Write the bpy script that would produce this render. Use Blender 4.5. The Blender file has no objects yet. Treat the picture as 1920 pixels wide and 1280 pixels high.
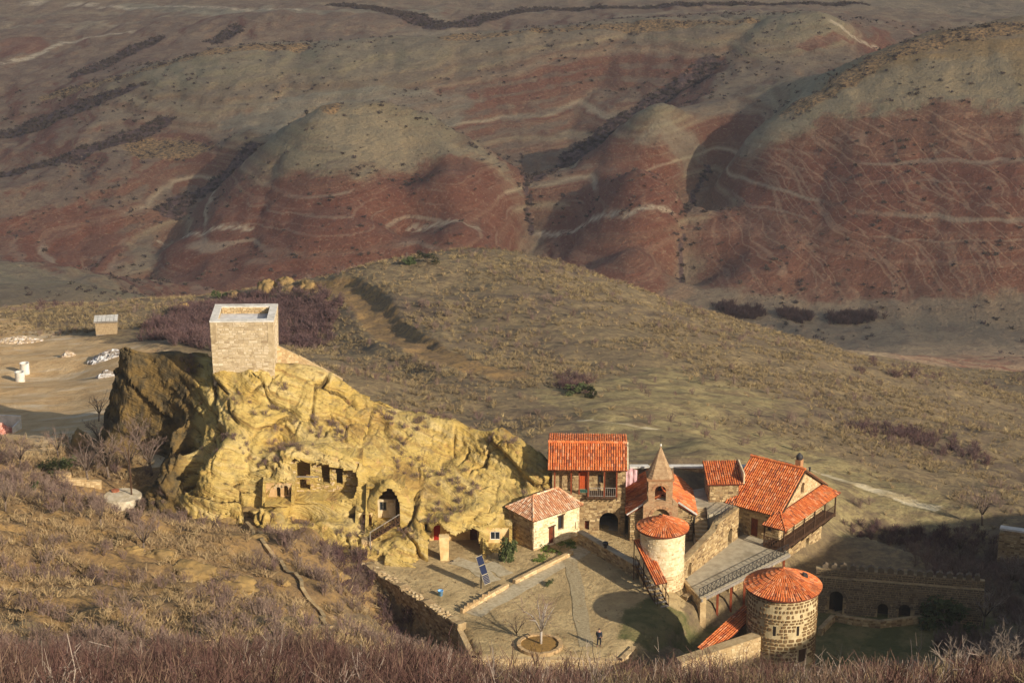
import bpy, bmesh, math, random
import numpy as np
from mathutils import Vector, Matrix, Quaternion

random.seed(7)
RNG = np.random.default_rng(11)
SC = bpy.context.scene
COL = SC.collection

# ------------------------------------------------------------------ camera, sky, sun, exposure
CAM_H = 88.0                      # metres above the courtyard
PITCH = math.radians(19.0)
FPX = 4000.0                      # focal length in pixels of a 1920 px wide frame
cam = bpy.data.cameras.new('camera')
cam.sensor_width = 36.0
cam.lens = 36.0 * FPX / 1920.0
cam.clip_start, cam.clip_end = 0.5, 30000.0
cam_ob = bpy.data.objects.new('camera', cam)
cam_ob.location = (0, 0, CAM_H)
cam_ob.rotation_euler = (math.radians(90) - PITCH, 0, 0)
COL.objects.link(cam_ob)
SC.camera = cam_ob

SUN_EL = math.radians(25.0)
SUN_AZ = math.radians(134.0)      # clockwise from +Y (the view direction): from the right, a little behind the camera
world = bpy.data.worlds.new('World')
SC.world = world
world.use_nodes = True
wn = world.node_tree.nodes
sky = wn.new('ShaderNodeTexSky')
sky.sky_type = 'NISHITA'
sky.sun_disc = False
sky.sun_elevation = SUN_EL
sky.sun_rotation = SUN_AZ
sky.air_density = 1.0
sky.dust_density = 3.0
sky.ozone_density = 1.0
wn['Background'].inputs['Strength'].default_value = 0.1
world.node_tree.links.new(sky.outputs[0], wn['Background'].inputs['Color'])

sun = bpy.data.lights.new('sun', 'SUN')
sun.energy = 4.8
sun.angle = math.radians(0.5)
sun.color = (1.0, 0.90, 0.76)
sun_ob = bpy.data.objects.new('sun', sun)
SUN_TO = Vector((math.sin(SUN_AZ) * math.cos(SUN_EL), math.cos(SUN_AZ) * math.cos(SUN_EL), math.sin(SUN_EL)))
sun_ob.rotation_euler = (-SUN_TO).to_track_quat('-Z', 'Y').to_euler()
sun_ob.location = (60, -60, 200)
COL.objects.link(sun_ob)

SC.view_settings.view_transform = 'Standard'
SC.view_settings.look = 'None'
SC.view_settings.exposure = 0.38
SC.view_settings.gamma = 1.0
SC.view_settings.use_curve_mapping = False
SC.render.engine = 'CYCLES'
SC.cycles.use_denoising = True
SC.cycles.denoising_prefilter = 'ACCURATE'
SC.cycles.denoising_input_passes = 'RGB_ALBEDO_NORMAL'
SC.cycles.max_bounces = 5
SC.cycles.transparent_max_bounces = 6

# ------------------------------------------------------------------ measuring helpers
ST, CT = math.sin(PITCH), math.cos(PITCH)
def slope(py):
    v = (640.0 - py) / FPX
    return (ST - v * CT) / (CT + v * ST)
def at_y(px, py, Y):
    """The point at ground distance Y that was read off the photograph at (px, py)."""
    v = (640.0 - py) / FPX
    t = Y / (CT + v * ST)
    return ((px - 960.0) / FPX * t, Y, CAM_H - slope(py) * Y)
def at_z(px, py, z):
    return at_y(px, py, (CAM_H - z) / slope(py))
def to_px(x, y, z):
    d = y * CT - (z - CAM_H) * ST
    return 960.0 + FPX * x / d, 640.0 - FPX * (y * ST + (z - CAM_H) * CT) / d

# ------------------------------------------------------------------ numpy noise
_perm = RNG.permutation(512).astype(np.int64)
_perm = np.concatenate([_perm, _perm, _perm])
_grad = RNG.normal(size=(512, 3)); _grad /= np.linalg.norm(_grad, axis=1, keepdims=True)
def perlin(x, y, z=0.0):
    x, y, z = np.broadcast_arrays(np.asarray(x, float), np.asarray(y, float), np.asarray(z, float))
    xi, yi, zi = np.floor(x).astype(int), np.floor(y).astype(int), np.floor(z).astype(int)
    xf, yf, zf = x - xi, y - yi, z - zi
    xi &= 511; yi &= 511; zi &= 511
    u, v, w = (f * f * f * (f * (f * 6 - 15) + 10) for f in (xf, yf, zf))
    out = 0.0
    for a in (0, 1):
        for b in (0, 1):
            for c in (0, 1):
                g = _grad[_perm[_perm[_perm[(xi + a) & 511] + ((yi + b) & 511)] + ((zi + c) & 511)]]
                d = g[..., 0] * (xf - a) + g[..., 1] * (yf - b) + g[..., 2] * (zf - c)
                out = out + d * (u if a else 1 - u) * (v if b else 1 - v) * (w if c else 1 - w)
    return out * 1.6
def fbm(x, y, z=0.0, o=4, gain=0.5):
    s, a = 0.0, 1.0
    for i in range(o):
        s = s + a * perlin(np.asarray(x) * 2**i + 17.3 * i, np.asarray(y) * 2**i - 9.1 * i, np.asarray(z) * 2**i + 4.7 * i)
        a *= gain
    return s
def ridged(x, y, z=0.0, o=3):
    s, a = 0.0, 1.0
    for i in range(o):
        s = s + a * (1 - 2 * np.abs(perlin(np.asarray(x) * 2**i + 5.1 * i, np.asarray(y) * 2**i + 3.3 * i, np.asarray(z) * 2**i)))
        a *= 0.5
    return s
def sstep(a, b, x):
    t = np.clip((np.asarray(x, float) - a) / (b - a), 0, 1)
    return t * t * (3 - 2 * t)

class RBF:
    def __init__(self, pts, c):
        p = np.array(pts, float)
        self.c, self.p = c, p
        n = len(p)
        d = np.sqrt(((p[:, None, :2] - p[None, :, :2])**2).sum(-1) + c * c)
        A = np.zeros((n + 3, n + 3)); A[:n, :n] = d + np.eye(n) * -0.02
        A[:n, n] = 1; A[:n, n+1:] = p[:, :2] / 100; A[n, :n] = 1; A[n+1:, :n] = p[:, :2].T / 100
        b = np.zeros(n + 3); b[:n] = p[:, 2]
        self.w = np.linalg.solve(A, b)
    def __call__(self, x, y):
        x = np.asarray(x, float); y = np.asarray(y, float)
        sh = x.shape; x = x.ravel(); y = y.ravel(); out = np.empty(x.size)
        n = len(self.p)
        for i in range(0, x.size, 40000):
            xs, ys = x[i:i+40000], y[i:i+40000]
            d = np.sqrt((xs[:, None] - self.p[:, 0])**2 + (ys[:, None] - self.p[:, 1])**2 + self.c**2)
            out[i:i+40000] = d @ self.w[:n] + self.w[n] + self.w[n+1] * xs / 100 + self.w[n+2] * ys / 100
        return out.reshape(sh)

def poly_dist(x, y, pts):
    """Distance to a polyline, and the signed side (positive to its left)."""
    best = np.full(np.shape(x), 1e9); side = np.zeros(np.shape(x))
    for (ax, ay), (bx, by) in zip(pts[:-1], pts[1:]):
        dx, dy = bx - ax, by - ay
        t = np.clip(((x - ax) * dx + (y - ay) * dy) / (dx * dx + dy * dy), 0, 1)
        d = np.hypot(x - ax - t * dx, y - ay - t * dy)
        s = np.sign(dx * (y - ay) - dy * (x - ax))
        m = d < best
        best = np.where(m, d, best); side = np.where(m, s, side)
    return best, side
def in_poly(x, y, pts):
    x = np.asarray(x, float); y = np.asarray(y, float)
    ins = np.zeros(np.broadcast(x, y).shape, bool)
    n = len(pts)
    for i in range(n):
        x1, y1 = pts[i][:2]; x2, y2 = pts[(i + 1) % n][:2]
        c = ((y1 > y) != (y2 > y))
        with np.errstate(divide='ignore', invalid='ignore'):
            xx = (x2 - x1) * (y - y1) / (y2 - y1 + 1e-12) + x1
        ins ^= c & (x < xx)
    return ins
def soft_poly(x, y, pts, w):
    d, _ = poly_dist(x, y, list(pts) + [pts[0]])
    return sstep(-w, w, np.where(in_poly(x, y, pts), d, -d))

# ------------------------------------------------------------------ objects
def put(name, mesh, parent=None, mat=None):
    o = bpy.data.objects.new(name, mesh)
    COL.objects.link(o)
    if parent is not None: o.parent = parent
    if mat is not None and not mesh.materials: mesh.materials.append(mat)
    return o
def tag(o, label=None, cat=None, group=None, kind=None):
    if label: o['label'] = label
    if cat: o['category'] = cat
    if group: o['group'] = group
    if kind: o['kind'] = kind
    return o
def thing(name, label, cat, loc=(0, 0, 0), rotz=0.0, group=None):
    o = bpy.data.objects.new(name, None)
    o.empty_display_size = 0.3
    o.location = loc; o.rotation_euler = (0, 0, rotz)
    COL.objects.link(o)
    return tag(o, label, cat, group)
def copy_tree(o, parent=None):
    c = o.copy(); COL.objects.link(c)
    if parent is not None: c.parent = parent
    for ch in list(o.children): copy_tree(ch, c)
    return c

class MB:
    """Collects shapes and links them as one mesh."""
    def __init__(self): self.v = []; self.f = []
    def add(self, vs, fs):
        b = len(self.v)
        self.v.extend(tuple(p) for p in vs)
        self.f.extend(tuple(i + b for i in f) for f in fs)
        return self
    def box(self, x0, x1, y0, y1, z0, z1):
        return self.add([(x0,y0,z0),(x1,y0,z0),(x1,y1,z0),(x0,y1,z0),(x0,y0,z1),(x1,y0,z1),(x1,y1,z1),(x0,y1,z1)],
            [(3,2,1,0),(4,5,6,7),(0,1,5,4),(1,2,6,5),(2,3,7,6),(3,0,4,7)])
    def hexa(self, b, t):
        """b, t: four bottom and four top corners, counter-clockwise from above."""
        return self.add(list(b) + list(t), [(3,2,1,0),(4,5,6,7),(0,1,5,4),(1,2,6,5),(2,3,7,6),(3,0,4,7)])
    def prism(self, poly, axis_vec):
        n = len(poly); a = Vector(axis_vec)
        vs = [Vector(p) for p in poly] + [Vector(p) + a for p in poly]
        return self.add(vs, [tuple(range(n))[::-1], tuple(range(n, 2*n))] + [(i, (i+1) % n, n + (i+1) % n, n + i) for i in range(n)])
    def beam(self, p, q, w, h=None):
        p, q = Vector(p), Vector(q); h = h or w
        d = (q - p).normalized()
        up = Vector((0, 0, 1)) if abs(d.z) < 0.95 else Vector((0, 1, 0))
        s = d.cross(up).normalized() * (w / 2); u = s.cross(d).normalized() * (h / 2)
        return self.add([p-s-u, p+s-u, p+s+u, p-s+u, q-s-u, q+s-u, q+s+u, q-s+u],
            [(0,1,2,3),(7,6,5,4),(0,4,5,1),(1,5,6,2),(2,6,7,3),(3,7,4,0)])
    def tube(self, pts, rads, n=6, cap=True):
        pts = [Vector(p) for p in pts]
        vs = []; fs = []
        ref = None
        for i, p in enumerate(pts):
            d = (pts[min(i+1, len(pts)-1)] - pts[max(i-1, 0)]).normalized()
            if ref is None: ref = d.orthogonal().normalized()
            s = (ref - d * ref.dot(d)).normalized(); ref = s
            u = d.cross(s)
            for k in range(n):
                a = 2 * math.pi * k / n
                vs.append(p + (s * math.cos(a) + u * math.sin(a)) * rads[i])
        for i in range(len(pts) - 1):
            for k in range(n):
                fs.append((i*n+k, i*n+(k+1) % n, (i+1)*n+(k+1) % n, (i+1)*n+k))
        if cap:
            fs.append(tuple(range(n))[::-1]); fs.append(tuple((len(pts)-1)*n + k for k in range(n)))
        return self.add(vs, fs)
    def lathe(self, prof, n=32, a0=0.0, a1=2*math.pi, cx=0.0, cy=0.0):
        full = abs(a1 - a0 - 2*math.pi) < 1e-6
        m = n if full else n + 1
        vs = [(cx + r*math.cos(a0+(a1-a0)*k/n), cy + r*math.sin(a0+(a1-a0)*k/n), z) for r, z in prof for k in range(m)]
        fs = []
        for i in range(len(prof)-1):
            for k in range(n):
                k2 = (k+1) % m
                fs.append((i*m+k, i*m+k2, (i+1)*m+k2, (i+1)*m+k))
        return self.add(vs, fs)
    def mesh(self, name, mat=None, smooth=False):
        me = bpy.data.meshes.new(name)
        me.from_pydata([tuple(map(float, p)) for p in self.v], [], self.f)
        if smooth: me.polygons.foreach_set('use_smooth', [True] * len(me.polygons))
        if mat is not None: me.materials.append(mat)
        me.update()
        return me
    def build(self, name, mat, parent=None, kind=None, smooth=False):
        o = put(name, self.mesh(name, mat, smooth), parent)
        if kind: o['kind'] = kind
        return o

def grid_mesh(name, X, Y, Z, mat, mask=None, smooth=True, attrs=None):
    """A sheet from 2D arrays of coordinates; mask keeps the quads it is true for."""
    ny, nx = X.shape
    co = np.stack([X, Y, Z], -1).reshape(-1, 3)
    idx = np.arange(nx * ny).reshape(ny, nx)
    q = np.stack([idx[:-1, :-1], idx[:-1, 1:], idx[1:, 1:], idx[1:, :-1]], -1).reshape(-1, 4)
    if mask is not None: q = q[mask.reshape(-1)]
    used = np.zeros(len(co), bool); used[q.ravel()] = True
    remap = np.cumsum(used) - 1
    q = remap[q]; co = co[used]
    me = bpy.data.meshes.new(name)
    me.vertices.add(len(co)); me.vertices.foreach_set('co', co.astype(np.float32).ravel())
    me.loops.add(q.size); me.loops.foreach_set('vertex_index', q.astype(np.int32).ravel())
    me.polygons.add(len(q)); me.polygons.foreach_set('loop_start', np.arange(0, q.size, 4, dtype=np.int32))
    me.polygons.foreach_set('loop_total', np.full(len(q), 4, dtype=np.int32))
    me.update(calc_edges=True)
    if smooth: me.polygons.foreach_set('use_smooth', np.ones(len(q), bool))
    for k, a in (attrs or {}).items():
        at = me.attributes.new(k, 'FLOAT', 'POINT')
        at.data.foreach_set('value', np.asarray(a, np.float32).reshape(-1)[used])
    me.materials.append(mat)
    return me

# ------------------------------------------------------------------ node helpers
class NT:
    def __init__(self, name):
        self.m = bpy.data.materials.new(name); self.m.use_nodes = True
        self.t = self.m.node_tree; self.n = self.t.nodes; self.l = self.t.links
        self.b = self.n['Principled BSDF']
        self.b.inputs['Roughness'].default_value = 0.9
        self.b.inputs['Specular IOR Level'].default_value = 0.15
    def link(self, a, b): self.l.new(a, b)
    def _in(self, sock, v):
        if hasattr(v, 'is_linked') or hasattr(v, 'node'): self.l.new(v, sock)
        else: sock.default_value = v
    def pos(self):
        g = self.n.new('ShaderNodeNewGeometry'); return g.outputs['Position']
    def obj(self):
        g = self.n.new('ShaderNodeTexCoord'); return g.outputs['Object']
    def island(self):
        g = self.n.new('ShaderNodeNewGeometry'); return g.outputs['Random Per Island']
    def objrand(self):
        g = self.n.new('ShaderNodeObjectInfo'); return g.outputs['Random']
    def attr(self, name):
        a = self.n.new('ShaderNodeAttribute'); a.attribute_name = name; return a.outputs['Fac']
    def normal_z(self):
        g = self.n.new('ShaderNodeNewGeometry'); s = self.n.new('ShaderNodeSeparateXYZ'); self.link(g.outputs['Normal'], s.inputs[0]); return s.outputs['Z']
    def sep(self, v):
        s = self.n.new('ShaderNodeSeparateXYZ'); self.link(v, s.inputs[0]); return s.outputs
    def mapping(self, v, scale=(1, 1, 1), rot=(0, 0, 0), loc=(0, 0, 0)):
        m = self.n.new('ShaderNodeMapping'); self.link(v, m.inputs[0])
        m.inputs['Scale'].default_value = scale; m.inputs['Rotation'].default_value = rot; m.inputs['Location'].default_value = loc
        return m.outputs[0]
    def noise(self, v, scale, detail=5, rough=0.55, dist=0.0):
        t = self.n.new('ShaderNodeTexNoise'); self.link(v, t.inputs['Vector'])
        t.inputs['Scale'].default_value = scale; t.inputs['Detail'].default_value = detail
        t.inputs['Roughness'].default_value = rough; t.inputs['Distortion'].default_value = dist
        return t.outputs['Fac']
    def voronoi(self, v, scale, feature='F1', rand=1.0):
        t = self.n.new('ShaderNodeTexVoronoi'); t.feature = feature; self.link(v, t.inputs['Vector'])
        t.inputs['Scale'].default_value = scale; t.inputs['Randomness'].default_value = rand
        return t.outputs
    def math(self, op, a, b=0.0, c=0.0):
        m = self.n.new('ShaderNodeMath'); m.operation = op
        self._in(m.inputs[0], a); self._in(m.inputs[1], b); self._in(m.inputs[2], c)
        return m.outputs[0]
    def rng(self, v, a, b, c=0.0, d=1.0, smooth=True):
        m = self.n.new('ShaderNodeMapRange'); m.interpolation_type = 'SMOOTHSTEP' if smooth else 'LINEAR'
        self._in(m.inputs[0], v)
        for i, x in enumerate((a, b, c, d)): m.inputs[i+1].default_value = x
        return m.outputs[0]
    def ramp(self, v, stops, mode='LINEAR'):
        r = self.n.new('ShaderNodeValToRGB'); r.color_ramp.interpolation = mode
        e = r.color_ramp.elements
        while len(e) < len(stops): e.new(0.5)
        for el, (p, c) in zip(e, stops):
            el.position = p; el.color = (*c, 1) if len(c) == 3 else c
        self.link(v, r.inputs[0]); return r.outputs[0]
    def mix(self, f, a, b, mode='MIX'):
        m = self.n.new('ShaderNodeMix'); m.data_type = 'RGBA'; m.blend_type = mode
        self._in(m.inputs[0], f)
        for sock, v in ((m.inputs[6], a), (m.inputs[7], b)):
            if isinstance(v, tuple): sock.default_value = (*v, 1) if len(v) == 3 else v
            else: self.link(v, sock)
        return m.outputs[2]
    def bump(self, h, strength=0.5, dist=0.1):
        b = self.n.new('ShaderNodeBump'); b.inputs['Strength'].default_value = strength; b.inputs['Distance'].default_value = dist
        self.link(h, b.inputs['Height']); self.link(b.outputs[0], self.b.inputs['Normal'])
        return b
    def color(self, c):
        if isinstance(c, tuple): self.b.inputs['Base Color'].default_value = (*c, 1)
        else: self.link(c, self.b.inputs['Base Color'])
        return self
def srgb(r, g, b):
    f = lambda c: (c/255/12.92) if c/255 <= 0.04045 else ((c/255 + 0.055)/1.055)**2.4
    return (f(r), f(g), f(b))

# ------------------------------------------------------------------ terrain heights
near_px = [  # px, py, distance
    # hillside on the left, in front of the rock
    (0,1180,130),(300,1180,135),(600,1180,150),(0,1100,148),(200,1100,155),(450,1100,165),(600,1100,175),(660,1160,165),
    (0,1000,165),(150,1000,172),(300,1000,183),(450,1000,190),(100,940,185),(230,950,198),(0,880,200),(150,885,204),(300,900,203),
    (0,930,186),(60,860,214),
    # sandy yard behind it
    (0,850,216),(150,820,222),(0,700,290),(0,770,246),(150,700,288),(0,600,340),(150,640,315),(207,628,318),(-300,700,290),(-300,850,225),(-300,1000,165),
    # low ground between yard and boulders
    (300,640,295),(500,540,392),(300,560,392),(600,620,332),(560,645,312),(700,700,272),(640,690,262),(100,580,385),
    # the brown rounded hill
    (1000,780,242),(1000,700,277),(850,650,303),(850,560,342),(900,465,385),(780,475,382),(700,500,376),(640,530,372),(1000,480,384),(1100,510,380),
    (1200,545,374),(1400,610,360),(1600,670,345),(1750,720,335),(1920,790,320),(1100,600,325),(1250,640,310),(760,600,330),
    (1300,700,287),(1600,800,264),(1900,900,247),(1300,800,237),(1600,900,224),(1150,730,262),(2200,920,240),(2200,840,300),
    (1100,790,227),(1200,860,208),(900,760,248),(1450,760,268),(1750,850,256),
    # right behind and beside the monastery
    (1700,950,217),(1850,985,213),(1600,1000,208),(1700,1040,204),(1830,1060,203),(1400,850,214),
    # valley on the right, behind the brown hill
    (1850,680,460),(1900,760,395),(1500,612,470),(1700,640,470),(2100,700,430),
]
near_xyz = [
    # slope under the camera
    (0,-30,92),(-60,-30,90),(60,-30,92),(0,0,86.2),(0,15,78.6),(0,40,64.8),(0,75,46.5),(0,110,28),(0,140,13.5),(0,158,2.5),(0,166,-4),
    (-40,0,86.5),(-40,40,65.5),(-40,75,47.5),(-30,100,36),(40,0,87),(40,40,66),(40,75,48),(30,110,28.5),(25,140,13),(20,158,3.5),
    (-90,40,66),(-90,90,46),(-90,150,26),(-90,200,12),(-110,260,-6),
    (60,75,49),(64,110,34.5),(74,140,29.5),(80,165,22.5),(74,185,5),(62,195,-1),(105,100,50),(110,150,36),(110,200,6),(92,230,-8),(46,163,3.5),(50,178,-1),(42,150,9),
    # gully outside the courtyard wall
    (-15.5,187.5,0.0),(-11.5,181.5,-3.2),(-7,174,-5.2),(-2,168.5,-5.2),(-17,181,3.0),(-13,172,3.8),
    # courtyard and lower court
    (-8,183,0),(-8,190,0),(0,176,0),(0,184,0),(0,192,0),(8,178,0),(8,188,0),(8,198,0),(14,182,-.3),(14,190,0),(18,178,-1.8),(-10,186.5,0),
    (24,176,-3.2),(30,182,-3.4),(36,188,-3.6),(42,194,-4),(36,178,-3),(24,186,-3.2),(46,188,-3.2),(32,194,-3.8),(23,167,-.2),(30,168,-.6),(16,168,-1.5),
    (16,197,1.5),(22,201,2.5),(27,206,2),(32,192,-3.6),(35,197,-4.2),(38,201,-4.6),(33,204,-3),(12,204,4),
    # under the rock
    (-40,212,2),(-30,208,2),(-20,204,1),(-10,202,1),(0,203,2),(-25,196,2.5),(-36,205,3),(-48,214,0),(-30,225,-1),(-10,222,-1),(4,214,1.5),
    # behind the brown hill
    (-20,425,-52),(20,425,-54),(60,415,-58),(-60,420,-50),(-90,430,-52),(95,400,-62),(-140,400,-48),(150,360,-48),(-140,300,-18),(150,280,-20),
    (-20,470,-80),(40,470,-82),(-80,480,-72),(100,450,-72),(-160,480,-65),(160,430,-64),
]
far_px = [
    # valley floor
    (260,522,600),(1280,565,560),(1500,590,553),(1900,600,540),(100,500,560),(-100,500,560),(0,530,520),(200,545,500),(2150,590,540),
    (700,480,592),(850,480,588),
    # central hill
    (600,205,672),(700,195,675),(770,205,674),(830,240,668),(920,300,654),(985,350,648),(480,290,668),(400,395,642),(540,240,672),(600,330,634),(600,420,606),(850,330,631),(850,430,601),
    (690,330,633),(690,430,604),(765,330,647),(765,430,616),(300,480,612),(480,440,612),(420,480,603),
    (995,400,638),(995,470,610),
    # spur on its right
    (1240,215,672),(1290,235,675),(1180,262,668),(1220,320,631),(1210,410,602),(1150,480,588),(1255,450,598),(1100,400,626),(1050,345,652),(1200,470,582),
    (1290,400,637),(1278,520,586),(1328,335,660),(1330,285,672),
    # purple valley behind
    (1000,330,690),(1150,240,722),(1330,120,772),(1080,290,705),
    # large hill on the right
    (1400,262,652),(1500,195,655),(1640,115,663),(1760,70,668),(1920,45,672),(2150,20,680),(1600,300,618),(1600,450,583),(1850,250,618),(1850,400,578),(1850,520,556),
    (1450,400,610),(1400,500,580),(1700,180,640),(1500,320,625),(2150,300,600),(2150,450,560),(1600,540,566),
    # back ridge
    (60,230,792),(200,170,802),(400,95,815),(560,84,822),(740,75,826),(1000,58,830),(1200,42,832),(1480,28,832),(1560,36,800),(1640,98,795),(1500,90,775),
    (700,188,752),(1000,205,755),(1000,310,706),(1000,100,800),(1200,150,775),(850,130,785),(500,160,770),(350,220,745),(1400,140,745),(1560,140,740),
    # left
    (250,245,742),(150,260,735),(330,262,728),(250,320,690),(200,410,650),(375,350,692),(310,440,645),(450,258,705),(100,330,690),(0,320,722),(60,430,640),(0,420,640),(-150,350,700),(-150,250,800),
    # beyond
    (100,100,935),(0,30,1100),(300,60,960),(500,30,960),(700,35,960),(960,5,1050),(1300,10,960),(1500,5,1000),(1800,62,850),(1700,62,840),(1850,25,960),(-200,60,1000),(2150,30,900),
]
far_xyz = [(-20,470,-80),(40,470,-82),(-80,480,-72),(100,450,-72),(-160,480,-65),(160,430,-64),(0,530,-95),(60,530,-94),(-60,540,-95),
    (620,700,-70),(-620,700,-90),(350,600,-72),(400,800,-70),(-350,600,-92),(-350,800,-92),(0,1500,-118),(600,1300,-110),(-600,1300,-118),(0,900,-86),(200,900,-78),(-100,880,-90),
    (-60,715,-86),(-20,710,-88),(-100,720,-86),(300,430,-62),(-300,440,-60)]
NEAR = RBF([at_y(*p) for p in near_px] + near_xyz, 5.0)
FAR = RBF([at_y(*p) for p in far_px] + far_xyz, 10.0)

COURT = [(-14.2,187.6),(-4.8,174.6),(-3.4,169.5),(9.8,169.0),(13.0,174.5),(15.8,180.0),(16.8,184.5),(19,196.5),(12,204),(1,197),(-12,194)]
LOWER = [(16.6,180.4),(14.5,175.5),(19,173),(46,174),(47,186),(42,198.5),(37,203.5),(33.5,203.5),(27,193)]
ROAD = [at_y(*p)[:2] for p in [(560,545,372),(640,545,366),(690,585,346),(730,630,322),(790,665,300),(860,690,283),(960,715,272)]]
TRACK = [at_y(*p)[:2] for p in [(900,760,247),(1000,775,240),(1200,790,232),(1400,815,228),(1550,850,226),(1650,890,222),(1750,925,218),(1840,965,214)]]

GULLIES = [([at_y(*q)[:2] for q in pts], dep, w) for pts, dep, w in [
    ([(1000,330,690),(985,345,650),(994,400,638),(996,470,608),(1000,500,585)], 4.5, 7.0),
    ([(1345,270,678),(1328,335,658),(1290,400,637),(1278,460,612),(1276,530,584)], 4.0, 7.0),
    ([(460,285,690),(400,340,680),(330,420,650),(290,480,618),(265,515,598)], 4.0, 7.0),
    ([(1330,120,772),(1150,240,722),(1080,290,705),(1000,330,690)], 4.0, 9.0),
    ([(755,260,662),(765,330,645),(768,430,614),(775,490,592)], 2.2, 4.0),
    ([(1110,300,664),(1080,380,634),(1060,450,608)], 1.5, 4.0),
    ([(520,300,654),(500,380,630),(470,460,604)], 1.5, 4.5),
    ([(1560,260,632),(1530,400,600),(1500,520,570)], 1.6, 5.0), ([(1740,220,630),(1750,380,592),(1760,520,560)], 1.6, 5.0),
    ([(150,300,712),(160,400,655),(150,480,600)], 2.2, 6.0), ([(1180,70,822),(1100,180,768),(1040,290,712)], 2.0, 6.0), ([(860,90,812),(860,160,775)], 1.6, 5.0), ([(560,100,812),(540,190,762)], 1.6, 5.0), ([(1420,60,815),(1330,120,772)], 2.5, 7.0)]]
def blend_far(y, x): return sstep(440, 470, y + 0.0 * x)
def height(x, y, detail=True):
    x = np.asarray(x, float); y = np.asarray(y, float)
    xc, yc = np.clip(x, -600, 600), np.clip(y, -60, 1500)
    b = blend_far(yc, xc)
    z = np.where(b < 1, NEAR(np.clip(xc, -150, 150), np.minimum(yc, 480)), 0) * (1 - b) + np.where(b > 0, FAR(xc, np.maximum(yc, 430)), 0) * b
    off = np.hypot(x - xc, y - yc)
    z = np.where(y > 0, z - np.minimum(off * 0.012, 40), z + np.minimum(off * 0.02, 3))
    wide = sstep(150, 320, np.abs(x)) * sstep(0, 1, 1 - b)
    z = z + wide * (fbm(x / 90, y / 90, 3.1, 3) * 9)
    if detail:
        far = sstep(430, 560, y)
        # erosion on the far hills, soft hummocks near by
        wx = x + 6 * perlin(x / 40, y / 40, 9.0)
        z0 = z
        rill = ridged(wx / 30 + z0 / 60, y / 75, 2.0, 2); rill2 = ridged(x / 8 + 0.5 * perlin(x / 30, y / 30, 3.0), y / 26, 5.0, 2)
        z = z + far * (0.9 * rill + 0.55 * rill2 + 0.45 * fbm(x / 12, y / 16, 1.0, 4) - 0.8)
        if np.max(y) > 450:
            for pts, dep, w in GULLIES:
                gd, _ = poly_dist(x + 2.5 * perlin(x / 14, y / 14, 5.0), y, pts)
                z = z - dep * np.exp(-gd / w) * far
        bq = (z - 0.08 * x) / 2.4 + 0.4 * perlin(x / 70, y / 70, 8.0)
        z = z + far * 0.22 * np.sin(6.283 * bq) * sstep(900, 760, y)
        court = soft_poly(x, y, COURT, 2.5); low = soft_poly(x, y, LOWER, 2.5)
        rough = (1 - far) * (1 - np.maximum(court, low))
        yard = sstep(-28, -36, x) * sstep(215, 230, y) * sstep(340, 320, y)
        z = z + rough * (0.9 * fbm(x / 22, y / 22, 5.0, 3) + (0.35 - 0.25 * yard) * fbm(x / 4.5, y / 4.5, 6.0, 3))
        left = sstep(-8, -20, x) * sstep(200, 190, y) * sstep(100, 130, y)
        z = z + left * (0.9 * np.maximum(ridged(x / 9 + y / 22, y / 9 - x / 30, 7.0, 3) - 0.4, 0))
        # the cut of the dirt road on the brown hill
        d, s = poly_dist(x, y, ROAD)
        rd = sstep(-6, -14, x)
        d = d + 0.7 * perlin(x / 4, y / 4, 2.0)
        bank = 0.8 * sstep(1.7, 3.4, d) * sstep(15, 4, d) * (s > 0) * sstep(-46, -40, x)
        z = z + rd * (bank - 0.5 * sstep(3.2, 1.5, d) - 1.2 * sstep(1.8, 9.0, d) * sstep(26, 10, d) * (s < 0))
        d2, _ = poly_dist(x, y, TRACK)
        z = z - 0.5 * np.exp(-(d2 / 2.5)**2)
    c = soft_poly(x, y, COURT, 0.35)
    z = z * (1 - c) + c * (0.03 * fbm(x / 2.5, y / 2.5, 1, 2) - 1.4 * sstep(12.5, 17.5, x + 0.35 * (180 - y)) * sstep(190, 183, y))
    l = soft_poly(x, y, LOWER, 0.5)
    z = z * (1 - l) + l * (-3.3 + 0.06 * fbm(x / 4, y / 4, 2, 2) + 1.2 * sstep(36, 47, x) * sstep(180, 172, y))
    return z

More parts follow.
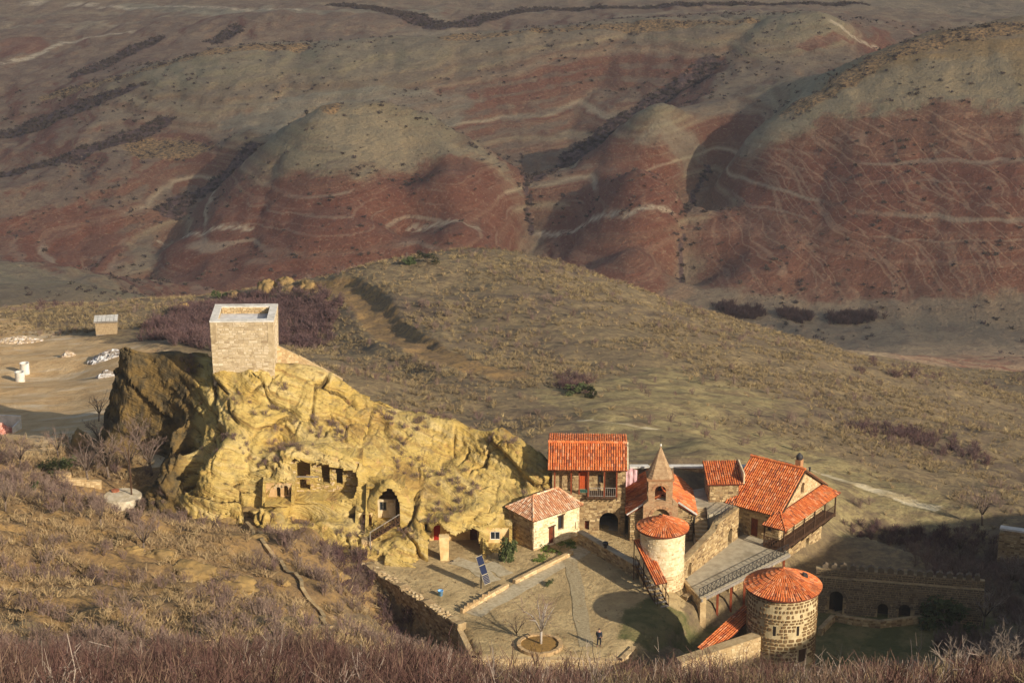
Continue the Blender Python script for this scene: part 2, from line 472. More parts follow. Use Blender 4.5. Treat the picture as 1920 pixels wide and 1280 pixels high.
# ------------------------------------------------------------------ terrain materials
def mat_near():
    t = NT('hillside_soil'); p = t.pos()
    big = t.noise(p, 0.04, 4, 0.6); mid = t.noise(p, 0.3, 6, 0.68); fine = t.noise(p, 1.6, 6, 0.72)
    streak = t.noise(p, 0.75, 7, 0.75)
    grass = t.mix(t.rng(streak, 0.38, 0.66), srgb(112, 95, 72), srgb(150, 130, 92))
    grass = t.mix(t.rng(big, 0.40, 0.64), grass, t.mix(t.rng(mid, .4, .6), srgb(102, 86, 70), srgb(130, 112, 82)))
    grass = t.mix(t.rng(mid, 0.56, 0.72, 0, 0.7), grass, srgb(162, 140, 98))
    grass = t.mix(t.rng(fine, 0.54, 0.72, 0, 0.8), grass, srgb(82, 67, 58))
    sand = t.mix(t.rng(mid, 0.35, 0.65), srgb(186, 150, 102), srgb(206, 174, 126))
    sand = t.mix(t.rng(t.noise(t.mapping(p, (0.4, 1.0, 1)), 0.22, 5, 0.65), 0.5, 0.7, 0, .8), sand, srgb(214, 196, 164))
    sand = t.mix(t.rng(fine, .56, .75, 0, .6), sand, srgb(138, 110, 80))
    olive = t.mix(t.rng(streak, 0.35, 0.65), srgb(142, 125, 84), srgb(164, 147, 102))
    olive = t.mix(t.rng(mid, .46, .62, 0, .85), olive, srgb(116, 98, 74))
    olive = t.mix(t.rng(fine, .54, .7, 0, .6), olive, srgb(100, 90, 60))
    ochre = t.mix(t.rng(mid, 0.38, 0.6), srgb(158, 126, 78), srgb(134, 108, 74))
    ochre = t.mix(t.rng(fine, .48, .66, 0, .85), ochre, srgb(96, 78, 60))
    ochre = t.mix(t.rng(streak, .55, .72, 0, .7), ochre, srgb(168, 142, 98))
    court = t.mix(t.rng(mid, 0.38, 0.62), srgb(190, 166, 120), srgb(168, 144, 102))
    court = t.mix(t.rng(fine, .48, .7, 0, .7), court, srgb(138, 118, 84))
    court = t.mix(t.rng(t.noise(p, .18, 4, .6), .5, .66, 0, .7), court, srgb(146, 126, 88))
    green = t.mix(t.rng(mid, .4, .62), srgb(92, 92, 54), srgb(126, 114, 74))
    green = t.mix(t.rng(fine, .5, .7, 0, .6), green, srgb(72, 76, 40))
    pale = t.mix(t.rng(mid, .4, .6), srgb(204, 188, 152), srgb(178, 158, 118))
    red = t.mix(t.rng(mid, .4, .6), srgb(128, 80, 66), srgb(116, 86, 74))
    wob = t.math('MULTIPLY', t.math('SUBTRACT', t.noise(p, 0.5, 6, 0.7), 0.5), 1.8)
    def layer(col, name, c):
        f = t.rng(t.math('ADD', t.attr(name), wob), 0.3, 0.7)
        return t.mix(t.math('MULTIPLY', f, t.rng(t.attr(name), 0.02, 0.2)), col, c)
    c = grass
    for nm, lc in (('sand', sand), ('olive', olive), ('ochre', ochre), ('redsoil', red), ('court', court), ('green', green), ('pale', pale)):
        c = layer(c, nm, lc)
    t.color(c)
    h = t.math('ADD', t.math('MULTIPLY', fine, 0.8), t.math('MULTIPLY', mid, 1.2))
    t.bump(h, 0.9, 0.35)
    return t.m

def mat_far():
    t = NT('badland_strata'); p = t.pos()
    s = t.sep(p)
    warp = t.noise(p, 0.014, 3, .5); small = t.noise(p, 0.16, 6, .68); grit = t.noise(p, .9, 5, .72)
    q = t.math('ADD', s['Z'], t.math('MULTIPLY', s['X'], -0.08))
    q = t.math('ADD', q, t.math('MULTIPLY', t.math('SUBTRACT', warp, .5), 9.0))
    q = t.math('ADD', q, t.math('MULTIPLY', t.math('SUBTRACT', small, .5), 1.1))
    k = t.rng(q, -110, -50, 0, 1, False)
    f = lambda zz: (zz + 110) / 60
    C = srgb
    base = t.ramp(k, [(f(-108), C(168, 146, 116)), (f(-98), C(166, 142, 112)), (f(-95), C(154, 122, 95)), (f(-91), C(149, 110, 86)), (f(-89.4), C(174, 150, 116)), (f(-88.4), C(146, 106, 83)), (f(-85.4), C(143, 100, 78)), (f(-84.7), C(198, 174, 138)), (f(-83.8), C(149, 110, 86)),
        (f(-80.2), C(138, 92, 72)), (f(-76.5), C(140, 98, 77)), (f(-75.6), C(172, 144, 112)), (f(-74.6), C(147, 114, 89)), (f(-73.2), C(172, 150, 114)), (f(-72.2), C(151, 124, 95)), (f(-70), C(162, 144, 110)), (f(-66), C(158, 144, 112)), (f(-60), C(164, 142, 104)), (f(-54), C(168, 139, 97))])
    cz = t.n.new('ShaderNodeCombineXYZ'); t.link(t.math('MULTIPLY', s['X'], .008), cz.inputs[0]); t.link(t.math('MULTIPLY', s['Y'], .008), cz.inputs[1]); t.link(t.math('MULTIPLY', q, .55), cz.inputs[2])
    fine_band = t.noise(cz.outputs[0], 1.0, 5, .68)
    base = t.mix(t.rng(fine_band, .54, .64, 0, .3), base, C(190, 165, 128))
    base = t.mix(t.rng(fine_band, .47, .38, 0, .35), base, C(125, 99, 78))
    # pale rills where the scree runs off
    wrp = t.math('MULTIPLY', t.math('SUBTRACT', t.noise(p, .03, 3, .5), .5), 3.2)
    def diag(kx, kz, off):
        cc = t.n.new('ShaderNodeCombineXYZ')
        t.link(t.math('ADD', t.math('ADD', t.math('MULTIPLY', s['X'], kx), t.math('MULTIPLY', s['Z'], kz)), wrp), cc.inputs[0])
        t.link(t.math('ADD', t.math('MULTIPLY', s['X'], .02), t.math('MULTIPLY', s['Z'], -.03 if kz > 0 else .03)), cc.inputs[1])
        cc.inputs[2].default_value = off
        return t.noise(cc.outputs[0], 1.0, 2, .5, .2)
    rl, rl2 = diag(.12, .20, 1.0), diag(.10, -.17, 7.0)
    line = t.math('MAXIMUM', t.rng(t.math('ABSOLUTE', t.math('SUBTRACT', rl, .5)), .03, .0), t.math('MULTIPLY', t.rng(t.math('ABSOLUTE', t.math('SUBTRACT', rl2, .5)), .018, .0), .5))
    base = t.mix(t.math('MULTIPLY', line, t.math('MULTIPLY', t.rng(k, f(-66), f(-74)), .12)), base, C(198, 167, 130))
    # dry grass over the flat tops and plains
    g = t.mix(t.rng(t.noise(p, .05, 6, .68), .4, .62), C(154, 135, 109), C(182, 159, 124))
    g = t.mix(t.rng(small, .48, .64, 0, .8), g, C(126, 106, 89))
    up = t.rng(t.math('ADD', t.normal_z(), t.math('MULTIPLY', t.math('SUBTRACT', small, .5), .16)), .955, .99)
    base = t.mix(t.math('MULTIPLY', up, .6), base, g)
    ws = t.math('MULTIPLY', t.math('SUBTRACT', t.noise(p, .1, 6, .7), .5), 2.0)
    def layer(b, nm, c, amt=1.0):
        fct = t.math('MULTIPLY', t.rng(t.math('ADD', t.attr(nm), ws), .3, .75), t.rng(t.attr(nm), .03, .25, 0, amt))
        return t.mix(fct, b, c)
    base = layer(base, 'olive', t.mix(t.rng(small, .4, .6), C(178, 157, 121), C(156, 142, 114)), .85)
    base = layer(base, 'ochre', t.mix(t.rng(grit, .42, .6), C(196, 154, 103), C(115, 99, 77)))
    base = layer(base, 'greengrey', t.mix(t.rng(small, .4, .6), C(175, 165, 136), C(155, 144, 117)), .55)
    base = layer(base, 'redsoil', t.mix(t.rng(fine_band, .53, .64, 0, .38), t.mix(t.rng(small, .4, .6), C(134, 82, 63), C(144, 93, 72)), C(179, 139, 110)), .8)
    base = t.mix(t.math('MULTIPLY', line, t.math('MULTIPLY', t.attr('redsoil'), t.rng(s['X'], 30, 80, .10, .48))), base, C(197, 162, 128))
    for q0, wd, am in ((84.6, .55, .75), (81.6, .3, .35), (78.8, .35, .4), (75.4, .45, .6), (88.5, .4, .45)):
        fl = t.rng(t.math('ABSOLUTE', t.math('ADD', q, q0)), wd, wd * .25)
        fl = t.math('MULTIPLY', fl, t.math('MULTIPLY', t.rng(t.attr('redsoil'), .1, .6), t.rng(t.noise(p, .035, 3, .5), .42, .58, 0, am)))
        base = t.mix(fl, base, C(186, 160, 130))
    base = layer(base, 'scrub', t.mix(t.rng(t.noise(p, .6, 4, .6), .4, .6), C(104, 84, 77), C(125, 99, 90)))
    base = t.mix(t.math('MULTIPLY', t.attr('pale'), t.rng(t.noise(p, .22, 6, .75), .36, .54, 0, .9)), base, C(229, 207, 169))
    base = t.mix(t.rng(grit, .55, .68, 0, .6), base, C(104, 87, 72))
    base = t.mix(t.rng(grit, .45, .34, 0, .4), base, C(203, 177, 140))
    t.color(base)
    t.bump(t.math('ADD', t.math('ADD', small, t.math('MULTIPLY', grit, .5)), t.math('MULTIPLY', fine_band, .7)), 1.0, 1.6)
    return t.m

def px_poly(pts, Y=None):
    return [ground_at(a, b)[:2] for a, b in pts]
def px_line(pts): return [ground_at(a, b)[:2] for a, b in pts]

def axis(parts):
    out = []
    for a, b, st in parts: out.extend(np.arange(a, b, st))
    return np.array(out)
def grow(a, b, s0, k):
    out = []; s = s0; x = a
    while x < b: out.append(x); s *= k; x += s
    return out

M_NEAR, M_FAR = mat_near(), mat_far()
# near sheet
xo = grow(76, 6500, 1.6, 1.28)
xs = np.array([-v for v in reversed(xo)] + list(np.arange(-75.5, 75.6, 0.75)) + xo)
yb = grow(-10, 3000, 3, 1.4)
yo = [-v for v in reversed(grow(12, 3000, 3, 1.4))]
ys = np.array(yo + list(np.arange(-10, 30, 2.0)) + list(np.arange(30, 120, 1.5)) + list(np.arange(120, 300, 0.6)) + list(np.arange(300, 441, 0.9)))
Xn, Yn = np.meshgrid(xs, ys)
Zn = height(Xn, Yn)
# far sheet (shares its first row with the near one)
xf0 = grow(332, 6500, 3.5, 1.3)
xf = np.array([-v for v in reversed(xf0)] + list(np.arange(-330, 330.1, 1.6)) + xf0)
yf = np.array([ys[-1]] + list(np.arange(442, 860, 1.6)) + list(np.arange(860, 1100, 4.0)) + grow(1100, 9000, 6, 1.2))
Xf, Yf = np.meshgrid(xf, yf)
Zf = height(Xf, Yf)
Zf[0] = np.interp(xf, xs, Zn[-1]); Zf[0] -= 0.02

def _bil(gx, gy, Z, x, y):
    i = np.clip(np.searchsorted(gx, x) - 1, 0, len(gx) - 2); j = np.clip(np.searchsorted(gy, y) - 1, 0, len(gy) - 2)
    u = np.clip((x - gx[i]) / (gx[i+1] - gx[i]), 0, 1); v = np.clip((y - gy[j]) / (gy[j+1] - gy[j]), 0, 1)
    return (Z[j, i] * (1-u) + Z[j, i+1] * u) * (1-v) + (Z[j+1, i] * (1-u) + Z[j+1, i+1] * u) * v
def hgt(x, y):
    """Height of the built ground sheet."""
    x = np.asarray(x, float); y = np.asarray(y, float)
    return np.where(y < ys[-1], _bil(xs, ys, Zn, x, y), _bil(xf, yf, Zf, x, y))
def ground_at(px, py, y0=25.0, y1=1300.0):
    """Where the sight line through (px, py) of the photograph meets the ground."""
    Y = np.concatenate([np.arange(y0, 450, 0.25), np.arange(450, y1, 1.0)])
    v = (640.0 - py) / FPX
    X = (px - 960.0) / FPX * Y / (CT + v * ST); Zr = CAM_H - slope(py) * Y
    hit = np.nonzero(hgt(X, Y) > Zr)[0]
    i = hit[0] if len(hit) else len(Y) - 1
    return float(X[i]), float(Y[i]), float(hgt(X[i], Y[i]))

def zones(X, Y, d):
    out = {}
    for k, shapes in d.items():
        m = np.zeros(X.shape)
        for kind, pts, w in shapes:
            if kind == 'poly': m = np.maximum(m, soft_poly(X, Y, pts, w))
            else: m = np.maximum(m, sstep(w * 1.5, w * 0.5, poly_dist(X, Y, pts)[0]))
        out[k] = m
    return out
PL, LN = px_poly, px_line
ROCKFOOT = [(-60,205),(-44,226),(-20,216),(4,208),(10,200),(2,194),(-12,190),(-15,188),(-24,190),(-40,200)]
near_zones = zones(Xn, Yn, {
    'sand': [('line', LN([(475,985),(512,1030),(548,1070),(585,1112),(615,1155)]), .9), ('poly', PL([(-250,570),(60,610),(190,640),(290,650),(330,700),(200,800),(180,850),(100,852),(-250,850)]), 4.0)],
    'olive': [('poly', PL([(1090,775),(1300,775),(1500,830),(1660,895),(1830,965),(1800,1000),(1640,960),(1545,950)]) + [(36,205),(26,207),(14,206),(9,214)], 8.0), ('poly', PL([(1000,740),(1250,690),(1500,760),(1350,790),(1100,770)]), 12.0)],
    'ochre': [('poly', [(-60,150),(-30,128),(-20,140),(-13,172),(-11,181),(-15.5,188),(-26,191),(-42,204),(-60,210)], 3.0), ('poly', ROCKFOOT, 2.0), ('line', ROAD, 3.0)],
    'redsoil': [('poly', PL([(1810,640),(1919,605),(1919,680),(1850,670)]), 3.0)],
    'court': [('poly', COURT, 0.6)],
    'green': [('poly', [(16.6,180.4),(14.5,175.5),(19,173),(46,174),(47,184),(29,186),(20,183)], 1.5), ('poly', [(9.5,173),(13,173),(16.5,180),(13,182),(10.5,179)], 1.0)],
    'pale': [('line', TRACK[1:7], 1.1), ('line', LN([(330,790),(360,770),(310,850),(300,870)]), 1.2)],
})
me = grid_mesh('ground', Xn, Yn, Zn, M_NEAR, attrs=near_zones)
tag(put('ground', me), kind='structure')
far_zones = zones(Xf, Yf, {
    'scrub': [('line', LN([(985,345),(993,375),(990,400),(997,440)]), .9), ('line', LN([(1330,315),(1300,365),(1290,400)]), 1.1), ('line', LN([(1282,440),(1276,480),(1280,530)]), .7), ('line', LN([(1000,332),(1080,290),(1150,243),(1330,122)]), 5.0), ('line', LN([(0,330),(120,300),(230,262),(300,235)]), 5.0), ('poly', PL([(-50,260),(60,225),(160,185),(290,150),(60,250)]), 5.0),
              ('line', LN([(320,400),(370,360),(460,290)]), 4.0), ('line', LN([(640,8),(760,28),(830,52),(1000,20),(1300,8),(1600,6)]), 7.0), ('poly', PL([(380,80),(440,45),(460,55),(410,85)]), 5.0),
              ('line', LN([(150,140),(290,75)]), 5.0)],
    'ochre': [('line', LN([(1500,200),(1640,118),(1760,74),(1900,52)]), 6.0), ('line', LN([(100,180),(400,98),(560,88)]), 6.0), ('line', LN([(850,70),(1100,52),(1400,38)]), 6.0),
              ('poly', PL([(230,250),(330,262),(410,270),(340,300),(240,290)]), 5.0), ('line', LN([(590,206),(620,203)]), 3.0)],
    'greengrey': [('poly', PL([(400,235),(560,180),(740,165),(900,190),(870,220),(700,192),(560,225)]), 5.0), ('poly', PL([(1240,215),(1300,250),(1330,300),(1290,330),(1180,280)]), 6.0),
              ('poly', PL([(1330,330),(1400,262),(1500,215),(1560,240),(1400,320)]), 8.0), ('line', LN([(250,10),(420,25),(560,20),(800,20)]), 9.0)],
    'redsoil': [('poly', PL([(1480,90),(1560,60),(1600,80),(1530,95)]), 3.0), ('poly', PL([(0,75),(80,70),(100,90),(0,110)]), 4.0),
              ('poly', PL([(290,470),(380,425),(440,370),(560,318),(680,345),(740,335),(790,312),(900,302),(955,370),(980,440),(985,505),(700,520),(290,512)]), 7.0),
              ('poly', PL([(1020,425),(1090,365),(1240,275),(1274,325),(1272,480),(1010,490)]), 6.0),
              ('poly', PL([(1310,430),(1400,315),(1560,218),(1919,205),(1990,560),(1640,570),(1310,540)]), 10.0),
              ('poly', PL([(0,410),(150,380),(250,390),(240,480),(100,515),(0,480)]), 12.0)],
    'pale': [('line', LN([(770,432),(830,422),(900,432)]), .9), ('line', LN([(1010,438),(1100,420),(1180,404),(1255,398)]), 1.0), ('line', LN([(300,455),(380,440),(470,432)]), .9),
             ('line', LN([(0,120),(60,108),(120,80),(250,60)]), 2.0), ('line', LN([(0,3),(130,8),(250,17),(380,14),(560,20)]), 2.5), ('line', LN([(1560,40),(1600,70),(1640,90)]), 1.5)],
    'olive': [('poly', PL([(560,230),(700,205),(830,250),(940,310),(980,370),(860,300),(640,300)]), 8.0), ('poly', PL([(1900,100),(1640,140),(1480,230),(1919,205)]), 6.0)],
})
me = grid_mesh('badland_hills', Xf, Yf, Zf, M_FAR, attrs=far_zones)
tag(put('badland_hills', me), kind='structure')

# ------------------------------------------------------------------ the sandstone outcrop
rock_px = [
    # crest from the cliff block on the left past the tower down to the gatehouse
    (205,688,215),(260,668,217),(330,664,217),(395,672,215),(300,690,213),(375,700,211),
    (400,690,212),(460,690,211),(520,682,212),(570,685,212),(620,697,211.5),(680,730,210.5),(730,757,209.5),(800,775,208.5),(860,792,206),(930,808,204),(985,832,201.7),(1015,868,199.6),(1035,900,198.4),
    # face
    (398,708,208.4),(430,702,208.2),(470,696,208.2),(510,690,208.6),(440,725,207.4),(420,760,205),(420,800,203),(400,850,199.5),(380,880,198.0),(450,900,196.5),(480,958,192.5),(350,880,199.5),
    (520,760,205.5),(520,840,201),
    (600,760,206),(600,830,201.5),(600,975,193),(660,850,200.5),(660,1005,191.2),
    (720,800,205),(720,850,201.5),(720,895,198),(735,1010,191.6),(745,1050,189.6),
    (790,850,202),(790,920,197),(780,985,192.6),(790,1050,189.8),
    (860,850,203),(860,900,199),(850,960,194.2),(845,985,191.6),(842,1045,190.2),(900,985,192.6),(905,1040,191.4),
    (930,870,200.5),(940,930,197.2),(930,985,193.2),(940,1030,192.2),(985,900,198.8),(985,960,195.4),(970,1005,194.4),
    # near-vertical fronts of the cave dwellings
    (555,940,196.2),(610,940,196.1),(662,938,195.9),(555,866,197.5),(610,872,197.5),(664,884,197.2),(500,948,195.4),(540,946,195.2),(505,906,196.4),(540,903,196.3),(712,996,193.2),(745,986,193.3),(712,930,194.5),(740,920,194.7),
    # shoulder with the path
    (330,800,207),(300,870,203.2),(345,790,208),
]
rock_xyz = [(-46,214,-2),(-47,220,-3),(-44,224,-3),(-36,226,-2),(-28,224,1),(-20,222,1),(-10,218,0),(0,210,0),(4,205,0),(7,202.5,-1),(8,199,-2),
    (-44.5,212.5,3),(-40,210.5,3.5),(-36,209,4),(-34,206,4.5),(-50,210,-3),(-40,204,0.5),(-32,199,2),(-27,192,0.5),(-21,188.5,-1.5),(-15.5,186,-3),(-10,186.5,-2.5),(-4,188,-2.5),(1,191,-2),(5,196,-2),
    (-43.6,214,5),(-43,216,11.6),(-41,213.6,11.5),(-36.5,212.4,11.5),(-34.4,210.6,11.5),(-40.5,212,6.5),(-36.5,210.6,6.5)]
ROCK = RBF([at_y(*p) for p in rock_px] + rock_xyz, 1.2)
def bedding(x, y, z):
    return z * 0.93 + x * 0.30 - y * 0.12      # beds dip to the right, as in the photograph
STEP = 0.12
rx, ry = np.arange(-49, 11, STEP), np.arange(184, 227, STEP)
RX, RY = np.meshgrid(rx, ry)
RZ = ROCK(RX, RY)
def vnorm(X, Y, Z):
    gy, gx = np.gradient(Z, STEP)
    n = np.stack([-gx, -gy, np.ones_like(Z)], -1)
    return n / np.linalg.norm(n, axis=-1, keepdims=True)
N0 = vnorm(RX, RY, RZ)
bd = bedding(RX, RY, RZ) + 0.9 * fbm(RX / 7, RY / 7, RZ / 7, 3)
along = RX * 0.9 - RZ * 0.25
steep = sstep(0.98, 0.84, N0[..., 2])
# broad bulges, beds with recessed partings, joints down the face, fine weathering
lobe = fbm(along / 9, bd / 4.5, RY / 9, 2)
def bed(th, ph, pw, wob):
    t = bd / th + wob * perlin(along / 7, bd / 5, ph) + ph
    k = np.floor(t); f = t - k
    lay = perlin(k * 7.31, along / 11 + k * 3.7, ph * 5)          # every bed stands out or back by its own amount
    return (1 - np.abs(2 * f - 1)**pw), lay
b1, l1 = bed(2.3, 0.3, 9, 0.4)
b2, l2 = bed(0.8, 0.7, 7, 0.3)
patch = sstep(-0.15, 0.35, perlin(along / 6, bd / 3, 21.0))
crv = np.maximum(0, 1 - np.abs(perlin(along / 4.2 + 0.35 * perlin(RX / 2, RZ / 2, 7.0), bd / 10, 2.0)) / 0.045) * sstep(0.0, 0.3, perlin(RX / 6, RY / 6, RZ / 6 + 8))
diag = np.maximum(0, 1 - np.abs(perlin((RX + 1.1 * RZ) / 5.5, (RX - RZ) / 14, 33.0)) / 0.03)
pit = np.maximum(0, fbm(along / 1.6, bd / 0.8, RY / 2, 3) - 0.5)
def slabs(sa, sb, seed):
    """Big tilted slabs: every cell of a stretched cell pattern is its own plane."""
    u, v = along / sa + 0.25 * perlin(along / 5, bd / 3, seed), bd / sb + 0.25 * perlin(along / 6, bd / 4, seed + 3)
    iu, iv = np.floor(u).astype(int), np.floor(v).astype(int)
    best = np.full(u.shape, 9e9); sec = np.full(u.shape, 9e9); off = np.zeros(u.shape)
    hsh = lambda a, b, k: np.modf(np.abs(np.sin(a * 127.1 + b * 311.7 + k * 74.7 + seed) * 43758.5453))[0]
    for du in (-1, 0, 1):
        for dv in (-1, 0, 1):
            cu, cv = iu + du, iv + dv
            pu, pv = cu + hsh(cu, cv, 1), cv + hsh(cu, cv, 2)
            d = np.hypot(u - pu, v - pv)
            o = (hsh(cu, cv, 3) - .5) + (u - pu) * (hsh(cu, cv, 4) - .5) * 1.1 + (v - pv) * (hsh(cu, cv, 5) - .35) * 1.3
            m = d < best
            sec = np.where(m, best, np.minimum(sec, d)); off = np.where(m, o, off); best = np.where(m, d, best)
    return off, sstep(.10, .0, sec - best)
o1, e1 = slabs(6.5, 2.6, 1.7); o2, e2 = slabs(2.2, .8, 5.3); o3, e3 = slabs(.9, .36, 9.1)
left_rough = sstep(-30, -36, RX)
pat2 = sstep(-.25, .25, perlin(along / 8, bd / 5, 41.0))
disp = (0.4 * lobe + steep * (0.85 * o1 - 0.5 * e1 * pat2 + 0.36 * o2 * (.5 + patch) - 0.24 * e2 * (.4 + patch) + 0.16 * o3 * (.5 + pat2) - 0.10 * e3 + 0.35 * (b1 - 1) * (0.25 + patch) - 0.8 * crv - 0.5 * pit)
        + 0.04 * fbm(RX / 0.8, RY / 0.8, RZ / 0.8, 3))
disp = disp * (1 - .3 * left_rough) - .5 * left_rough
crackmask = np.clip(np.maximum(e1 * pat2, np.maximum(.7 * e2 * (.3 + patch), .35 * e3)) * steep + crv * .7, 0, 1)
for _px, _py, _Y, _r in ((610, 905, 196.8, 4.2), (522, 925, 195.8, 2.4), (727, 955, 194, 3.2), (850, 1020, 191, 3.4)):
    _q = at_y(_px, _py, _Y); disp = disp * (.35 + .65 * sstep(_r * .7, _r, np.sqrt((RX - _q[0])**2 + (RY - _q[1])**2 + (RZ - _q[2])**2)))
calm = np.ones_like(RX)
def carve_calm(px, py, Y, r):
    global calm
    x, y, z = at_y(px, py, Y)
    calm = np.minimum(calm, sstep(r * 0.6, r, np.sqrt((RX - x)**2 + (RY - y)**2 + (RZ - z)**2)))
carve_calm(460, 670, 212, 5.0)
disp = disp * (0.15 + 0.85 * calm)
RXd, RYd, RZd = RX + N0[..., 0] * disp, RY + N0[..., 1] * disp, RZ + N0[..., 2] * disp

def mat_rock():
    t = NT('sandstone'); p = t.pos(); s = t.sep(p)
    bdn = t.math('ADD', t.math('ADD', t.math('MULTIPLY', s['Z'], .93), t.math('MULTIPLY', s['X'], .3)), t.math('MULTIPLY', s['Y'], -.12))
    big = t.noise(p, .16, 4, .55); mid = t.noise(p, .7, 5, .6); fine = t.noise(p, 4.0, 6, .65)
    cx = t.n.new('ShaderNodeCombineXYZ'); t.link(t.math('MULTIPLY', bdn, 1.6), cx.inputs[0]); t.link(t.math('MULTIPLY', s['X'], .12), cx.inputs[1]); t.link(t.math('MULTIPLY', s['Y'], .12), cx.inputs[2])
    beds = t.noise(cx.outputs[0], 1.0, 5, .6, .3)
    c = t.mix(t.rng(big, .38, .62), srgb(184, 154, 82), srgb(192, 166, 98))
    c = t.mix(t.rng(beds, .5, .66, 0, .7), c, srgb(202, 178, 122))
    c = t.mix(t.rng(beds, .47, .36, 0, .75), c, srgb(156, 124, 70))
    c = t.mix(t.rng(beds, .37, .31, 0, .6), c, srgb(104, 82, 50))
    cf = t.n.new('ShaderNodeCombineXYZ'); t.link(t.math('MULTIPLY', bdn, 5.5), cf.inputs[0]); t.link(t.math('MULTIPLY', s['X'], .5), cf.inputs[1]); t.link(t.math('MULTIPLY', s['Y'], .5), cf.inputs[2])
    lam = t.noise(cf.outputs[0], 1.0, 5, .65, .5)
    c = t.mix(t.rng(lam, .46, .36, 0, .7), c, srgb(142, 112, 64))
    c = t.mix(t.rng(lam, .56, .66, 0, .5), c, srgb(196, 172, 120))
    c = t.mix(t.rng(mid, .60, .72, 0, .6), c, srgb(196, 150, 104))
    st = t.noise(t.mapping(p, (.5, .5, .12)), 1.0, 5, .65)
    c = t.mix(t.rng(st, .54, .70, 0, .6), c, srgb(138, 124, 84))
    crack = t.rng(t.math('ADD', t.attr('crack'), t.math('MULTIPLY', t.math('SUBTRACT', fine, .5), .6)), .5, .95)
    c = t.mix(t.math('MULTIPLY', crack, .85), c, srgb(84, 66, 42))
    flat = t.rng(t.normal_z(), .55, .9)
    c = t.mix(t.math('MULTIPLY', flat, t.rng(t.noise(p, .9, 5, .65), .52, .66, 0, .7)), c, srgb(132, 114, 80))
    c = t.mix(t.rng(fine, .6, .75, 0, .45), c, srgb(146, 116, 70))
    c = t.mix(t.rng(t.attr('lichen_and_shade'), .2, .9), c, t.mix(t.rng(mid, .4, .62), srgb(124, 100, 58), srgb(86, 74, 52)))
    t.color(c)
    t.bump(t.math('ADD', t.math('SUBTRACT', t.math('ADD', t.math('MULTIPLY', beds, 1.3), t.math('MULTIPLY', lam, .8)), crack), t.math('ADD', t.math('MULTIPLY', mid, .6), t.math('MULTIPLY', fine, .5))), .95, .3)
    return t.m
M_ROCK = mat_rock()
# alcoves cut into the face: outline as read off the photograph
CAVES = {
    'ruin': [(548,862),(575,868),(610,874),(640,880),(668,888),(670,905),(662,934),(630,938),(556,938),(550,915)],
    'pink': [(506,922),(514,912),(530,905),(541,908),(543,938),(522,944),(508,940)],
    'room': [(705,958),(709,940),(716,928),(730,916),(740,928),(749,946),(749,982),(720,992),(700,996)],
    'door': [(679,968),(686,961),(696,963),(697,1000),(679,1002)],
    'porch': [(803,1058),(804,1024),(812,992),(820,982),(840,999),(856,1006),(870,999),(886,992),(897,998),(900,1042),(880,1052),(850,1058)],
    'window': [(915,1020),(921,998),(934,989),(947,996),(949,1024),(918,1030)],
}
d = RYd * CT - (RZd - CAM_H) * ST
PXg = 960 + FPX * RXd / d; PYg = 640 - FPX * (RYd * ST + (RZd - CAM_H) * CT) / d
keep = RZd > hgt(RXd, RYd) - 1.2
hole = np.zeros(RX.shape, bool)
wobx, woby = 2.2 * perlin(RX * 1.1, RZ * 1.1, 3.0), 2.2 * perlin(RX * 1.1, RZ * 1.1, 9.0)
for poly in CAVES.values():
    hole |= in_poly(PXg + wobx, PYg + woby, poly) & (RYd < 209)
ok = keep & ~hole
qmask = (keep[:-1, :-1] | keep[1:, 1:] | keep[:-1, 1:] | keep[1:, :-1]) & ~(hole[:-1, :-1] | hole[1:, 1:] | hole[:-1, 1:] | hole[1:, :-1])
lich_shade = sstep(0.15, 0.6, fbm(RX / 1.7, RY / 1.7, RZ / 1.7 + 20, 4)) * sstep(0.8, 0.96, N0[..., 2]) * 0.55
lich_shade = np.maximum(lich_shade, sstep(-31.5, -34.5, RXd) * 0.95)  # whole left cliff block darkened: its shade is put into the colour
me = grid_mesh('sandstone_outcrop', RXd, RYd, RZd, M_ROCK, mask=qmask, smooth=False, attrs={'lichen_and_shade': lich_shade, 'crack': crackmask})
tag(put('sandstone_outcrop', me), 'long yellow sandstone outcrop with cave dwellings below the square tower', 'rock', kind='structure')
def rock_at(px, py):
    """First rock surface point on the sight line through (px, py)."""
    m = (np.abs(PXg - px) < 4) & (np.abs(PYg - py) < 4)
    if not m.any(): return ground_at(px, py)
    i = np.argmin(np.where(m, RYd, 1e9))
    return float(RXd.flat[i]), float(RYd.flat[i]), float(RZd.flat[i])
def rock_z(x, y):
    return _bil(rx, ry, RZ, np.asarray(x, float), np.asarray(y, float))

# ------------------------------------------------------------------ building kit: materials
def mat_stone(name, cols, noise_amt=.35, bump=.5):
    t = NT(name); p = t.pos(); r = t.island()
    c = t.ramp(r, [(i / (len(cols) - 1), srgb(*q)) for i, q in enumerate(cols)])
    n = t.noise(p, 3.5, 5, .65); m = t.noise(p, .55, 4, .6)
    c = t.mix(t.rng(n, .5, .75, 0, noise_amt), c, srgb(96, 78, 56))
    c = t.mix(t.rng(m, .55, .75, 0, noise_amt), c, srgb(120, 104, 80))
    t.color(c); t.bump(t.noise(p, 9, 4, .6), bump, .05)
    return t.m
def mat_plain(name, a, b, scale=1.5, rough=.9, bump=.3, third=None, spec=.15):
    t = NT(name); p = t.pos()
    c = t.mix(t.rng(t.noise(p, scale, 5, .62), .35, .65), srgb(*a), srgb(*b))
    if third: c = t.mix(t.rng(t.noise(p, scale * .35, 5, .65), .52, .68, 0, .8), c, srgb(*third))
    t.color(c); t.b.inputs['Roughness'].default_value = rough; t.b.inputs['Specular IOR Level'].default_value = spec
    t.bump(t.noise(p, scale * 6, 4, .6), bump, .04)
    return t.m
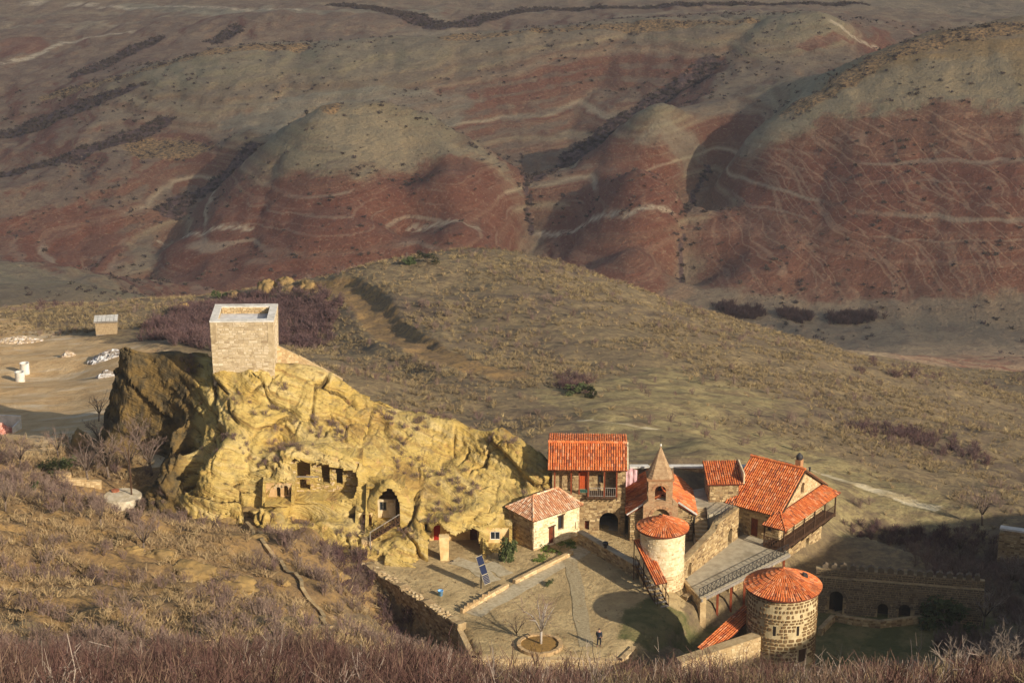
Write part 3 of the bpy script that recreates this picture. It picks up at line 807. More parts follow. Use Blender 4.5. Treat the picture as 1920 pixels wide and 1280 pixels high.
def mat_tile(name, cols, dirt=.35):
    t = NT(name); p = t.pos(); r = t.island()
    c = t.ramp(r, [(i / len(cols), srgb(*q)) for i, q in enumerate(cols)], 'CONSTANT')
    n = t.noise(p, 5, 4, .6); m = t.noise(p, .7, 4, .6)
    c = t.mix(t.rng(n, .5, .75, 0, dirt), c, srgb(150, 72, 46))
    c = t.mix(t.rng(m, .52, .70, 0, dirt + .15), c, srgb(122, 74, 54))
    c = t.mix(t.rng(t.noise(p, 1.1, 6, .75), .54, .68, 0, .6), c, srgb(146, 112, 84))
    t.color(c); t.b.inputs['Roughness'].default_value = .8
    return t.m
def mat_wood(name, a, b):
    t = NT(name); p = t.obj()
    c = t.mix(t.rng(t.noise(t.mapping(p, (6, 6, 1)), 2.0, 4, .6), .35, .65), srgb(*a), srgb(*b))
    t.color(c); t.b.inputs['Roughness'].default_value = .75
    return t.m
RUBBLE = [(150,124,86),(186,160,116),(128,102,72),(200,176,132),(164,136,94),(112,90,66),(178,150,104)]
M_RUBBLE = mat_stone('rubble_stone', RUBBLE)
M_RUBBLE_MORTAR = mat_plain('lime_mortar', (176,154,114), (146,122,86), 2.0, third=(120,100,74))
M_PALE = mat_stone('pale_limestone', [(226,206,164),(236,220,182),(206,180,134),(240,226,190),(216,192,146),(186,156,112)], .25)
M_PALE_MORTAR = mat_plain('pale_plaster', (228,210,172), (206,184,142), 1.6, third=(176,148,108))
M_BROWN = mat_stone('brown_tower_stone', [(140,106,66),(166,132,86),(112,86,56),(180,148,100),(132,110,76),(152,118,70),(120,98,70)], .4)
M_CREAM_MORTAR = mat_plain('cream_mortar', (206,186,144), (182,160,118), 1.4, third=(150,128,92))
M_GOLD = mat_stone('golden_stone', [(206,180,136),(186,158,114),(220,198,156),(174,144,102),(212,188,144),(160,132,94)], .25)
M_GOLD_MORTAR = mat_plain('golden_mortar', (196,170,126), (170,142,100), 2.0, third=(148,122,86))
M_BEIGE = mat_stone('beige_tower_stone', [(204,186,152),(184,164,130),(216,200,170),(168,148,116),(208,190,158),(154,134,104)], .3)
M_BEIGE_MORTAR = mat_plain('beige_mortar', (194,174,138), (166,146,112), 1.2, third=(142,122,92))
M_SHADE_STONE = mat_stone('shade_darkened_stone', [(112,98,78),(128,112,88),(96,82,66),(136,120,96),(104,90,70)], .3)  # darker rubble tones: the crenellated wall's shade is put into its stone colour
M_SHADE_MORTAR = mat_plain('shade_darkened_mortar', (110,96,74), (90,78,60), 2.0)
M_BRICK = mat_stone('thin_brick', [(166,120,86),(184,142,104),(148,100,70),(176,132,92),(196,160,120),(138,98,72)], .2)
M_BRICK_JOINT = mat_plain('brick_joint', (176,148,112), (150,120,88), 3.0)
M_TILE = mat_tile('clay_tile', [(206,116,62),(212,124,70),(198,106,56),(214,128,76),(190,98,54),(208,118,66),(220,148,104),(184,94,54),(202,112,60),(212,124,74),(156,90,62),(206,118,64),(200,108,58),(216,140,94),(192,102,56),(210,120,66)])
M_TILE_OLD = mat_tile('weathered_clay_tile', [(208,156,116),(218,172,134),(200,138,98),(224,186,150),(206,150,108),(192,142,108),(214,162,122),(228,198,166)], .25)
M_TILE_BED = mat_plain('tile_bedding', (124,62,40), (98,50,34), 3.0)
M_WOOD = mat_wood('dark_timber', (62,44,32), (92,66,46))
M_WOOD_RED = mat_wood('red_brown_timber', (112,54,32), (140,70,40))
M_DOOR = mat_wood('brown_door', (92,46,28), (124,64,36))
M_DOOR_ORANGE = mat_wood('orange_door', (176,78,38), (196,92,46))
M_GREYWOOD = mat_wood('grey_weathered_timber', (120,112,102), (156,146,132))
M_SLAB = mat_plain('stone_paving', (158,146,122), (178,166,140), 1.2, third=(136,124,100))
M_CONC = mat_plain('concrete', (196,190,176), (216,210,198), 1.4, third=(170,162,146))
M_IRON = mat_plain('dark_iron', (42,40,40), (58,54,50), 3.0, rough=.6, spec=.4)
M_PLASTER = mat_plain('cave_plaster', (226,200,146), (206,172,116), 1.4, third=(186,150,98))
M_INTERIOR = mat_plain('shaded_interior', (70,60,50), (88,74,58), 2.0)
M_GLASS = NT('window_glass').color((.02, .025, .03)).m
M_GLASS.node_tree.nodes['Principled BSDF'].inputs['Roughness'].default_value = .08
M_GLASS.node_tree.nodes['Principled BSDF'].inputs['Specular IOR Level'].default_value = .5
M_WHITE = mat_plain('white_paint', (224,220,210), (206,200,188), 2.0)

# ------------------------------------------------------------------ building kit: shapes
def plane_map(o, u, n):
    """Map (u, v, d) to local space: u along the wall, v up, d outwards."""
    return lambda a, v, d: (o[0] + u[0]*a + n[0]*d, o[1] + u[1]*a + n[1]*d, o[2] + v)
def cyl_map(cx, cy, z0, r, a0=0.0, batter=0.0):
    return lambda a, v, d: (cx + (r + d - batter*v) * math.cos(a0 + a / r), cy + (r + d - batter*v) * math.sin(a0 + a / r), z0 + v)
# a hole is (u0, u1, v0, v1, arched)
def in_hole(u, v, h, g=0.0):
    u0, u1, v0, v1, arch = h
    if not (u0 - g < u < u1 + g and v0 - g < v < v1 + g): return False
    if arch:
        r = (u1 - u0) / 2; vs = v1 - r
        if v > vs: return math.hypot(u - (u0 + u1) / 2, v - vs) < r + g
    return True
def wall_body(mb, mp, L, H, T, holes=(), top=None, nu=1):
    """Solid wall with real openings, as blocks between the break lines."""
    us = sorted({0.0, L} | {h[0] for h in holes} | {h[1] for h in holes} | {L * i / nu for i in range(1, nu)})
    def blk(poly):   # poly in (u, v)
        vs = [mp(a, v, 0) for a, v in poly] + [mp(a, v, -T) for a, v in poly]
        n = len(poly)
        mb.add(vs, [tuple(range(n)), tuple(range(2*n - 1, n - 1, -1))] + [(i, n + i, n + (i+1) % n, (i+1) % n) for i in range(n)])
    tp = top or (lambda u: H)
    for a, b in zip(us[:-1], us[1:]):
        if b - a < 1e-4: continue
        hs = sorted([h for h in holes if h[0] <= a + 1e-5 and h[1] >= b - 1e-5], key=lambda h: h[2])
        v = 0.0
        for h in hs:
            if h[2] > v + 1e-4: blk([(a, v), (b, v), (b, h[2]), (a, h[2])])
            v = h[3]
            if h[4]:
                r = (h[1] - h[0]) / 2; c = (h[0] + h[1]) / 2; vs = h[3] - r; n = 10
                arc = [(c - r * math.cos(math.pi * i / n), vs + r * math.sin(math.pi * i / n)) for i in range(n + 1)]
                arc = [(q, w) for q, w in arc if a - 1e-6 <= q <= b + 1e-6]
                for (q0, w0), (q1, w1) in zip(arc[:-1], arc[1:]):
                    if q1 - q0 > 1e-5: blk([(q0, w0), (q1, w1), (q1, h[3]), (q0, h[3])])
        if min(tp(a), tp(b)) > v + 1e-4: blk([(a, v), (b, v), (b, tp(b)), (a, tp(a))])
def masonry(mb, mp, L, H, holes=(), top=None, ch=(.17, .28), cw=(.22, .55), proud=.04, gap=.03, v0=0.0, seed=1, skip=0.0, back=.02):
    """Separate stones set proud of a wall face, laid in uneven courses."""
    R = random.Random(seed); v = v0
    tp = top or (lambda u: H)
    while v < H - .05:
        h = min(R.uniform(*ch), H - v); u = -R.uniform(0, cw[0] * .3)
        while u < L - .04:
            w = R.uniform(*cw) * (1.25 if R.random() < .2 else 1)
            a, b = max(0, u) + gap / 2, min(L, u + w) - gap / 2
            lo, hi = v + gap / 2, v + h - gap / 2
            u += w
            if b - a < .06 or hi - lo < .05: continue
            if hi > min(tp(a), tp(b)) + .02: continue
            if any(in_hole(x, y, hh, .0) for hh in holes for x in (a, (a+b)/2, b) for y in (lo, (lo+hi)/2, hi)): continue
            if any(a < hh[0] and b > hh[1] and lo < (hh[2]+hh[3])/2 < hi for hh in holes): continue
            if R.random() < skip: continue
            j = lambda s: R.uniform(-s, s)
            p = proud * R.uniform(.4, 1.3)
            i = .022
            q = [(a+j(.02), lo+j(.015)), (b+j(.02), lo+j(.015)), (b+j(.02), hi+j(.015)), (a+j(.02), hi+j(.015))]
            f = [(q[0][0]+i, q[0][1]+i), (q[1][0]-i, q[1][1]+i), (q[2][0]-i, q[2][1]-i), (q[3][0]+i, q[3][1]-i)]
            mb.add([mp(*x, -back) for x in q] + [mp(*x, p + j(.008)) for x in f], [(4,5,6,7),(0,1,5,4),(1,2,6,5),(2,3,7,6),(3,0,4,7)])
        v += h
def voussoirs(mb, mp, h, ring=.28, proud=.06, n=11):
    u0, u1, v0, v1, _ = h; r = (u1 - u0) / 2; c = (u0 + u1) / 2; vs = v1 - r
    for k in range(n):
        a0, a1 = math.pi * (k + .06) / n, math.pi * (k + .94) / n
        q = [(c + rr * math.cos(aa), vs + rr * math.sin(aa)) for rr, aa in ((r, a0), (r + ring, a0), (r + ring, a1), (r, a1))]
        mb.add([mp(*x, -.02) for x in q] + [mp(*x, proud) for x in q], [(4,5,6,7),(0,1,5,4),(1,2,6,5),(2,3,7,6),(3,0,4,7)])
def wall(parent, mp, L, H, T=.5, holes=(), top=None, mats=None, seed=1, name='wall', nu=1, **kw):
    """A wall part with its stones as a sub-part."""
    ms, mm = mats or (M_RUBBLE, M_RUBBLE_MORTAR)
    b = MB(); wall_body(b, mp, L, H, T, holes, top, nu)
    w = b.build(name, mm, parent)
    s = MB(); masonry(s, mp, L, H, holes, top, seed=seed, **kw)
    for h in holes:
        if h[4]: voussoirs(s, mp, h)
    if s.v: s.build('masonry', ms, w, kind='stuff')
    return w

def tile_strip(mb, base, U, V, N, L, S, sp=.23, course=.42, inside=None, seed=3, lift=.02):
    """Barrel tiles laid in columns up a roof slope. base: eave corner; U along the eave, V up the slope, N the slope's normal."""
    R = random.Random(seed); base, U, V, N = Vector(base), Vector(U), Vector(V), Vector(N)
    nc = max(1, int(round(L / sp))); sp = L / nc; nr = max(1, int(round(S / course))); cs = S / nr
    A = [(-1, 0), (-.75, .62), (0, .95), (.75, .62), (1, 0)]
    for i in range(nc):
        off = R.uniform(-.012, .012)
        for k in range(nr):
            uc, vc = (i + .5) * sp, (k + .5) * cs
            if inside and not inside(uc, vc): continue
            r0, r1 = sp * .41, sp * .34
            v0, v1 = k * cs - .03 + R.uniform(-.02, .02), (k + 1) * cs + .03
            if inside and not inside(uc, v1 - .03): v1 = vc + cs * .2
            h0, h1 = lift + .045 + R.uniform(-.01, .015), lift + .005
            c = uc + off + R.uniform(-.012, .012)
            vs = [base + U * (c + a * r0) + V * v0 + N * (h0 + b * r0 * .75) for a, b in A] + [base + U * (c + a * r1) + V * v1 + N * (h1 + b * r1 * .75) for a, b in A]
            mb.add(vs, [(q, q+1, q+6, q+5) for q in range(4)] + [(4, 3, 2, 1, 0)])
def roof_plane(parent, base, U, V, L, S, sp=.23, course=.42, inside=None, seed=3, mat=None, thick=.12, poly=None, name='roof'):
    """One roof slope: boarded deck plus its tiles (tiles are a sub-part)."""
    base, U, V = Vector(base), Vector(U).normalized(), Vector(V).normalized(); N = U.cross(V).normalized()
    pl = poly or [(0, 0), (L, 0), (L, S), (0, S)]
    pts = [base + U * a + V * b for a, b in pl]
    deck = MB().prism([p - N * thick for p in pts], N * thick).build(name, M_TILE_BED, parent)
    if poly and inside is None:
        inside = lambda u, v: bool(in_poly(np.array([u]), np.array([v]), poly)[0])
    t = MB(); tile_strip(t, base, U, V, N, L, S, sp, course, inside, seed)
    t.build('tiles', mat or M_TILE, deck, kind='stuff')
    return deck
def ridge_tiles(parent, p, q, r=.15, mat=None, name='ridge_cap'):
    p, q = Vector(p), Vector(q); n = max(1, int((q - p).length / .42)); m = MB(); R = random.Random(5)
    for i in range(n):
        a, b = p.lerp(q, i / n), p.lerp(q, (i + 1.06) / n)
        m.tube([a + Vector((0, 0, .03 + R.uniform(-.01, .01))), b], [r, r * .86], 8)
    return m.build(name, mat or M_TILE, parent)
def cone_roof(parent, R0, z0, z1, n=84, mat=None, seed=4):
    """Conical tiled roof at the parent's origin."""
    deck = MB().lathe([(.05, z0 - .12), (R0 - .02, z0 - .12), (R0 - .02, z0 - .02), (.02, z1 - .04)], 48).build('roof', M_TILE_BED, parent)
    t = MB(); Rn = random.Random(seed)
    sl = math.hypot(R0, z1 - z0); nr = int(sl / .38); A = [(-1, 0), (-.75, .62), (0, .95), (.75, .62), (1, 0)]
    for k in range(nr):
        s0, s1 = k / nr - .012, (k + 1.07) / nr
        m = n if k < nr * .5 else (n // 2 if k < nr * .78 else n // 4)
        for i in range(m):
            a = 2 * math.pi * (i + .5) / m + Rn.uniform(-.008, .008)
            vs = []
            for s, hh in ((s0, .06), (s1, .015)):
                rr = R0 * (1 - s) if s < 1 else .01; zz = z0 + (z1 - z0) * s
                wdt = min(.10, math.pi * max(rr, .05) / m * .82)
                ca, sa = math.cos(a), math.sin(a)
                hj = hh + Rn.uniform(-.006, .02)
                for q, b in A:
                    vs.append((rr * ca - q * wdt * sa, rr * sa + q * wdt * ca, zz + hj + b * wdt * .8))
            t.add(vs, [(q, q+1, q+6, q+5) for q in range(4)] + [(4, 3, 2, 1, 0)])
    t.build('tiles', mat or M_TILE, deck, kind='stuff')
    MB().lathe([(.16, z1 - .06), (.13, z1 + .06), (.04, z1 + .12), (.0, z1 + .12)], 10).build('finial', mat or M_TILE, deck)
    return deck
def railing(parent, p, q, h=.95, n=8, mat=None, mid=True, w=.05, cross=False):
    """Posts, rails and crossed infill between two points; every post is its own part."""
    mat = mat or M_IRON; p, q = Vector(p), Vector(q); up = Vector((0, 0, h))
    for i in range(n + 1):
        a = p.lerp(q, i / n)
        MB().beam(a, a + up, w, w).build('post', mat, parent)
    MB().beam(p + up, q + up, w, w).build('handrail', mat, parent)
    if mid:
        MB().beam(p + up * .12, q + up * .12, w * .7, w * .7).build('bottom_rail', mat, parent)
        if not cross: MB().beam(p + up * .55, q + up * .55, w * .7, w * .7).build('middle_rail', mat, parent)
    if cross:
        for i in range(n):
            a, b = p.lerp(q, i / n), p.lerp(q, (i + 1) / n)
            m = MB(); m.beam(a + up * .14, b + up * .95, w * .6, w * .6); m.beam(b + up * .14, a + up * .95, w * .6, w * .6); m.build('cross_brace', mat, parent)
def balusters(parent, p, q, h, n, mat, w=.035, rail=.06):
    p, q = Vector(p), Vector(q); up = Vector((0, 0, h))
    for i in range(n):
        a = p.lerp(q, (i + .5) / n)
        MB().beam(a, a + up, w, w).build('baluster', mat, parent)
    MB().beam(p + up, q + up, rail, rail).build('handrail', mat, parent)
    MB().beam(p + up * .08, q + up * .08, rail * .8, rail * .8).build('bottom_rail', mat, parent)
def door(parent, mp, u0, u1, v0, v1, mat=None, inset=.12, handle=True):
    mat = mat or M_DOOR
    m = MB(); n = 4; w = (u1 - u0) / n
    d = None
    body = MB()
    poly = [mp(u0, v0, -inset-.05), mp(u1, v0, -inset-.05), mp(u1, v1, -inset-.05), mp(u0, v1, -inset-.05)]
    nx = Vector(mp(0, 0, 1)) - Vector(mp(0, 0, 0))
    d = body.prism(poly, nx * .03).build('door', mat, parent)
    for i in range(n):
        a, b = u0 + i * w + .008, u0 + (i + 1) * w - .008
        MB().prism([mp(a, v0 + .02, -inset-.02), mp(b, v0 + .02, -inset-.02), mp(b, v1 - .02, -inset-.02), mp(a, v1 - .02, -inset-.02)], nx * .025).build('plank', mat, d)
    if handle:
        MB().tube([mp(u1 - .15, (v0+v1)/2 - .1, -inset+.04), mp(u1 - .15, (v0+v1)/2 + .1, -inset+.04)], [.02, .02], 6).build('handle', M_IRON, d)
    return d
def window(parent, mp, u0, u1, v0, v1, inset=.2, mat=None, bars=True):
    mat = mat or M_WOOD
    nx = Vector(mp(0, 0, 1)) - Vector(mp(0, 0, 0))
    g = MB().prism([mp(u0, v0, -inset-.03), mp(u1, v0, -inset-.03), mp(u1, v1, -inset-.03), mp(u0, v1, -inset-.03)], nx * .02).build('window', M_GLASS, parent)
    f = MB(); s = .06
    for a, b, c, d in ((u0, u0+s, v0, v1), (u1-s, u1, v0, v1), (u0+s, u1-s, v0, v0+s), (u0+s, u1-s, v1-s, v1)):
        f.prism([mp(a, c, -inset), mp(b, c, -inset), mp(b, d, -inset), mp(a, d, -inset)], nx * .05)
    f.build('frame', mat, g)
    if bars:
        m = MB(); um, vm = (u0+u1)/2, (v0+v1)/2
        m.prism([mp(um-.02, v0+s, -inset), mp(um+.02, v0+s, -inset), mp(um+.02, v1-s, -inset), mp(um-.02, v1-s, -inset)], nx * .04)
        m.build('glazing_bar', mat, g)
    return g
def flat_poly(parent, pts, z0, z1, name, mat):
    n = len(pts)
    m = MB(); m.add([(x, y, z0) for x, y in pts] + [(x, y, z1) for x, y in pts], [tuple(range(n))[::-1], tuple(range(n, 2*n))] + [(i, (i+1) % n, n + (i+1) % n, n + i) for i in range(n)])
    return m.build(name, mat, parent)

# ------------------------------------------------------------------ gatehouse with the balcony
def gatehouse():
    g = thing('gatehouse', 'two-storey stone house with long red tiled roof, timber balcony and dark arched gateway', 'house', (4.0, 196.5, 0), math.radians(-2))
    L, D = 7.3, 5.6
    front = plane_map((0, 0, -.5), (1, 0), (0, -1))
    gate = (4.75, 6.65, 0, 2.85, True)
    wall(g, front, L, 4.7, .6, [gate, (3.3, 3.75, .9, 1.9, False)], seed=21)
    MB().box(4.75, 6.65, .6, 4.5, -.45, 0.0).build('passage_floor', M_SLAB, g)
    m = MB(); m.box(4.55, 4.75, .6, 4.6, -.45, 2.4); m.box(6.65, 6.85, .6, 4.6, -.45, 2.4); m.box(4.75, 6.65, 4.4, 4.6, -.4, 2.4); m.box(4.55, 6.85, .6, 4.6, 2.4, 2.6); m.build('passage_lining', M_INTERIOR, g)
    MB().box(3.3, 3.75, .35, .4, .4, 1.4).build('shutter', M_DOOR, g)
    # upper storey, set back behind the balcony
    up = plane_map((0, 1.15, 4.2), (1, 0), (0, -1))
    wall(g, up, 6.5, 2.9, .4, [(2.75, 3.5, .15, 2.05, False), (4.6, 5.1, .8, 1.7, False)], seed=22)
    door(g, up, 2.75, 3.5, .15, 2.05, M_DOOR_ORANGE, inset=.05)
    MB().box(2.7, 3.55, .6, 1.05, 4.2, 4.34).build('doorstep', mat_plain('green_paint', (60,104,92), (74,116,102)), g)
    window(g, up, 4.6, 5.1, .8, 1.7)
    pier = plane_map((6.5, -.02, 4.2), (1, 0), (0, -1))
    wall(g, pier, .8, 2.9, .8, seed=23)
    right = plane_map((L, 0, -.5), (0, 1), (1, 0))
    wall(g, right, D, 8.2, .5, top=lambda u: 7.6 + min(u, 2.0) * .55 if u < 2 else 8.7 - (u - 2) * .15, seed=24, nu=6)
    left = plane_map((0, D, 3.6), (0, -1), (-1, 0))
    wall(g, left, D - 1.1, 3.6, .4, seed=25)
    MB().box(0, L, D - .4, D, -.5, 7.6).build('rear_wall', M_RUBBLE_MORTAR, g)
    MB().box(.1, 3.4, .05, 1.1, 3.2, 4.18).build('rock_step', M_RUBBLE_MORTAR, g)
    MB().box(3.4, 6.52, -.55, 1.15, 4.05, 4.22).build('balcony_floor', M_WOOD, g)
    for u in (.25, 1.9, 2.7, 3.6, 5.2, 6.42):
        MB().box(u - .07, u + .07, -.5 if u > 3.4 else .1, -.36 if u > 3.4 else .24, 4.2, 7.15).build('post', M_WOOD_RED, g)
    MB().box(-.2, 7.2, -.5, -.36, 7.02, 7.16).build('beam', M_WOOD_RED, g)
    for i in range(7):
        MB().box(3.5 + i * .48, 3.62 + i * .48, -.7, .3, 3.93, 4.05).build('joist', M_WOOD, g)
    balusters(g, (3.6, -.46, 4.22), (6.42, -.46, 4.22), .95, 14, M_GREYWOOD)
    # roof: steep front, gentle back
    e0, rd, bk = Vector((-.45, -.75, 7.15)), Vector((-.45, 2.05, 8.95)), Vector((-.45, 6.0, 8.3))
    V = rd - e0
    roof_plane(g, e0, (1, 0, 0), V, L + .6, V.length, seed=31, course=.40)
    W = rd - bk
    roof_plane(g, bk + Vector((L + .6, 0, 0)), (-1, 0, 0), W, L + .6, W.length, seed=32)
    ridge_tiles(g, rd + Vector((0, 0, .08)), rd + Vector((L + .6, 0, .08)), .15)
    MB().beam((L + .2, -.72, 7.25), (L + .2, 2.05, 9.05), .12, .2).build('verge', M_PALE_MORTAR, g)
    return g
gatehouse()

# ------------------------------------------------------------------ small pale house
def pale_house():
    ang = math.atan2(3.8, 4.6)
    g = thing('stone_house', 'small pale limestone house with faded hipped tile roof against the rock', 'house', (2.1, 192.2, 0), ang)
    L, D, H = 6.0, 3.8, 3.5
    hs = [(2.0, 2.75, .25, 2.1, False), (3.2, 3.95, 1.45, 2.95, False), (5.45, 5.8, 1.0, 1.75, False)]
    fr = plane_map((0, 0, -.2), (1, 0), (0, -1))
    wall(g, fr, L, H, .45, hs, mats=(M_PALE, M_PALE_MORTAR), seed=41, ch=(.14, .26), cw=(.25, .7))
    door(g, fr, 2.0, 2.75, .25, 2.1, inset=.22)
    window(g, fr, 3.2, 3.95, 1.45, 2.95, inset=.3)
    MB().box(5.45, 5.8, .3, .34, .8, 1.55).build('shutter', M_WOOD, g)
    for h in hs[:2]:
        MB().prism([fr(h[0]-.12, h[3], .05), fr(h[1]+.12, h[3], .05), fr(h[1]+.12, h[3]+.14, .05), fr(h[0]-.12, h[3]+.14, .05)], (0, .2, 0)).build('lintel', M_WOOD, g)
    lf = plane_map((0, D, -.2), (0, -1), (-1, 0))
    wall(g, lf, D, H, .45, seed=42, mats=(M_RUBBLE, M_RUBBLE_MORTAR))
    rt = plane_map((L, 0, -.2), (0, 1), (1, 0))
    wall(g, rt, D, H, .45, seed=43, mats=(M_PALE, M_PALE_MORTAR))
    MB().box(.4, L - .4, D - .4, D, -.2, H - .2).build('rear_wall', M_RUBBLE_MORTAR, g)
    z0, zr = H - .22, 4.75
    c = [Vector((-.25, -.3, z0)), Vector((L + .25, -.3, z0)), Vector((L + .25, D + .2, z0 + .1)), Vector((-.25, D + .2, z0 + .1))]
    r0, r1 = Vector((1.7, D * .55, zr)), Vector((L - 1.1, D * .55, zr))
    def slope_of(a, b, t0, t1, seed):
        U = (b - a).normalized(); mid = (t0 + t1) / 2
        V = (mid - a) - U * (mid - a).dot(U); S = V.length; V.normalize()
        pl = [((q - a).dot(U), (q - a).dot(V)) for q in ((a, b, t1, t0) if (t1 - t0).length > .01 else (a, b, t0))]
        roof_plane(g, a, U, V, (b - a).length, S, seed=seed, mat=M_TILE_OLD, poly=pl)
    slope_of(c[0], c[1], r0, r1, 44); slope_of(c[1], c[2], r1, r1, 45); slope_of(c[2], c[3], r1, r0, 46); slope_of(c[3], c[0], r0, r0, 47)
    ridge_tiles(g, r0, r1, .12, M_TILE_OLD)
    for a, b in ((c[0], r0), (c[1], r1), (c[3], r0)): ridge_tiles(g, a + Vector((0, 0, .05)), b, .11, M_TILE_OLD, 'hip_cap')
pale_house()

# ------------------------------------------------------------------ church with the belfry
def church():
    g = thing('church', 'small stone church with red roof and brick belfry under a pyramid spire', 'church', (11.7, 194.5, 0))
    L, D, ze, zr = 6.3, 7.2, 3.0, 5.05
    tp = lambda u: ze + .5 + (zr - ze) * (1 - abs(u - L/2) / (L/2)) - .1
    fr = plane_map((0, 0, -.5), (1, 0), (0, -1))
    wall(g, fr, L, ze + 2.4, .5, top=tp, seed=51, nu=4)
    lf = plane_map((0, D, -.5), (0, -1), (-1, 0)); wall(g, lf, D, ze + .5, .5, seed=52)
    rt = plane_map((L, 0, -.5), (0, 1), (1, 0)); wall(g, rt, D, ze + .5, .5, [(3, 3.5, 1.6, 2.8, True)], seed=53)
    window(g, rt, 3, 3.5, 1.6, 2.5)
    bk = plane_map((L, D, -.5), (-1, 0), (0, 1)); wall(g, bk, L, ze + 2.4, .4, top=tp, seed=54, nu=4)
    V = Vector((L/2 + .35, 0, zr - ze + .15)); S = V.length
    roof_plane(g, (-.35, D + .3, ze - .05), (0, -1, 0), V, D + .55, S, seed=55)
    V2 = Vector((-(L/2 + .35), 0, zr - ze + .15))
    roof_plane(g, (L + .35, -.25, ze - .05), (0, 1, 0), V2, D + .55, S, seed=56)
    ridge_tiles(g, (L/2, .6, zr + .16), (L/2, D + .3, zr + .16), .14)
    for s in (-1, 1):
        MB().beam((L/2 + s * (L/2 + .33), -.22, ze - .02), (L/2 + s * 1.6, -.22, zr - .75), .12, .14).build('verge', M_CONC, g)
    # projecting brick bay with the blind arch
    def bricks(mp, W, H, holes=(), seed=1, parent=None, T=.3, name='wall', **k):
        return wall(parent, mp, W, H, T, holes, mats=(M_BRICK, M_BRICK_JOINT), seed=seed, ch=(.075, .1), cw=(.24, .34), proud=.012, gap=.018, name=name, **k)
    x0, x1, yf = 1.25, 4.7, -.75
    mpb = plane_map((x0, yf, -.5), (1, 0), (0, -1))
    bay = bricks(mpb, x1 - x0, 4.7, [(.85, 2.65, 2.3, 4.35, True)], 61, g, .75, 'belfry_bay')
    MB().box(x0 + .85, x0 + 2.65, yf + .5, yf + .6, 1.8, 3.85).build('niche_back', M_RUBBLE_MORTAR, bay)
    MB().tube([(x0 + 1.75, yf + .45, 3.0), (x0 + 1.75, yf + .52, 3.0)], [.13, .13], 10).build('oculus', M_IRON, bay)
    for s, xa, xb in ((1, x0, x0 + .55), (-1, x1, x1 - .55)):   # shoulders
        MB().prism([(xa, yf, 4.2), (xb, yf, 4.2), (xb, yf, 4.75)], (0, .75, 0)).build('shoulder', M_BRICK_JOINT, bay)
    # open belfry
    a0, a1, b0, b1, zb, zt = 1.72, 4.12, -.72, 1.5, 4.2, 6.75
    bf = bricks(plane_map((a0, b0, zb), (1, 0), (0, -1)), a1 - a0, zt - zb, [(.65, 1.75, .45, 2.1, True)], 62, g, .4, 'belfry')
    bricks(plane_map((a1, b1, zb), (-1, 0), (0, 1)), a1 - a0, zt - zb, [(.65, 1.75, .45, 2.1, True)], 63, bf, .4, 'rear_arch')
    bricks(plane_map((a0, b1 - .4, zb), (0, -1), (-1, 0)), b1 - b0 - .8, zt - zb, [(.3, 1.1, .45, 2.0, True)], 64, bf, .4, 'side_arch')
    bricks(plane_map((a1, b0 + .4, zb), (0, 1), (1, 0)), b1 - b0 - .8, zt - zb, [(.3, 1.1, .45, 2.0, True)], 65, bf, .4, 'side_arch')
    MB().box(a0 + .02, a1 - .02, b0 + .02, b1 - .02, zb + .2, zb + .42).build('belfry_floor', M_CONC, bf)
    m = MB(); m.box(a0 - .08, a1 + .08, b0 - .08, b1 + .08, zt, zt + .1); m.box(a0 - .16, a1 + .16, b0 - .16, b1 + .16, zt + .1, zt + .2); m.build('cornice', M_BRICK, bf)
    bell = MB().lathe([(.0, 5.95), (.1, 5.95), (.14, 5.8), (.18, 5.55), (.27, 5.4), (.25, 5.4), (.0, 5.5)], 16, cx=(a0+a1)/2, cy=(b0+b1)/2)
    bell.build('bell', M_IRON, bf, smooth=True)
    MB().beam((a0 + .4, (b0+b1)/2, 6.05), (a1 - .4, (b0+b1)/2, 6.05), .1, .1).build('bell_beam', M_WOOD, bf)
    cx, cy = (a0+a1)/2, (b0+b1)/2
    sp = MB(); hw, hd = (a1-a0)/2 + .02, (b1-b0)/2 + .02; ap = (cx, cy, 10.05)
    zc = zt + .2; ch = .35
    ring = [(cx-hw+ch, cy-hd), (cx+hw-ch, cy-hd), (cx+hw, cy-hd+ch), (cx+hw, cy+hd-ch), (cx+hw-ch, cy+hd), (cx-hw+ch, cy+hd), (cx-hw, cy+hd-ch), (cx-hw, cy-hd+ch)]
    nl = 26
    vs, fs = [], []
    for k in range(nl + 1):          # stepped brick courses
        f = k / nl
        for x, y in ring: vs.append((cx + (x - cx) * (1 - f) * (1 + .02 * (k % 2)), cy + (y - cy) * (1 - f) * (1 + .02 * (k % 2)), zc + (ap[2] - zc) * f))
    for k in range(nl):
        for i in range(8): fs.append((k*8+i, k*8+(i+1) % 8, (k+1)*8+(i+1) % 8, (k+1)*8+i))
    fs.append(tuple(range(8))[::-1])
    sp.add(vs, fs); s = sp.build('spire', M_BRICK_JOINT, g)
    MB().lathe([(.0, 10.3), (.09, 10.22), (.11, 10.12), (.09, 10.02), (.0, 9.95)], 10, cx=cx, cy=cy).build('orb', M_CONC, s, smooth=True)
    m = MB(); m.beam((cx, cy, 10.1), (cx, cy, 11.25), .04, .04); m.beam((cx - .25, cy, 10.95), (cx + .25, cy, 10.95), .04, .04); m.build('cross', M_IRON, s)
    MB().tube([(L + .12, -.1, -.3), (L + .12, -.1, 3.3)], [.06, .06], 8).build('downpipe', M_IRON, g)
church()

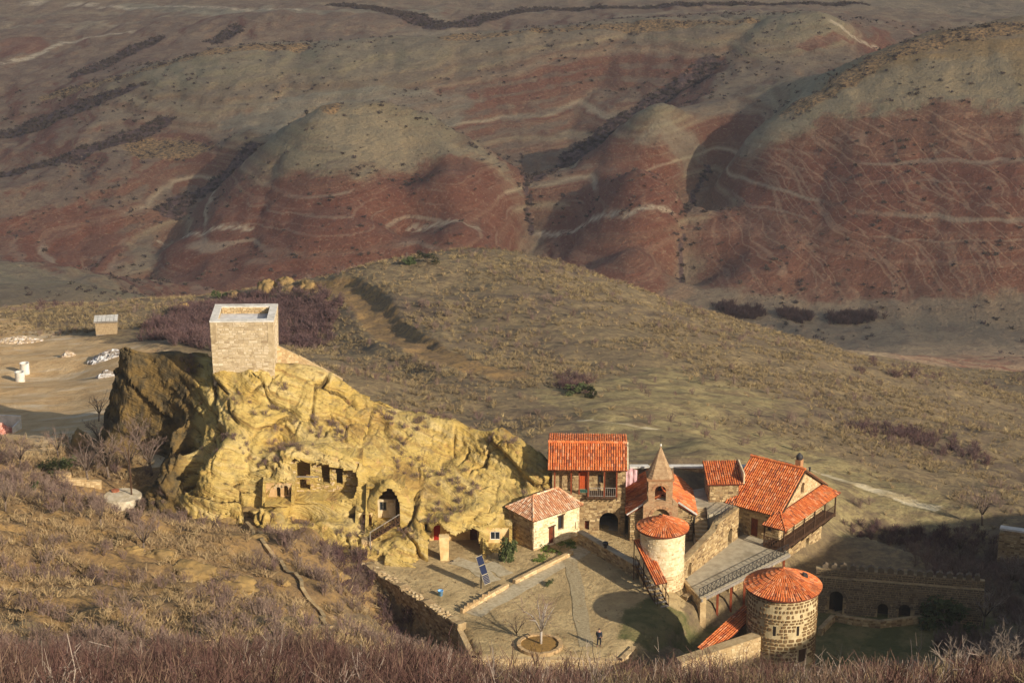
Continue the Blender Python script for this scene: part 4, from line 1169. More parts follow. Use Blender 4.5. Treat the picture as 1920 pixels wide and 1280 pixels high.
# ------------------------------------------------------------------ small round tower and its covered stair
def round_tower_small():
    g = thing('round_tower', 'small pale round tower with conical tile roof in front of the church', 'tower', (14.3, 185.4, 0))
    r = 2.1
    mp = cyl_map(0, 0, -2.2, r, -math.pi)
    b = MB(); b.lathe([(r, -2.2), (r, 5.6), (r - .4, 5.6)], 48); w = b.build('wall', M_PALE_MORTAR, g)
    s = MB(); masonry(s, mp, 2*math.pi*r, 3.6, ch=(.16, .28), cw=(.2, .45), seed=71, proud=.05); s.build('masonry', M_GOLD, w, kind='stuff')
    s = MB(); masonry(s, mp, 2*math.pi*r, 7.8, ch=(.16, .26), cw=(.18, .4), v0=3.7, seed=72, proud=.02, skip=.5); s.build('masonry', M_PALE, w, kind='stuff')
    # a small arched recess low on the side facing the terrace
    MB().lathe([(r + .0, 5.35), (r + .12, 5.45), (r + .12, 5.6), (r, 5.6)], 48).build('cornice', M_PALE, g)
    cone_roof(g, 2.47, 5.58, 6.8, 64)
round_tower_small()
def stair_cover():
    g = thing('covered_stair', 'timber stair under a narrow red tiled lean-to beside the small round tower', 'stair', (12.0, 185.4, 0))
    P, Q = Vector((.15, .4, 4.15)), Vector((1.95, -4.3, 1.75))        # upper and lower ends of the roof's axis
    ax = (Q - P); hor = Vector((ax.x, ax.y, 0)).normalized(); side = Vector((-hor.y, hor.x, 0))
    V = (P - Q); S = V.length; Vn = V.normalized()
    U = Vector((hor.y, -hor.x, 0)) * -1
    base = Q - U * .62
    if U.cross(Vn).z < 0: U = -U; base = Q - U * .62
    roof_plane(g, base, U, Vn, 1.24, S, seed=75, sp=.2)
    # steps
    A, B = Vector((.3, .2, 1.7)), Vector((2.1, -5.0, -.25))
    n = 11
    for i in range(n):
        c = A.lerp(B, i / (n - 1)); w = .55
        MB().hexa([c - side*w - hor*.16 - Vector((0,0,.05)), c - side*w + hor*.16 - Vector((0,0,.05)), c + side*w + hor*.16 - Vector((0,0,.05)), c + side*w - hor*.16 - Vector((0,0,.05))],
                  [c - side*w - hor*.16, c - side*w + hor*.16, c + side*w + hor*.16, c + side*w - hor*.16]).build('tread', M_GREYWOOD, g)
    for s in (-1, 1):
        MB().beam(A + side*s*.58 - Vector((0,0,.12)), B + side*s*.58 - Vector((0,0,.12)), .06, .24).build('stringer', M_WOOD, g)
        MB().beam(A + side*s*.58 + Vector((0,0,.9)), B + side*s*.58 + Vector((0,0,.9)), .06, .06).build('handrail', M_WOOD, g)
        for i in range(8):
            c = A.lerp(B, i / 7) + side*s*.58
            MB().beam(c - Vector((0,0,.1)), c + Vector((0,0,.9)), .05, .05).build('baluster', M_WOOD, g)
        for f in (0, .45, .97):
            c = P.lerp(Q, f) + side*s*.56
            MB().beam((c.x, c.y, -.2), (c.x, c.y, c.z - .1), .09, .09).build('post', M_WOOD, g)
        MB().beam(P + side*s*.56 - Vector((0,0,.14)), Q + side*s*.56 - Vector((0,0,.14)), .08, .12).build('beam', M_WOOD, g)
stair_cover()

# ------------------------------------------------------------------ terrace, its walls and rails
def terrace():
    T = [(16.5, 186.2), (17.7, 181.5), (27.3, 191.6), (26.4, 194.0), (22.7, 196.6)]
    g = thing('terrace', 'paved stone terrace on timber posts between the small tower and the balcony house', 'terrace', (0, 0, 0))
    flat_poly(g, T, -.42, .0, 'floor_slab', M_SLAB)
    e0, e1 = Vector((17.7, 181.5, 0)), Vector((27.3, 191.6, 0))
    d = (e1 - e0).normalized(); n = Vector((d.y, -d.x, 0))
    MB().beam(e0 + n*.06 + Vector((0,0,-.2)), e1 + n*.06 + Vector((0,0,-.2)), .12, .3).build('edge_beam', M_GREYWOOD, g)
    for i in range(7):
        p = e0.lerp(e1, .06 + i * .15) - n * .25
        MB().beam((p.x, p.y, -3.4), (p.x, p.y, -.4), .22, .22).build('post', M_WOOD_RED, g)
    w0 = e0 - n * 1.7; mp = plane_map((w0.x, w0.y, -3.5), (d.x, d.y), (n.x, n.y))
    wall(g, mp, (e1 - e0).length, 3.05, .6, [(5.2, 6.6, .0, 2.4, True)], seed=81)
    mp = plane_map((16.0, 186.5, -3.6), ((17.7-16.0)/5.28, (181.5-186.5)/5.28), ((181.5-186.5)/5.28, -(17.7-16.0)/5.28))
    wall(g, mp, 5.28, 3.58, .6, seed=82, mats=(M_GOLD, M_GOLD_MORTAR))
    fl = n * -.18
    railing(g, e0 + fl, e1 + fl, .95, 22, cross=True)
    lr = e0 + n * .9 + Vector((0, 0, -1.9)); 
terrace()
def terrace_wall():
    p, q = Vector((16.3, 185.3, 0)), Vector((22.6, 195.4, 0)); d = (q - p); L = d.length; d.normalize(); n = Vector((d.y, -d.x, 0))
    g = thing('retaining_wall', 'rubble retaining wall stepping up behind the paved terrace', 'wall', tuple(p))
    mp = plane_map((0, 0, -.6), (d.x, d.y), (n.x, n.y))
    tp = lambda u: 2.35 + .9 * min(1, u / 6.5) + (.6 if u > 7.0 else 0)
    wall(g, mp, L, 4.0, .7, [(1.0, 1.75, .62, 2.0, True), (9.6, 10.5, .62, 2.3, True)], top=tp, seed=84, nu=14)
    MB().box(.3, .5, .4, .5, 0, .1).build('drain', M_IRON, g)
    e = MB(); a, b = Vector(mp(7.1, 3.25+.6-.58, -.35)), Vector(mp(L, 3.25+.6-.58, -.35)); a.z = b.z = 3.27
    railing(g, a, b, .9, 6)
    MB().box(-.05, 0, -.05, 0, -.05, 0).build('stone_chip', M_RUBBLE, g)
    # upper terrace and steps behind it
    u = thing('upper_terrace', 'upper grey paved terrace between church and annex with a flight of stone steps', 'terrace', (0, 0, 0))
    flat_poly(u, [(19.4, 194.4), (21.6, 194.9), (22.6, 196.6), (24.5, 202.5), (17.95, 202.5), (17.95, 196.2), (19.4, 196.2)], 1.5, 3.0, 'floor_slab', M_SLAB)
    for i in range(9):
        MB().box(18.1, 19.35, 191.9 + i*.46, 196.19, .7 + i*.235 - (.235 if i else .7), .7 + (i+1)*.235).build('step', M_GOLD_MORTAR, u)
    flat_poly(u, [(16.6, 186.6), (19.9, 191.9), (19.6, 194.4), (18.05, 194.4), (18.05, 191.0), (16.2, 188)], -.3, .9, 'landing', M_SLAB)
    MB().beam((19.45, 194.3, 3.0), (19.45, 191.9, 1.5), .08, .08).build('handrail', M_IRON, u)
terrace_wall()

# ------------------------------------------------------------------ balcony house on the right
def balcony_house():
    ex, ey = Vector((.815, -.58, 0)).normalized(), Vector((.58, .815, 0)).normalized()
    ang = math.atan2(ex.y, ex.x)
    g = thing('balcony_house', 'large stone house with steep red roof and a timber gallery on brackets', 'house', (26.5, 194.05, 0), ang)
    # local x: along the ridge towards the gallery, y: across; the gable wall is at x = 0
    W, Lr, ze, zr = 9.2, 5.6, 3.2, 6.25
    tp = lambda u: ze + (zr - ze) * (1 - abs(u - W/2) / (W/2)) - .08
    lf = plane_map((-Lr, 0, -.05), (1, 0), (0, -1))
    wall(g, lf, Lr, ze + .05, .5, [(2.4, 3.2, .05, 2.0, False), (4.3, 4.7, 1.1, 1.8, False)], seed=91)
    door(g, lf, 2.4, 3.2, .05, 2.0)
    window(g, lf, 4.3, 4.7, 1.1, 1.8)
    gb = plane_map((0, 0, 0), (0, 1), (1, 0))
    wall(g, gb, W, zr, .5, [(1.0, 1.8, .35, 2.3, False), (3.2, 4.0, 1.1, 2.3, False), (6.0, 6.8, 1.1, 2.3, False), (W/2 - .35, W/2 + .35, 3.75, 4.95, True)], top=tp, seed=92, nu=2, mats=(M_GOLD, M_GOLD_MORTAR))
    door(g, gb, 1.0, 1.8, .35, 2.3); window(g, gb, 3.2, 4.0, 1.1, 2.3); window(g, gb, 6.0, 6.8, 1.1, 2.3)
    MB().box(-.3, -.25, W/2 - .35, W/2 + .35, 3.75, 4.95).build('attic_shutter', M_WOOD, g)
    bk = plane_map((-Lr, W, -4), (0, -1), (-1, 0)); wall(g, bk, W, zr + 4, .5, top=lambda u: 4 + tp(u), seed=93, nu=2)
    rr = plane_map((0, W, -4), (-1, 0), (0, 1)); wall(g, rr, Lr, ze + 4, .5, seed=94)
    # foundation walls down to the lower court
    fd = plane_map((.05, .3, -4.2), (0, 1), (1, 0)); wall(g, fd, W - .3, 4.15, .6, [(5.6, 6.2, 1.4, 2.5, False), (1.2, 1.7, 1.2, 2.2, False)], seed=95, name='foundation')
    fd2 = plane_map((-Lr, .02, -4.2), (1, 0), (0, -1)); wall(g, fd2, Lr, 4.1, .6, seed=96, name='foundation')
    MB().box(-Lr + .1, -.1, .6, W - .6, -.1, .05).build('floor', M_WOOD, g)
    ov = .45
    S = math.hypot(W/2 + ov, (zr - ze) * (W/2 + ov) / (W/2)); dz = (zr - ze) * ov / (W/2)
    V = Vector((0, W/2 + ov, (zr - ze) + dz))
    roof_plane(g, (-Lr - .4, -ov, ze - dz + .1), (1, 0, 0), V, Lr + .65, S, seed=97)
    V2 = Vector((0, -(W/2 + ov), (zr - ze) + dz))
    roof_plane(g, (.25, W + ov, ze - dz + .1), (-1, 0, 0), V2, Lr + .65, S, seed=98)
    ridge_tiles(g, (-Lr - .4, W/2, zr + .2), (.25, W/2, zr + .2))
    for s, y0 in ((1, -ov), (-1, W + ov)):
        MB().beam((.28, y0, ze - dz + .02), (.28, W/2, zr + .02), .1, .2).build('bargeboard', M_WOOD, g)
    # gallery roof with a hip at the near end
    y0, y1, xo, zi, zo = -1.95, 9.75, 1.75, 3.35, 2.45
    A, B, C, D = Vector((.05, .0, zi)), Vector((.05, y1 - .9, zi)), Vector((xo, y1, zo)), Vector((xo, y0, zo))
    E = Vector((-.9, y0, zo))
    U = Vector((0, 1, 0)); V = (Vector((.05, y0, zi)) - D); Sx = V.length
    roof_plane(g, D, U, V, y1 - y0, Sx, seed=99, poly=[(0, 0), (y1 - y0, 0), (y1 - y0 - .9, Sx), (-y0, Sx)])
    Vh = A - Vector((.05, y0, zo)); 
    roof_plane(g, E, (1, 0, 0), Vh, xo + .9, Vh.length, seed=100, poly=[(0, 0), (xo + .9, 0), (.95, Vh.length), (.55, Vh.length)])
    ridge_tiles(g, D + Vector((0, 0, .05)), A + Vector((0, 0, .05)), .1, name='hip_cap')
    # gallery floor, posts, rails and brackets
    MB().box(-.2, 1.5, y0 + .25, y1 - .4, .12, .28).build('gallery_floor', M_WOOD, g)
    py_ = [y0 + .3, .4, 2.6, 4.8, 7.0, y1 - .45]
    for i, y in enumerate(py_):
        MB().box(1.36, 1.48, y - .06, y + .06, .28, zo + .12).build('post', M_WOOD, g)
        MB().beam((1.42, y, .1), (.05, y, -1.5), .11, .13).build('bracket', M_WOOD, g)
        MB().box(-.1, 1.5, y - .07, y + .07, -.06, .1).build('joist', M_WOOD, g)
    MB().box(1.36, 1.48, y0 + .1, y1 - .2, zo + .0, zo + .12).build('wall_plate', M_WOOD, g)
    for a, b in zip(py_[:-1], py_[1:]):
        balusters(g, (1.42, a + .06, .28), (1.42, b - .06, .28), .9, 9, M_WOOD, .04)
    balusters(g, (-.7, y0 + .3, .28), (1.36, y0 + .3, .28), .9, 8, M_WOOD, .04)
    MB().box(-.8, -.68, y0 + .24, y0 + .36, 0, zo + .1).build('post', M_WOOD, g)
    MB().box(-.8, .05, y0 + .25, .0, .0, .28).build('gallery_step', M_WOOD, g)
    # chimney with a metal cowl, small vent
    cp = (-1.2, W/2 + 1.4)
    ch = MB().box(cp[0]-.3, cp[0]+.3, cp[1]-.3, cp[1]+.3, 4.6, 6.7).build('chimney', M_BRICK, g)
    m = MB(); m.lathe([(.3, 6.72), (.34, 6.85), (.34, 7.1), (.2, 7.25), (.08, 7.4), (.0, 7.42)], 14, cx=cp[0], cy=cp[1]); m.build('cowl', M_IRON, ch, smooth=True)
    MB().tube([(-.4, W/2 + 2.2, 4.5), (-.4, W/2 + 2.2, 5.7), (-.4, W/2 + 2.2, 5.75)], [.1, .1, .16], 10).build('flue', M_IRON, g)
balcony_house()

# ------------------------------------------------------------------ annex
def annex():
    g = thing('annex', 'low stone annex with red tile roof beside the upper terrace', 'house', (19.8, 197.3, 3.0), math.radians(3))
    L, D = 2.9, 3.4
    fr = plane_map((0, 0, 0), (1, 0), (0, -1)); wall(g, fr, L, 2.1, .4, seed=111)
    lf = plane_map((0, D, 0), (0, -1), (-1, 0)); wall(g, lf, D, 2.1, .4, seed=112, top=lambda u: 2.05 + (D - u) * .25)
    rt = plane_map((L, 0, 0), (0, 1), (1, 0)); wall(g, rt, D, 2.1, .4, seed=113)
    V = Vector((0, D + .5, .95))
    roof_plane(g, (-.3, -.4, 2.08), (1, 0, 0), V, L + .75, V.length, seed=114)
    MB().box(L + .42, L + .56, -.4, D, 2.1, 3.2).build('parapet', M_PALE_MORTAR, g)
annex()

# ------------------------------------------------------------------ wall behind the church
def back_wall():
    g = thing('coped_wall', 'rubble boundary wall with pale coping behind the church', 'wall', (12.2, 203.4, 2.0))
    mp = plane_map((0, 0, -1), (1, 0), (0, -1))
    wall(g, mp, 12.0, 3.2, .5, seed=121)
    MB().box(-.1, 12.1, -.1, .62, 2.2, 2.36).build('coping', M_CONC, g)
    p = thing('pink_tarpaulin', 'pale pink sheet hanging on the wall right of the gatehouse', 'sheet', (11.6, 200.6, 3.0))
    vs = []; fs = []
    for i in range(9):
        for j in range(7):
            vs.append((i * .14, .06 * math.sin(i * 1.7) + .03 * math.sin(j * 2 + i), .2 + j * .36 * (1 - .03 * abs(i - 4))))
    for i in range(8):
        for j in range(6): fs.append((i*7+j, (i+1)*7+j, (i+1)*7+j+1, i*7+j+1))
    pm = mat_plain('pink_cloth', (214,178,178), (198,156,158), 2.0)
    o = MB().add(vs, fs).build('cloth', pm, p); o.modifiers.new('thick', 'SOLIDIFY').thickness = .02
    m = MB(); m.beam((-.05, .05, -2), (-.05, .05, 2.5), .06, .06); m.beam((1.2, .05, -2), (1.2, .05, 2.5), .06, .06); m.build('frame', M_WOOD, p)
back_wall()

# ------------------------------------------------------------------ large round tower
def round_tower_large():
    g = thing('round_tower', 'tall round tower of brown stones and cream mortar with conical tile roof', 'tower', (23.45, 167.6, 0))
    r = 3.0
    MB().lathe([(r, -1.5), (r, 8.1), (r - .5, 8.1)], 64).build('wall', M_CREAM_MORTAR, g)
    w = g.children[0]
    C = 2 * math.pi * r
    # angle 0 of the map points away from the camera; the stones that face it are parts of their own
    mp = cyl_map(0, 0, -1.5, r, math.pi / 2)
    slits = [(C/2 - 1.1, C/2 - .85, 6.1, 7.0, False), (C/2 + .95, C/2 + 1.2, 6.1, 7.0, False), (C/2 + 1.25, C/2 + 2.1, 3.5, 4.7, False)]
    R = random.Random(77); v = 1.2; meshes = []; n_part = 0; far = MB()
    while v < 9.2:
        band = 7.5 < v < 8.8
        h = R.uniform(.38, .52) if band else R.uniform(.2, .5)
        if 8.8 <= v: h = R.uniform(.16, .24)
        u = R.uniform(-.3, 0)
        while u < C - .2:
            wd = R.uniform(.26, .46) if band else R.uniform(.22, .75)
            gap = .11 if band else .045
            a, b, lo, hi = u + gap/2, u + wd - gap/2, v + gap/2, v + h - gap/2
            u += wd
            if any(in_hole(x, y, s, .03) for s in slits for x in (a, (a+b)/2, b) for y in (lo, (lo+hi)/2, hi)): continue
            if R.random() < .08: continue
            j = lambda s: R.uniform(-s, s)
            k = 7; cu, cv = (a+b)/2, (lo+hi)/2
            poly = []
            for q in range(k):       # rounded irregular outline
                an = 2*math.pi*q/k + j(.25)
                pw = .55
                poly.append((cu + (b-a)/2 * math.copysign(abs(math.cos(an))**pw, math.cos(an)) * R.uniform(.86, 1.02), cv + (hi-lo)/2 * math.copysign(abs(math.sin(an))**pw, math.sin(an)) * R.uniform(.86, 1.02)))
            p = R.uniform(.03, .07)
            vs = [mp(*x, -.03) for x in poly] + [mp(cu + (x-cu)*.84, cv + (y-cv)*.84, p) for x, y in poly]
            fs = [tuple(range(k, 2*k))] + [(i, (i+1) % k, k + (i+1) % k, k + i) for i in range(k)]
            ang = math.pi/2 + cu / r
            facing = -math.sin(ang) > .12 and v > 3.4
            if facing and n_part < 290:
                MB().add(vs, fs).build('stone', M_BROWN, w); n_part += 1
            else: far.add(vs, fs)
        v += h
    far.build('masonry', M_BROWN, w, kind='stuff')
    for s in slits[:2]:
        MB().add([mp(s[0], s[2], .012), mp(s[1], s[2], .012), mp(s[1], s[3], .012), mp(s[0], s[3], .012), mp(s[0], s[2], -.2), mp(s[1], s[2], -.2), mp(s[1], s[3], -.2), mp(s[0], s[3], -.2)], [(0,1,2,3),(7,6,5,4),(0,4,5,1),(1,5,6,2),(2,6,7,3),(3,7,4,0)]).build('arrow_slit', M_INTERIOR_DARK, g)
    s = slits[2]
    d = MB().add([mp(s[0], s[2], .03), mp(s[1], s[2], .03), mp(s[1], s[3], .03), mp(s[0], s[3], .03), mp(s[0], s[2], -.2), mp(s[1], s[2], -.2), mp(s[1], s[3], -.2), mp(s[0], s[3], -.2)], [(0,1,2,3),(7,6,5,4),(0,4,5,1),(1,5,6,2),(2,6,7,3),(3,7,4,0)]).build('hatch', M_WOOD, g)
    MB().lathe([(r, 7.75), (r + .1, 7.85), (r + .16, 8.1), (r, 8.1)], 64).build('cornice', M_CREAM_MORTAR, g)
    cone_roof(g, 3.34, 8.06, 9.65, 88, seed=9)
    MB().add([(1.7, -.2, 9.05-.12), (2.1, -.1, 8.86-.12), (2.05, .3, 8.88-.12), (1.65, .2, 9.07-.12), (1.7, -.2, 9.2), (2.1, -.1, 9.0), (2.05, .3, 9.02), (1.65, .2, 9.22)], [(3,2,1,0),(4,5,6,7),(0,1,5,4),(1,2,6,5),(2,3,7,6),(3,0,4,7)]).build('roof_patch', M_IRON, g)
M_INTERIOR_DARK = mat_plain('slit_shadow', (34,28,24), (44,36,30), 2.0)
round_tower_large()
def lean_to():
    Q, P = Vector((16.15, 164.5, 3.45)), Vector((20.7, 170.1, 4.75))
    g = thing('lean_to', 'red tiled strip roof on a golden rubble wall below the big round tower', 'roof', (Q.x, Q.y, 0))
    d = P - Q; h = Vector((d.x, d.y, 0)); L = h.length; h.normalize(); n = Vector((h.y, -h.x, 0))     # n: towards the sunny side
    W = 1.5; U = (n + Vector((0, 0, -.22))).normalized(); V = d.normalized()
    base = Vector((0, 0, Q.z)) - U * .35
    if U.cross(V).z < 0:
        roof_plane(g, base + U * W, -U, V, W, d.length, seed=132, sp=.2)
    else:
        roof_plane(g, base, U, V, W, d.length, seed=132, sp=.2)
    a, b = Vector((14.4, 162.7, 0)) - Vector((Q.x, Q.y, 0)), Vector((21.4, 165.1, 0)) - Vector((Q.x, Q.y, 0)); e = b - a; Le = e.length; e.normalize()
    mp = plane_map((a.x, a.y, -1.5), (e.x, e.y), (e.y, -e.x))
    wall(g, mp, Le, 6.2, 1.1, top=lambda u: 4.6 + 1.25 * u / Le, seed=131, nu=8, mats=(M_GOLD, M_GOLD_MORTAR))
    o = n * -.25
    mp = plane_map((o.x + h.x * L, o.y + h.y * L, -1.5), (-h.x, -h.y), (-n.x, -n.y))
    wall(g, mp, L, 6.2, .5, top=lambda u: Q.z + 1.5 - .1 + (P.z - Q.z) * (1 - u / L), seed=133, nu=8, mats=(M_GOLD, M_GOLD_MORTAR))
    e = -h * .02
    mp = plane_map((e.x + n.x * -.25, e.y + n.y * -.25, -1.5), (n.x, n.y), (-h.x, -h.y))
    wall(g, mp, 1.1, Q.z + 1.0, .4, seed=134, mats=(M_GOLD, M_GOLD_MORTAR))
lean_to()

# ------------------------------------------------------------------ courtyard walls and furniture
def court_walls():
    a, b = Vector((-14.5, 188.0, 0)), Vector((-4.9, 174.8, 0)); d = b - a; L = d.length; d.normalize(); n = Vector((-d.y, d.x, 0)) * -1
    if n.x > 0: n = -n
    g = thing('courtyard_wall', 'long shaded stone courtyard wall with a rough mossy top beside the gully', 'wall', tuple(a))
    mp = plane_map((0, 0, -6), (d.x, d.y), (n.x, n.y)) if True else None
    wall(g, mp, L, 6.6, .9, top=lambda u: 6.55 + .12 * math.sin(u * 1.3) + .08 * math.sin(u * 3.1), seed=141, nu=20)
    tops = MB(); R = random.Random(3)
    for i in range(160):          # loose cap stones
        u = R.uniform(0, L); dd = R.uniform(-.85, -.05); s = R.uniform(.07, .16)
        c = Vector(mp(u, 6.5, dd)); tops.box(c.x - s, c.x + s, c.y - s * .8, c.y + s * .8, c.z - .1, c.z + R.uniform(.04, .14))
    tops.build('cap_stones', M_GOLD, g, kind='stuff')
    g2 = thing('courtyard_wall', 'front edge wall of the courtyard above the thicket', 'wall', (0, 0, 0))
    pts = [(-4.9, 174.6), (-3.6, 169.3), (9.7, 168.8), (11.2, 171.5)]
    for i, (p, q) in enumerate(zip(pts[:-1], pts[1:])):
        p, q = Vector((*p, 0)), Vector((*q, 0)); d = (q - p); L = d.length; d.normalize()
        mp = plane_map((p.x, p.y, -5), (d.x, d.y), (d.y, -d.x))
        wall(g2, mp, L, 5.12, .5, seed=150 + i, mats=(M_GOLD, M_GOLD_MORTAR))
    # low garden wall with an opening for the steps
    K = [(868, 1150), (960, 1098), (1075, 1040)]
    P = [Vector(at_z(x, y, 0)) for x, y in K]
    g3 = thing('garden_wall', 'low dressed-stone garden wall edging the pale courtyard path', 'wall', (0, 0, 0))
    for i, (p, q) in enumerate(zip(P[:-1], P[1:])):
        d = q - p; L = d.length; d.normalize(); p2 = p + d * (.0 if i == 0 else .5)
        mp = plane_map((p2.x, p2.y, -.2), (d.x, d.y), (d.y, -d.x))
        wall(g3, mp, L - .5, .62, .35, seed=160 + i, mats=(M_GOLD, M_GOLD_MORTAR), ch=(.2, .22), cw=(.4, .8))
    R = random.Random(8)
    for i in range(9):
        p = P[0].lerp(P[1], .05 + i * .06)
        MB().box(p.x - .12, p.x + .12, p.y - .1, p.y + .1, .42, .42 + R.uniform(.18, .4)).build('upright_stone', M_GOLD, g3)
    # wall by the gateway, with a wide coping
    a, b = Vector((6.5, 193.8, 0)), Vector((11.9, 185.8, 0)); d = b - a; L = d.length; d.normalize(); n = Vector((d.y, -d.x, 0))
    g4 = thing('coped_wall', 'long dark retaining wall with grey coping from the pale house to the stair', 'wall', tuple(a))
    mp = plane_map((0, 0, -.3), (d.x, d.y), (n.x, n.y)); wall(g4, mp, L, 1.6, .55, seed=171)
    o = Vector((0, 0, 1.3))
    MB().hexa([n*.06 + o, d*L + n*.06 + o, d*L - n*.62 + o, -n*.62 + o], [n*.06 + o + Vector((0,0,.1)), d*L + n*.06 + o + Vector((0,0,.1)), d*L - n*.62 + o + Vector((0,0,.1)), -n*.62 + o + Vector((0,0,.1))]).build('coping', M_SLAB, g4)
    um = thing('stone_urn', 'dark round urn standing on the coping of the gateway wall', 'urn', (9.1, 189.9, 1.4))
    MB().lathe([(.0, 0), (.16, 0), (.14, .06), (.1, .12), (.26, .3), (.3, .48), (.24, .6), (.2, .6), (.2, .5), (.0, .5)], 16).build('bowl', M_IRON, um, smooth=True)
court_walls()

def gravel(name, pts, w, mat, z=.03):
    """A path laid on the courtyard as a thin raised sheet."""
    m = MB(); vs = []; P = []
    for (a, b) in zip(pts[:-1], pts[1:]):
        k = 8
        for i in range(k): P.append(Vector(a).lerp(Vector(b), i / k))
    P.append(Vector(pts[-1])); R = random.Random(2)
    for i, p in enumerate(P):
        d = (P[min(i+1, len(P)-1)] - P[max(i-1, 0)]).normalized(); n = Vector((-d.y, d.x, 0))
        ww = w * R.uniform(.88, 1.12)
        for s in (-1, -.5, 0, .5, 1):
            q = p + n * ww * s / 2; vs.append((q.x, q.y, max(float(hgt(q.x, q.y)), float(hgt(q.x + .3, q.y)), float(hgt(q.x - .3, q.y))) + z))
    m.add(vs, [(i*5+j, i*5+j+1, (i+1)*5+j+1, (i+1)*5+j) for i in range(len(P)-1) for j in range(4)])
    o = m.build(name, mat); tag(o, kind='structure'); return o
M_GRAVEL = mat_plain('pale_gravel', (186,172,142), (164,150,120), 3.0, bump=.6, third=(148,132,100))
M_COBBLE = mat_plain('cobbled_path', (176,160,126), (146,130,98), 5.0, bump=1.0, third=(160,142,106))
zz = lambda x, y: at_z(x, y, 0)
gravel('gravel_path', [zz(885, 1152), zz(985, 1095), zz(1085, 1035), zz(1130, 1012)], 1.8, M_GRAVEL)
gravel('cobbled_path', [zz(1068, 1048), zz(1082, 1100), zz(1090, 1160), zz(1100, 1212)], 1.3, M_COBBLE, .036)
gravel('porch_path', [zz(925, 1090), zz(890, 1062), zz(850, 1050)], 1.6, M_GRAVEL)
gravel('porch_path', [zz(950, 1078), zz(915, 1055)], 1.5, M_GRAVEL, .036)

def planter():
    x, y, _ = at_z(1012, 1211, 0)
    g = thing('round_planter', 'round stone planter ring around a bare tree in the courtyard', 'planter', (x, y, 0))
    R = random.Random(12); n = 30
    for i in range(n):
        a0, a1 = 2*math.pi*(i + .03)/n, 2*math.pi*(i + .97)/n; r0, r1, h = 1.72 + R.uniform(-.03, .03), 2.05 + R.uniform(-.04, .04), .32 + R.uniform(-.04, .05)
        q = [(r0*math.cos(a0), r0*math.sin(a0)), (r1*math.cos(a0), r1*math.sin(a0)), (r1*math.cos(a1), r1*math.sin(a1)), (r0*math.cos(a1), r0*math.sin(a1))]
        MB().hexa([(*p, -.1) for p in q], [(*p, h) for p in q]).build('kerb_stone', M_GOLD, g)
    MB().lathe([(1.78, .16), (1.0, .2), (.0, .22)], 30).build('soil', mat_plain('planter_soil', (150,116,62), (126,98,54), 3.0), g)
    return x, y
PLX, PLY = planter()

def solar_panel():
    x, y, _ = at_z(902, 1102, 0)
    g = thing('solar_panel', 'tilted dark blue solar panel on a metal pole in the garden', 'solar panel', (x, y, 0))
    MB().tube([(0, 0, -.1), (0, 0, 1.95)], [.06, .06], 8).build('pole', M_IRON, g)
    c = Vector((.22, -.1, 1.95)); N = SUN_TO.copy(); V = (Vector((0, 0, 1)) - N * N.z).normalized(); U = V.cross(N).normalized()
    t = NT('solar_cells'); t.color((.012, .018, .05)); t.b.inputs['Roughness'].default_value = .2; t.b.inputs['Specular IOR Level'].default_value = .5
    fr = MB(); w, h = .42, 1.4
    fr.prism([c - U*w - V*h - N*.03, c + U*w - V*h - N*.03, c + U*w + V*h - N*.03, c - U*w + V*h - N*.03], N * .03); f = fr.build('frame', M_SLAB, g)
    for k in range(3):
        v0, v1 = -h + .05 + k * (2*h - .05)/3, -h + (k + 1) * (2*h - .05)/3
        nc = 6 if k == 0 else 1
        for q in range(nc):
            a, b = v0 + (v1 - v0) * q / nc + .012, v0 + (v1 - v0) * (q + 1) / nc - .012
            MB().prism([c - U*(w-.03) + V*a + N*.001, c + U*(w-.03) + V*a + N*.001, c + U*(w-.03) + V*b + N*.001, c - U*(w-.03) + V*b + N*.001], N * .012).build('cell', t.m, f)
    MB().beam((0, 0, 1.85), tuple(c - N*.05), .05, .05).build('bracket', M_IRON, g)
solar_panel()
def bucket():
    x, y, _ = at_z(826, 1116, 0)
    g = thing('bucket', 'pale blue plastic bucket standing in the bare garden bed', 'bucket', (x, y, .02))
    m = mat_plain('blue_plastic', (120,176,226), (136,190,234), 1.0, rough=.4, spec=.4)
    MB().lathe([(.0, 0), (.2, 0), (.26, .5), (.28, .5), (.28, .53), (.25, .53), (.19, .03), (.0, .03)], 18).build('body', m, g, smooth=True)
    MB().tube([(-.27, 0, .5), (-.2, .05, .68), (0, .08, .74), (.2, .05, .68), (.27, 0, .5)], [.012]*5, 5).build('handle', M_IRON, g)
bucket()

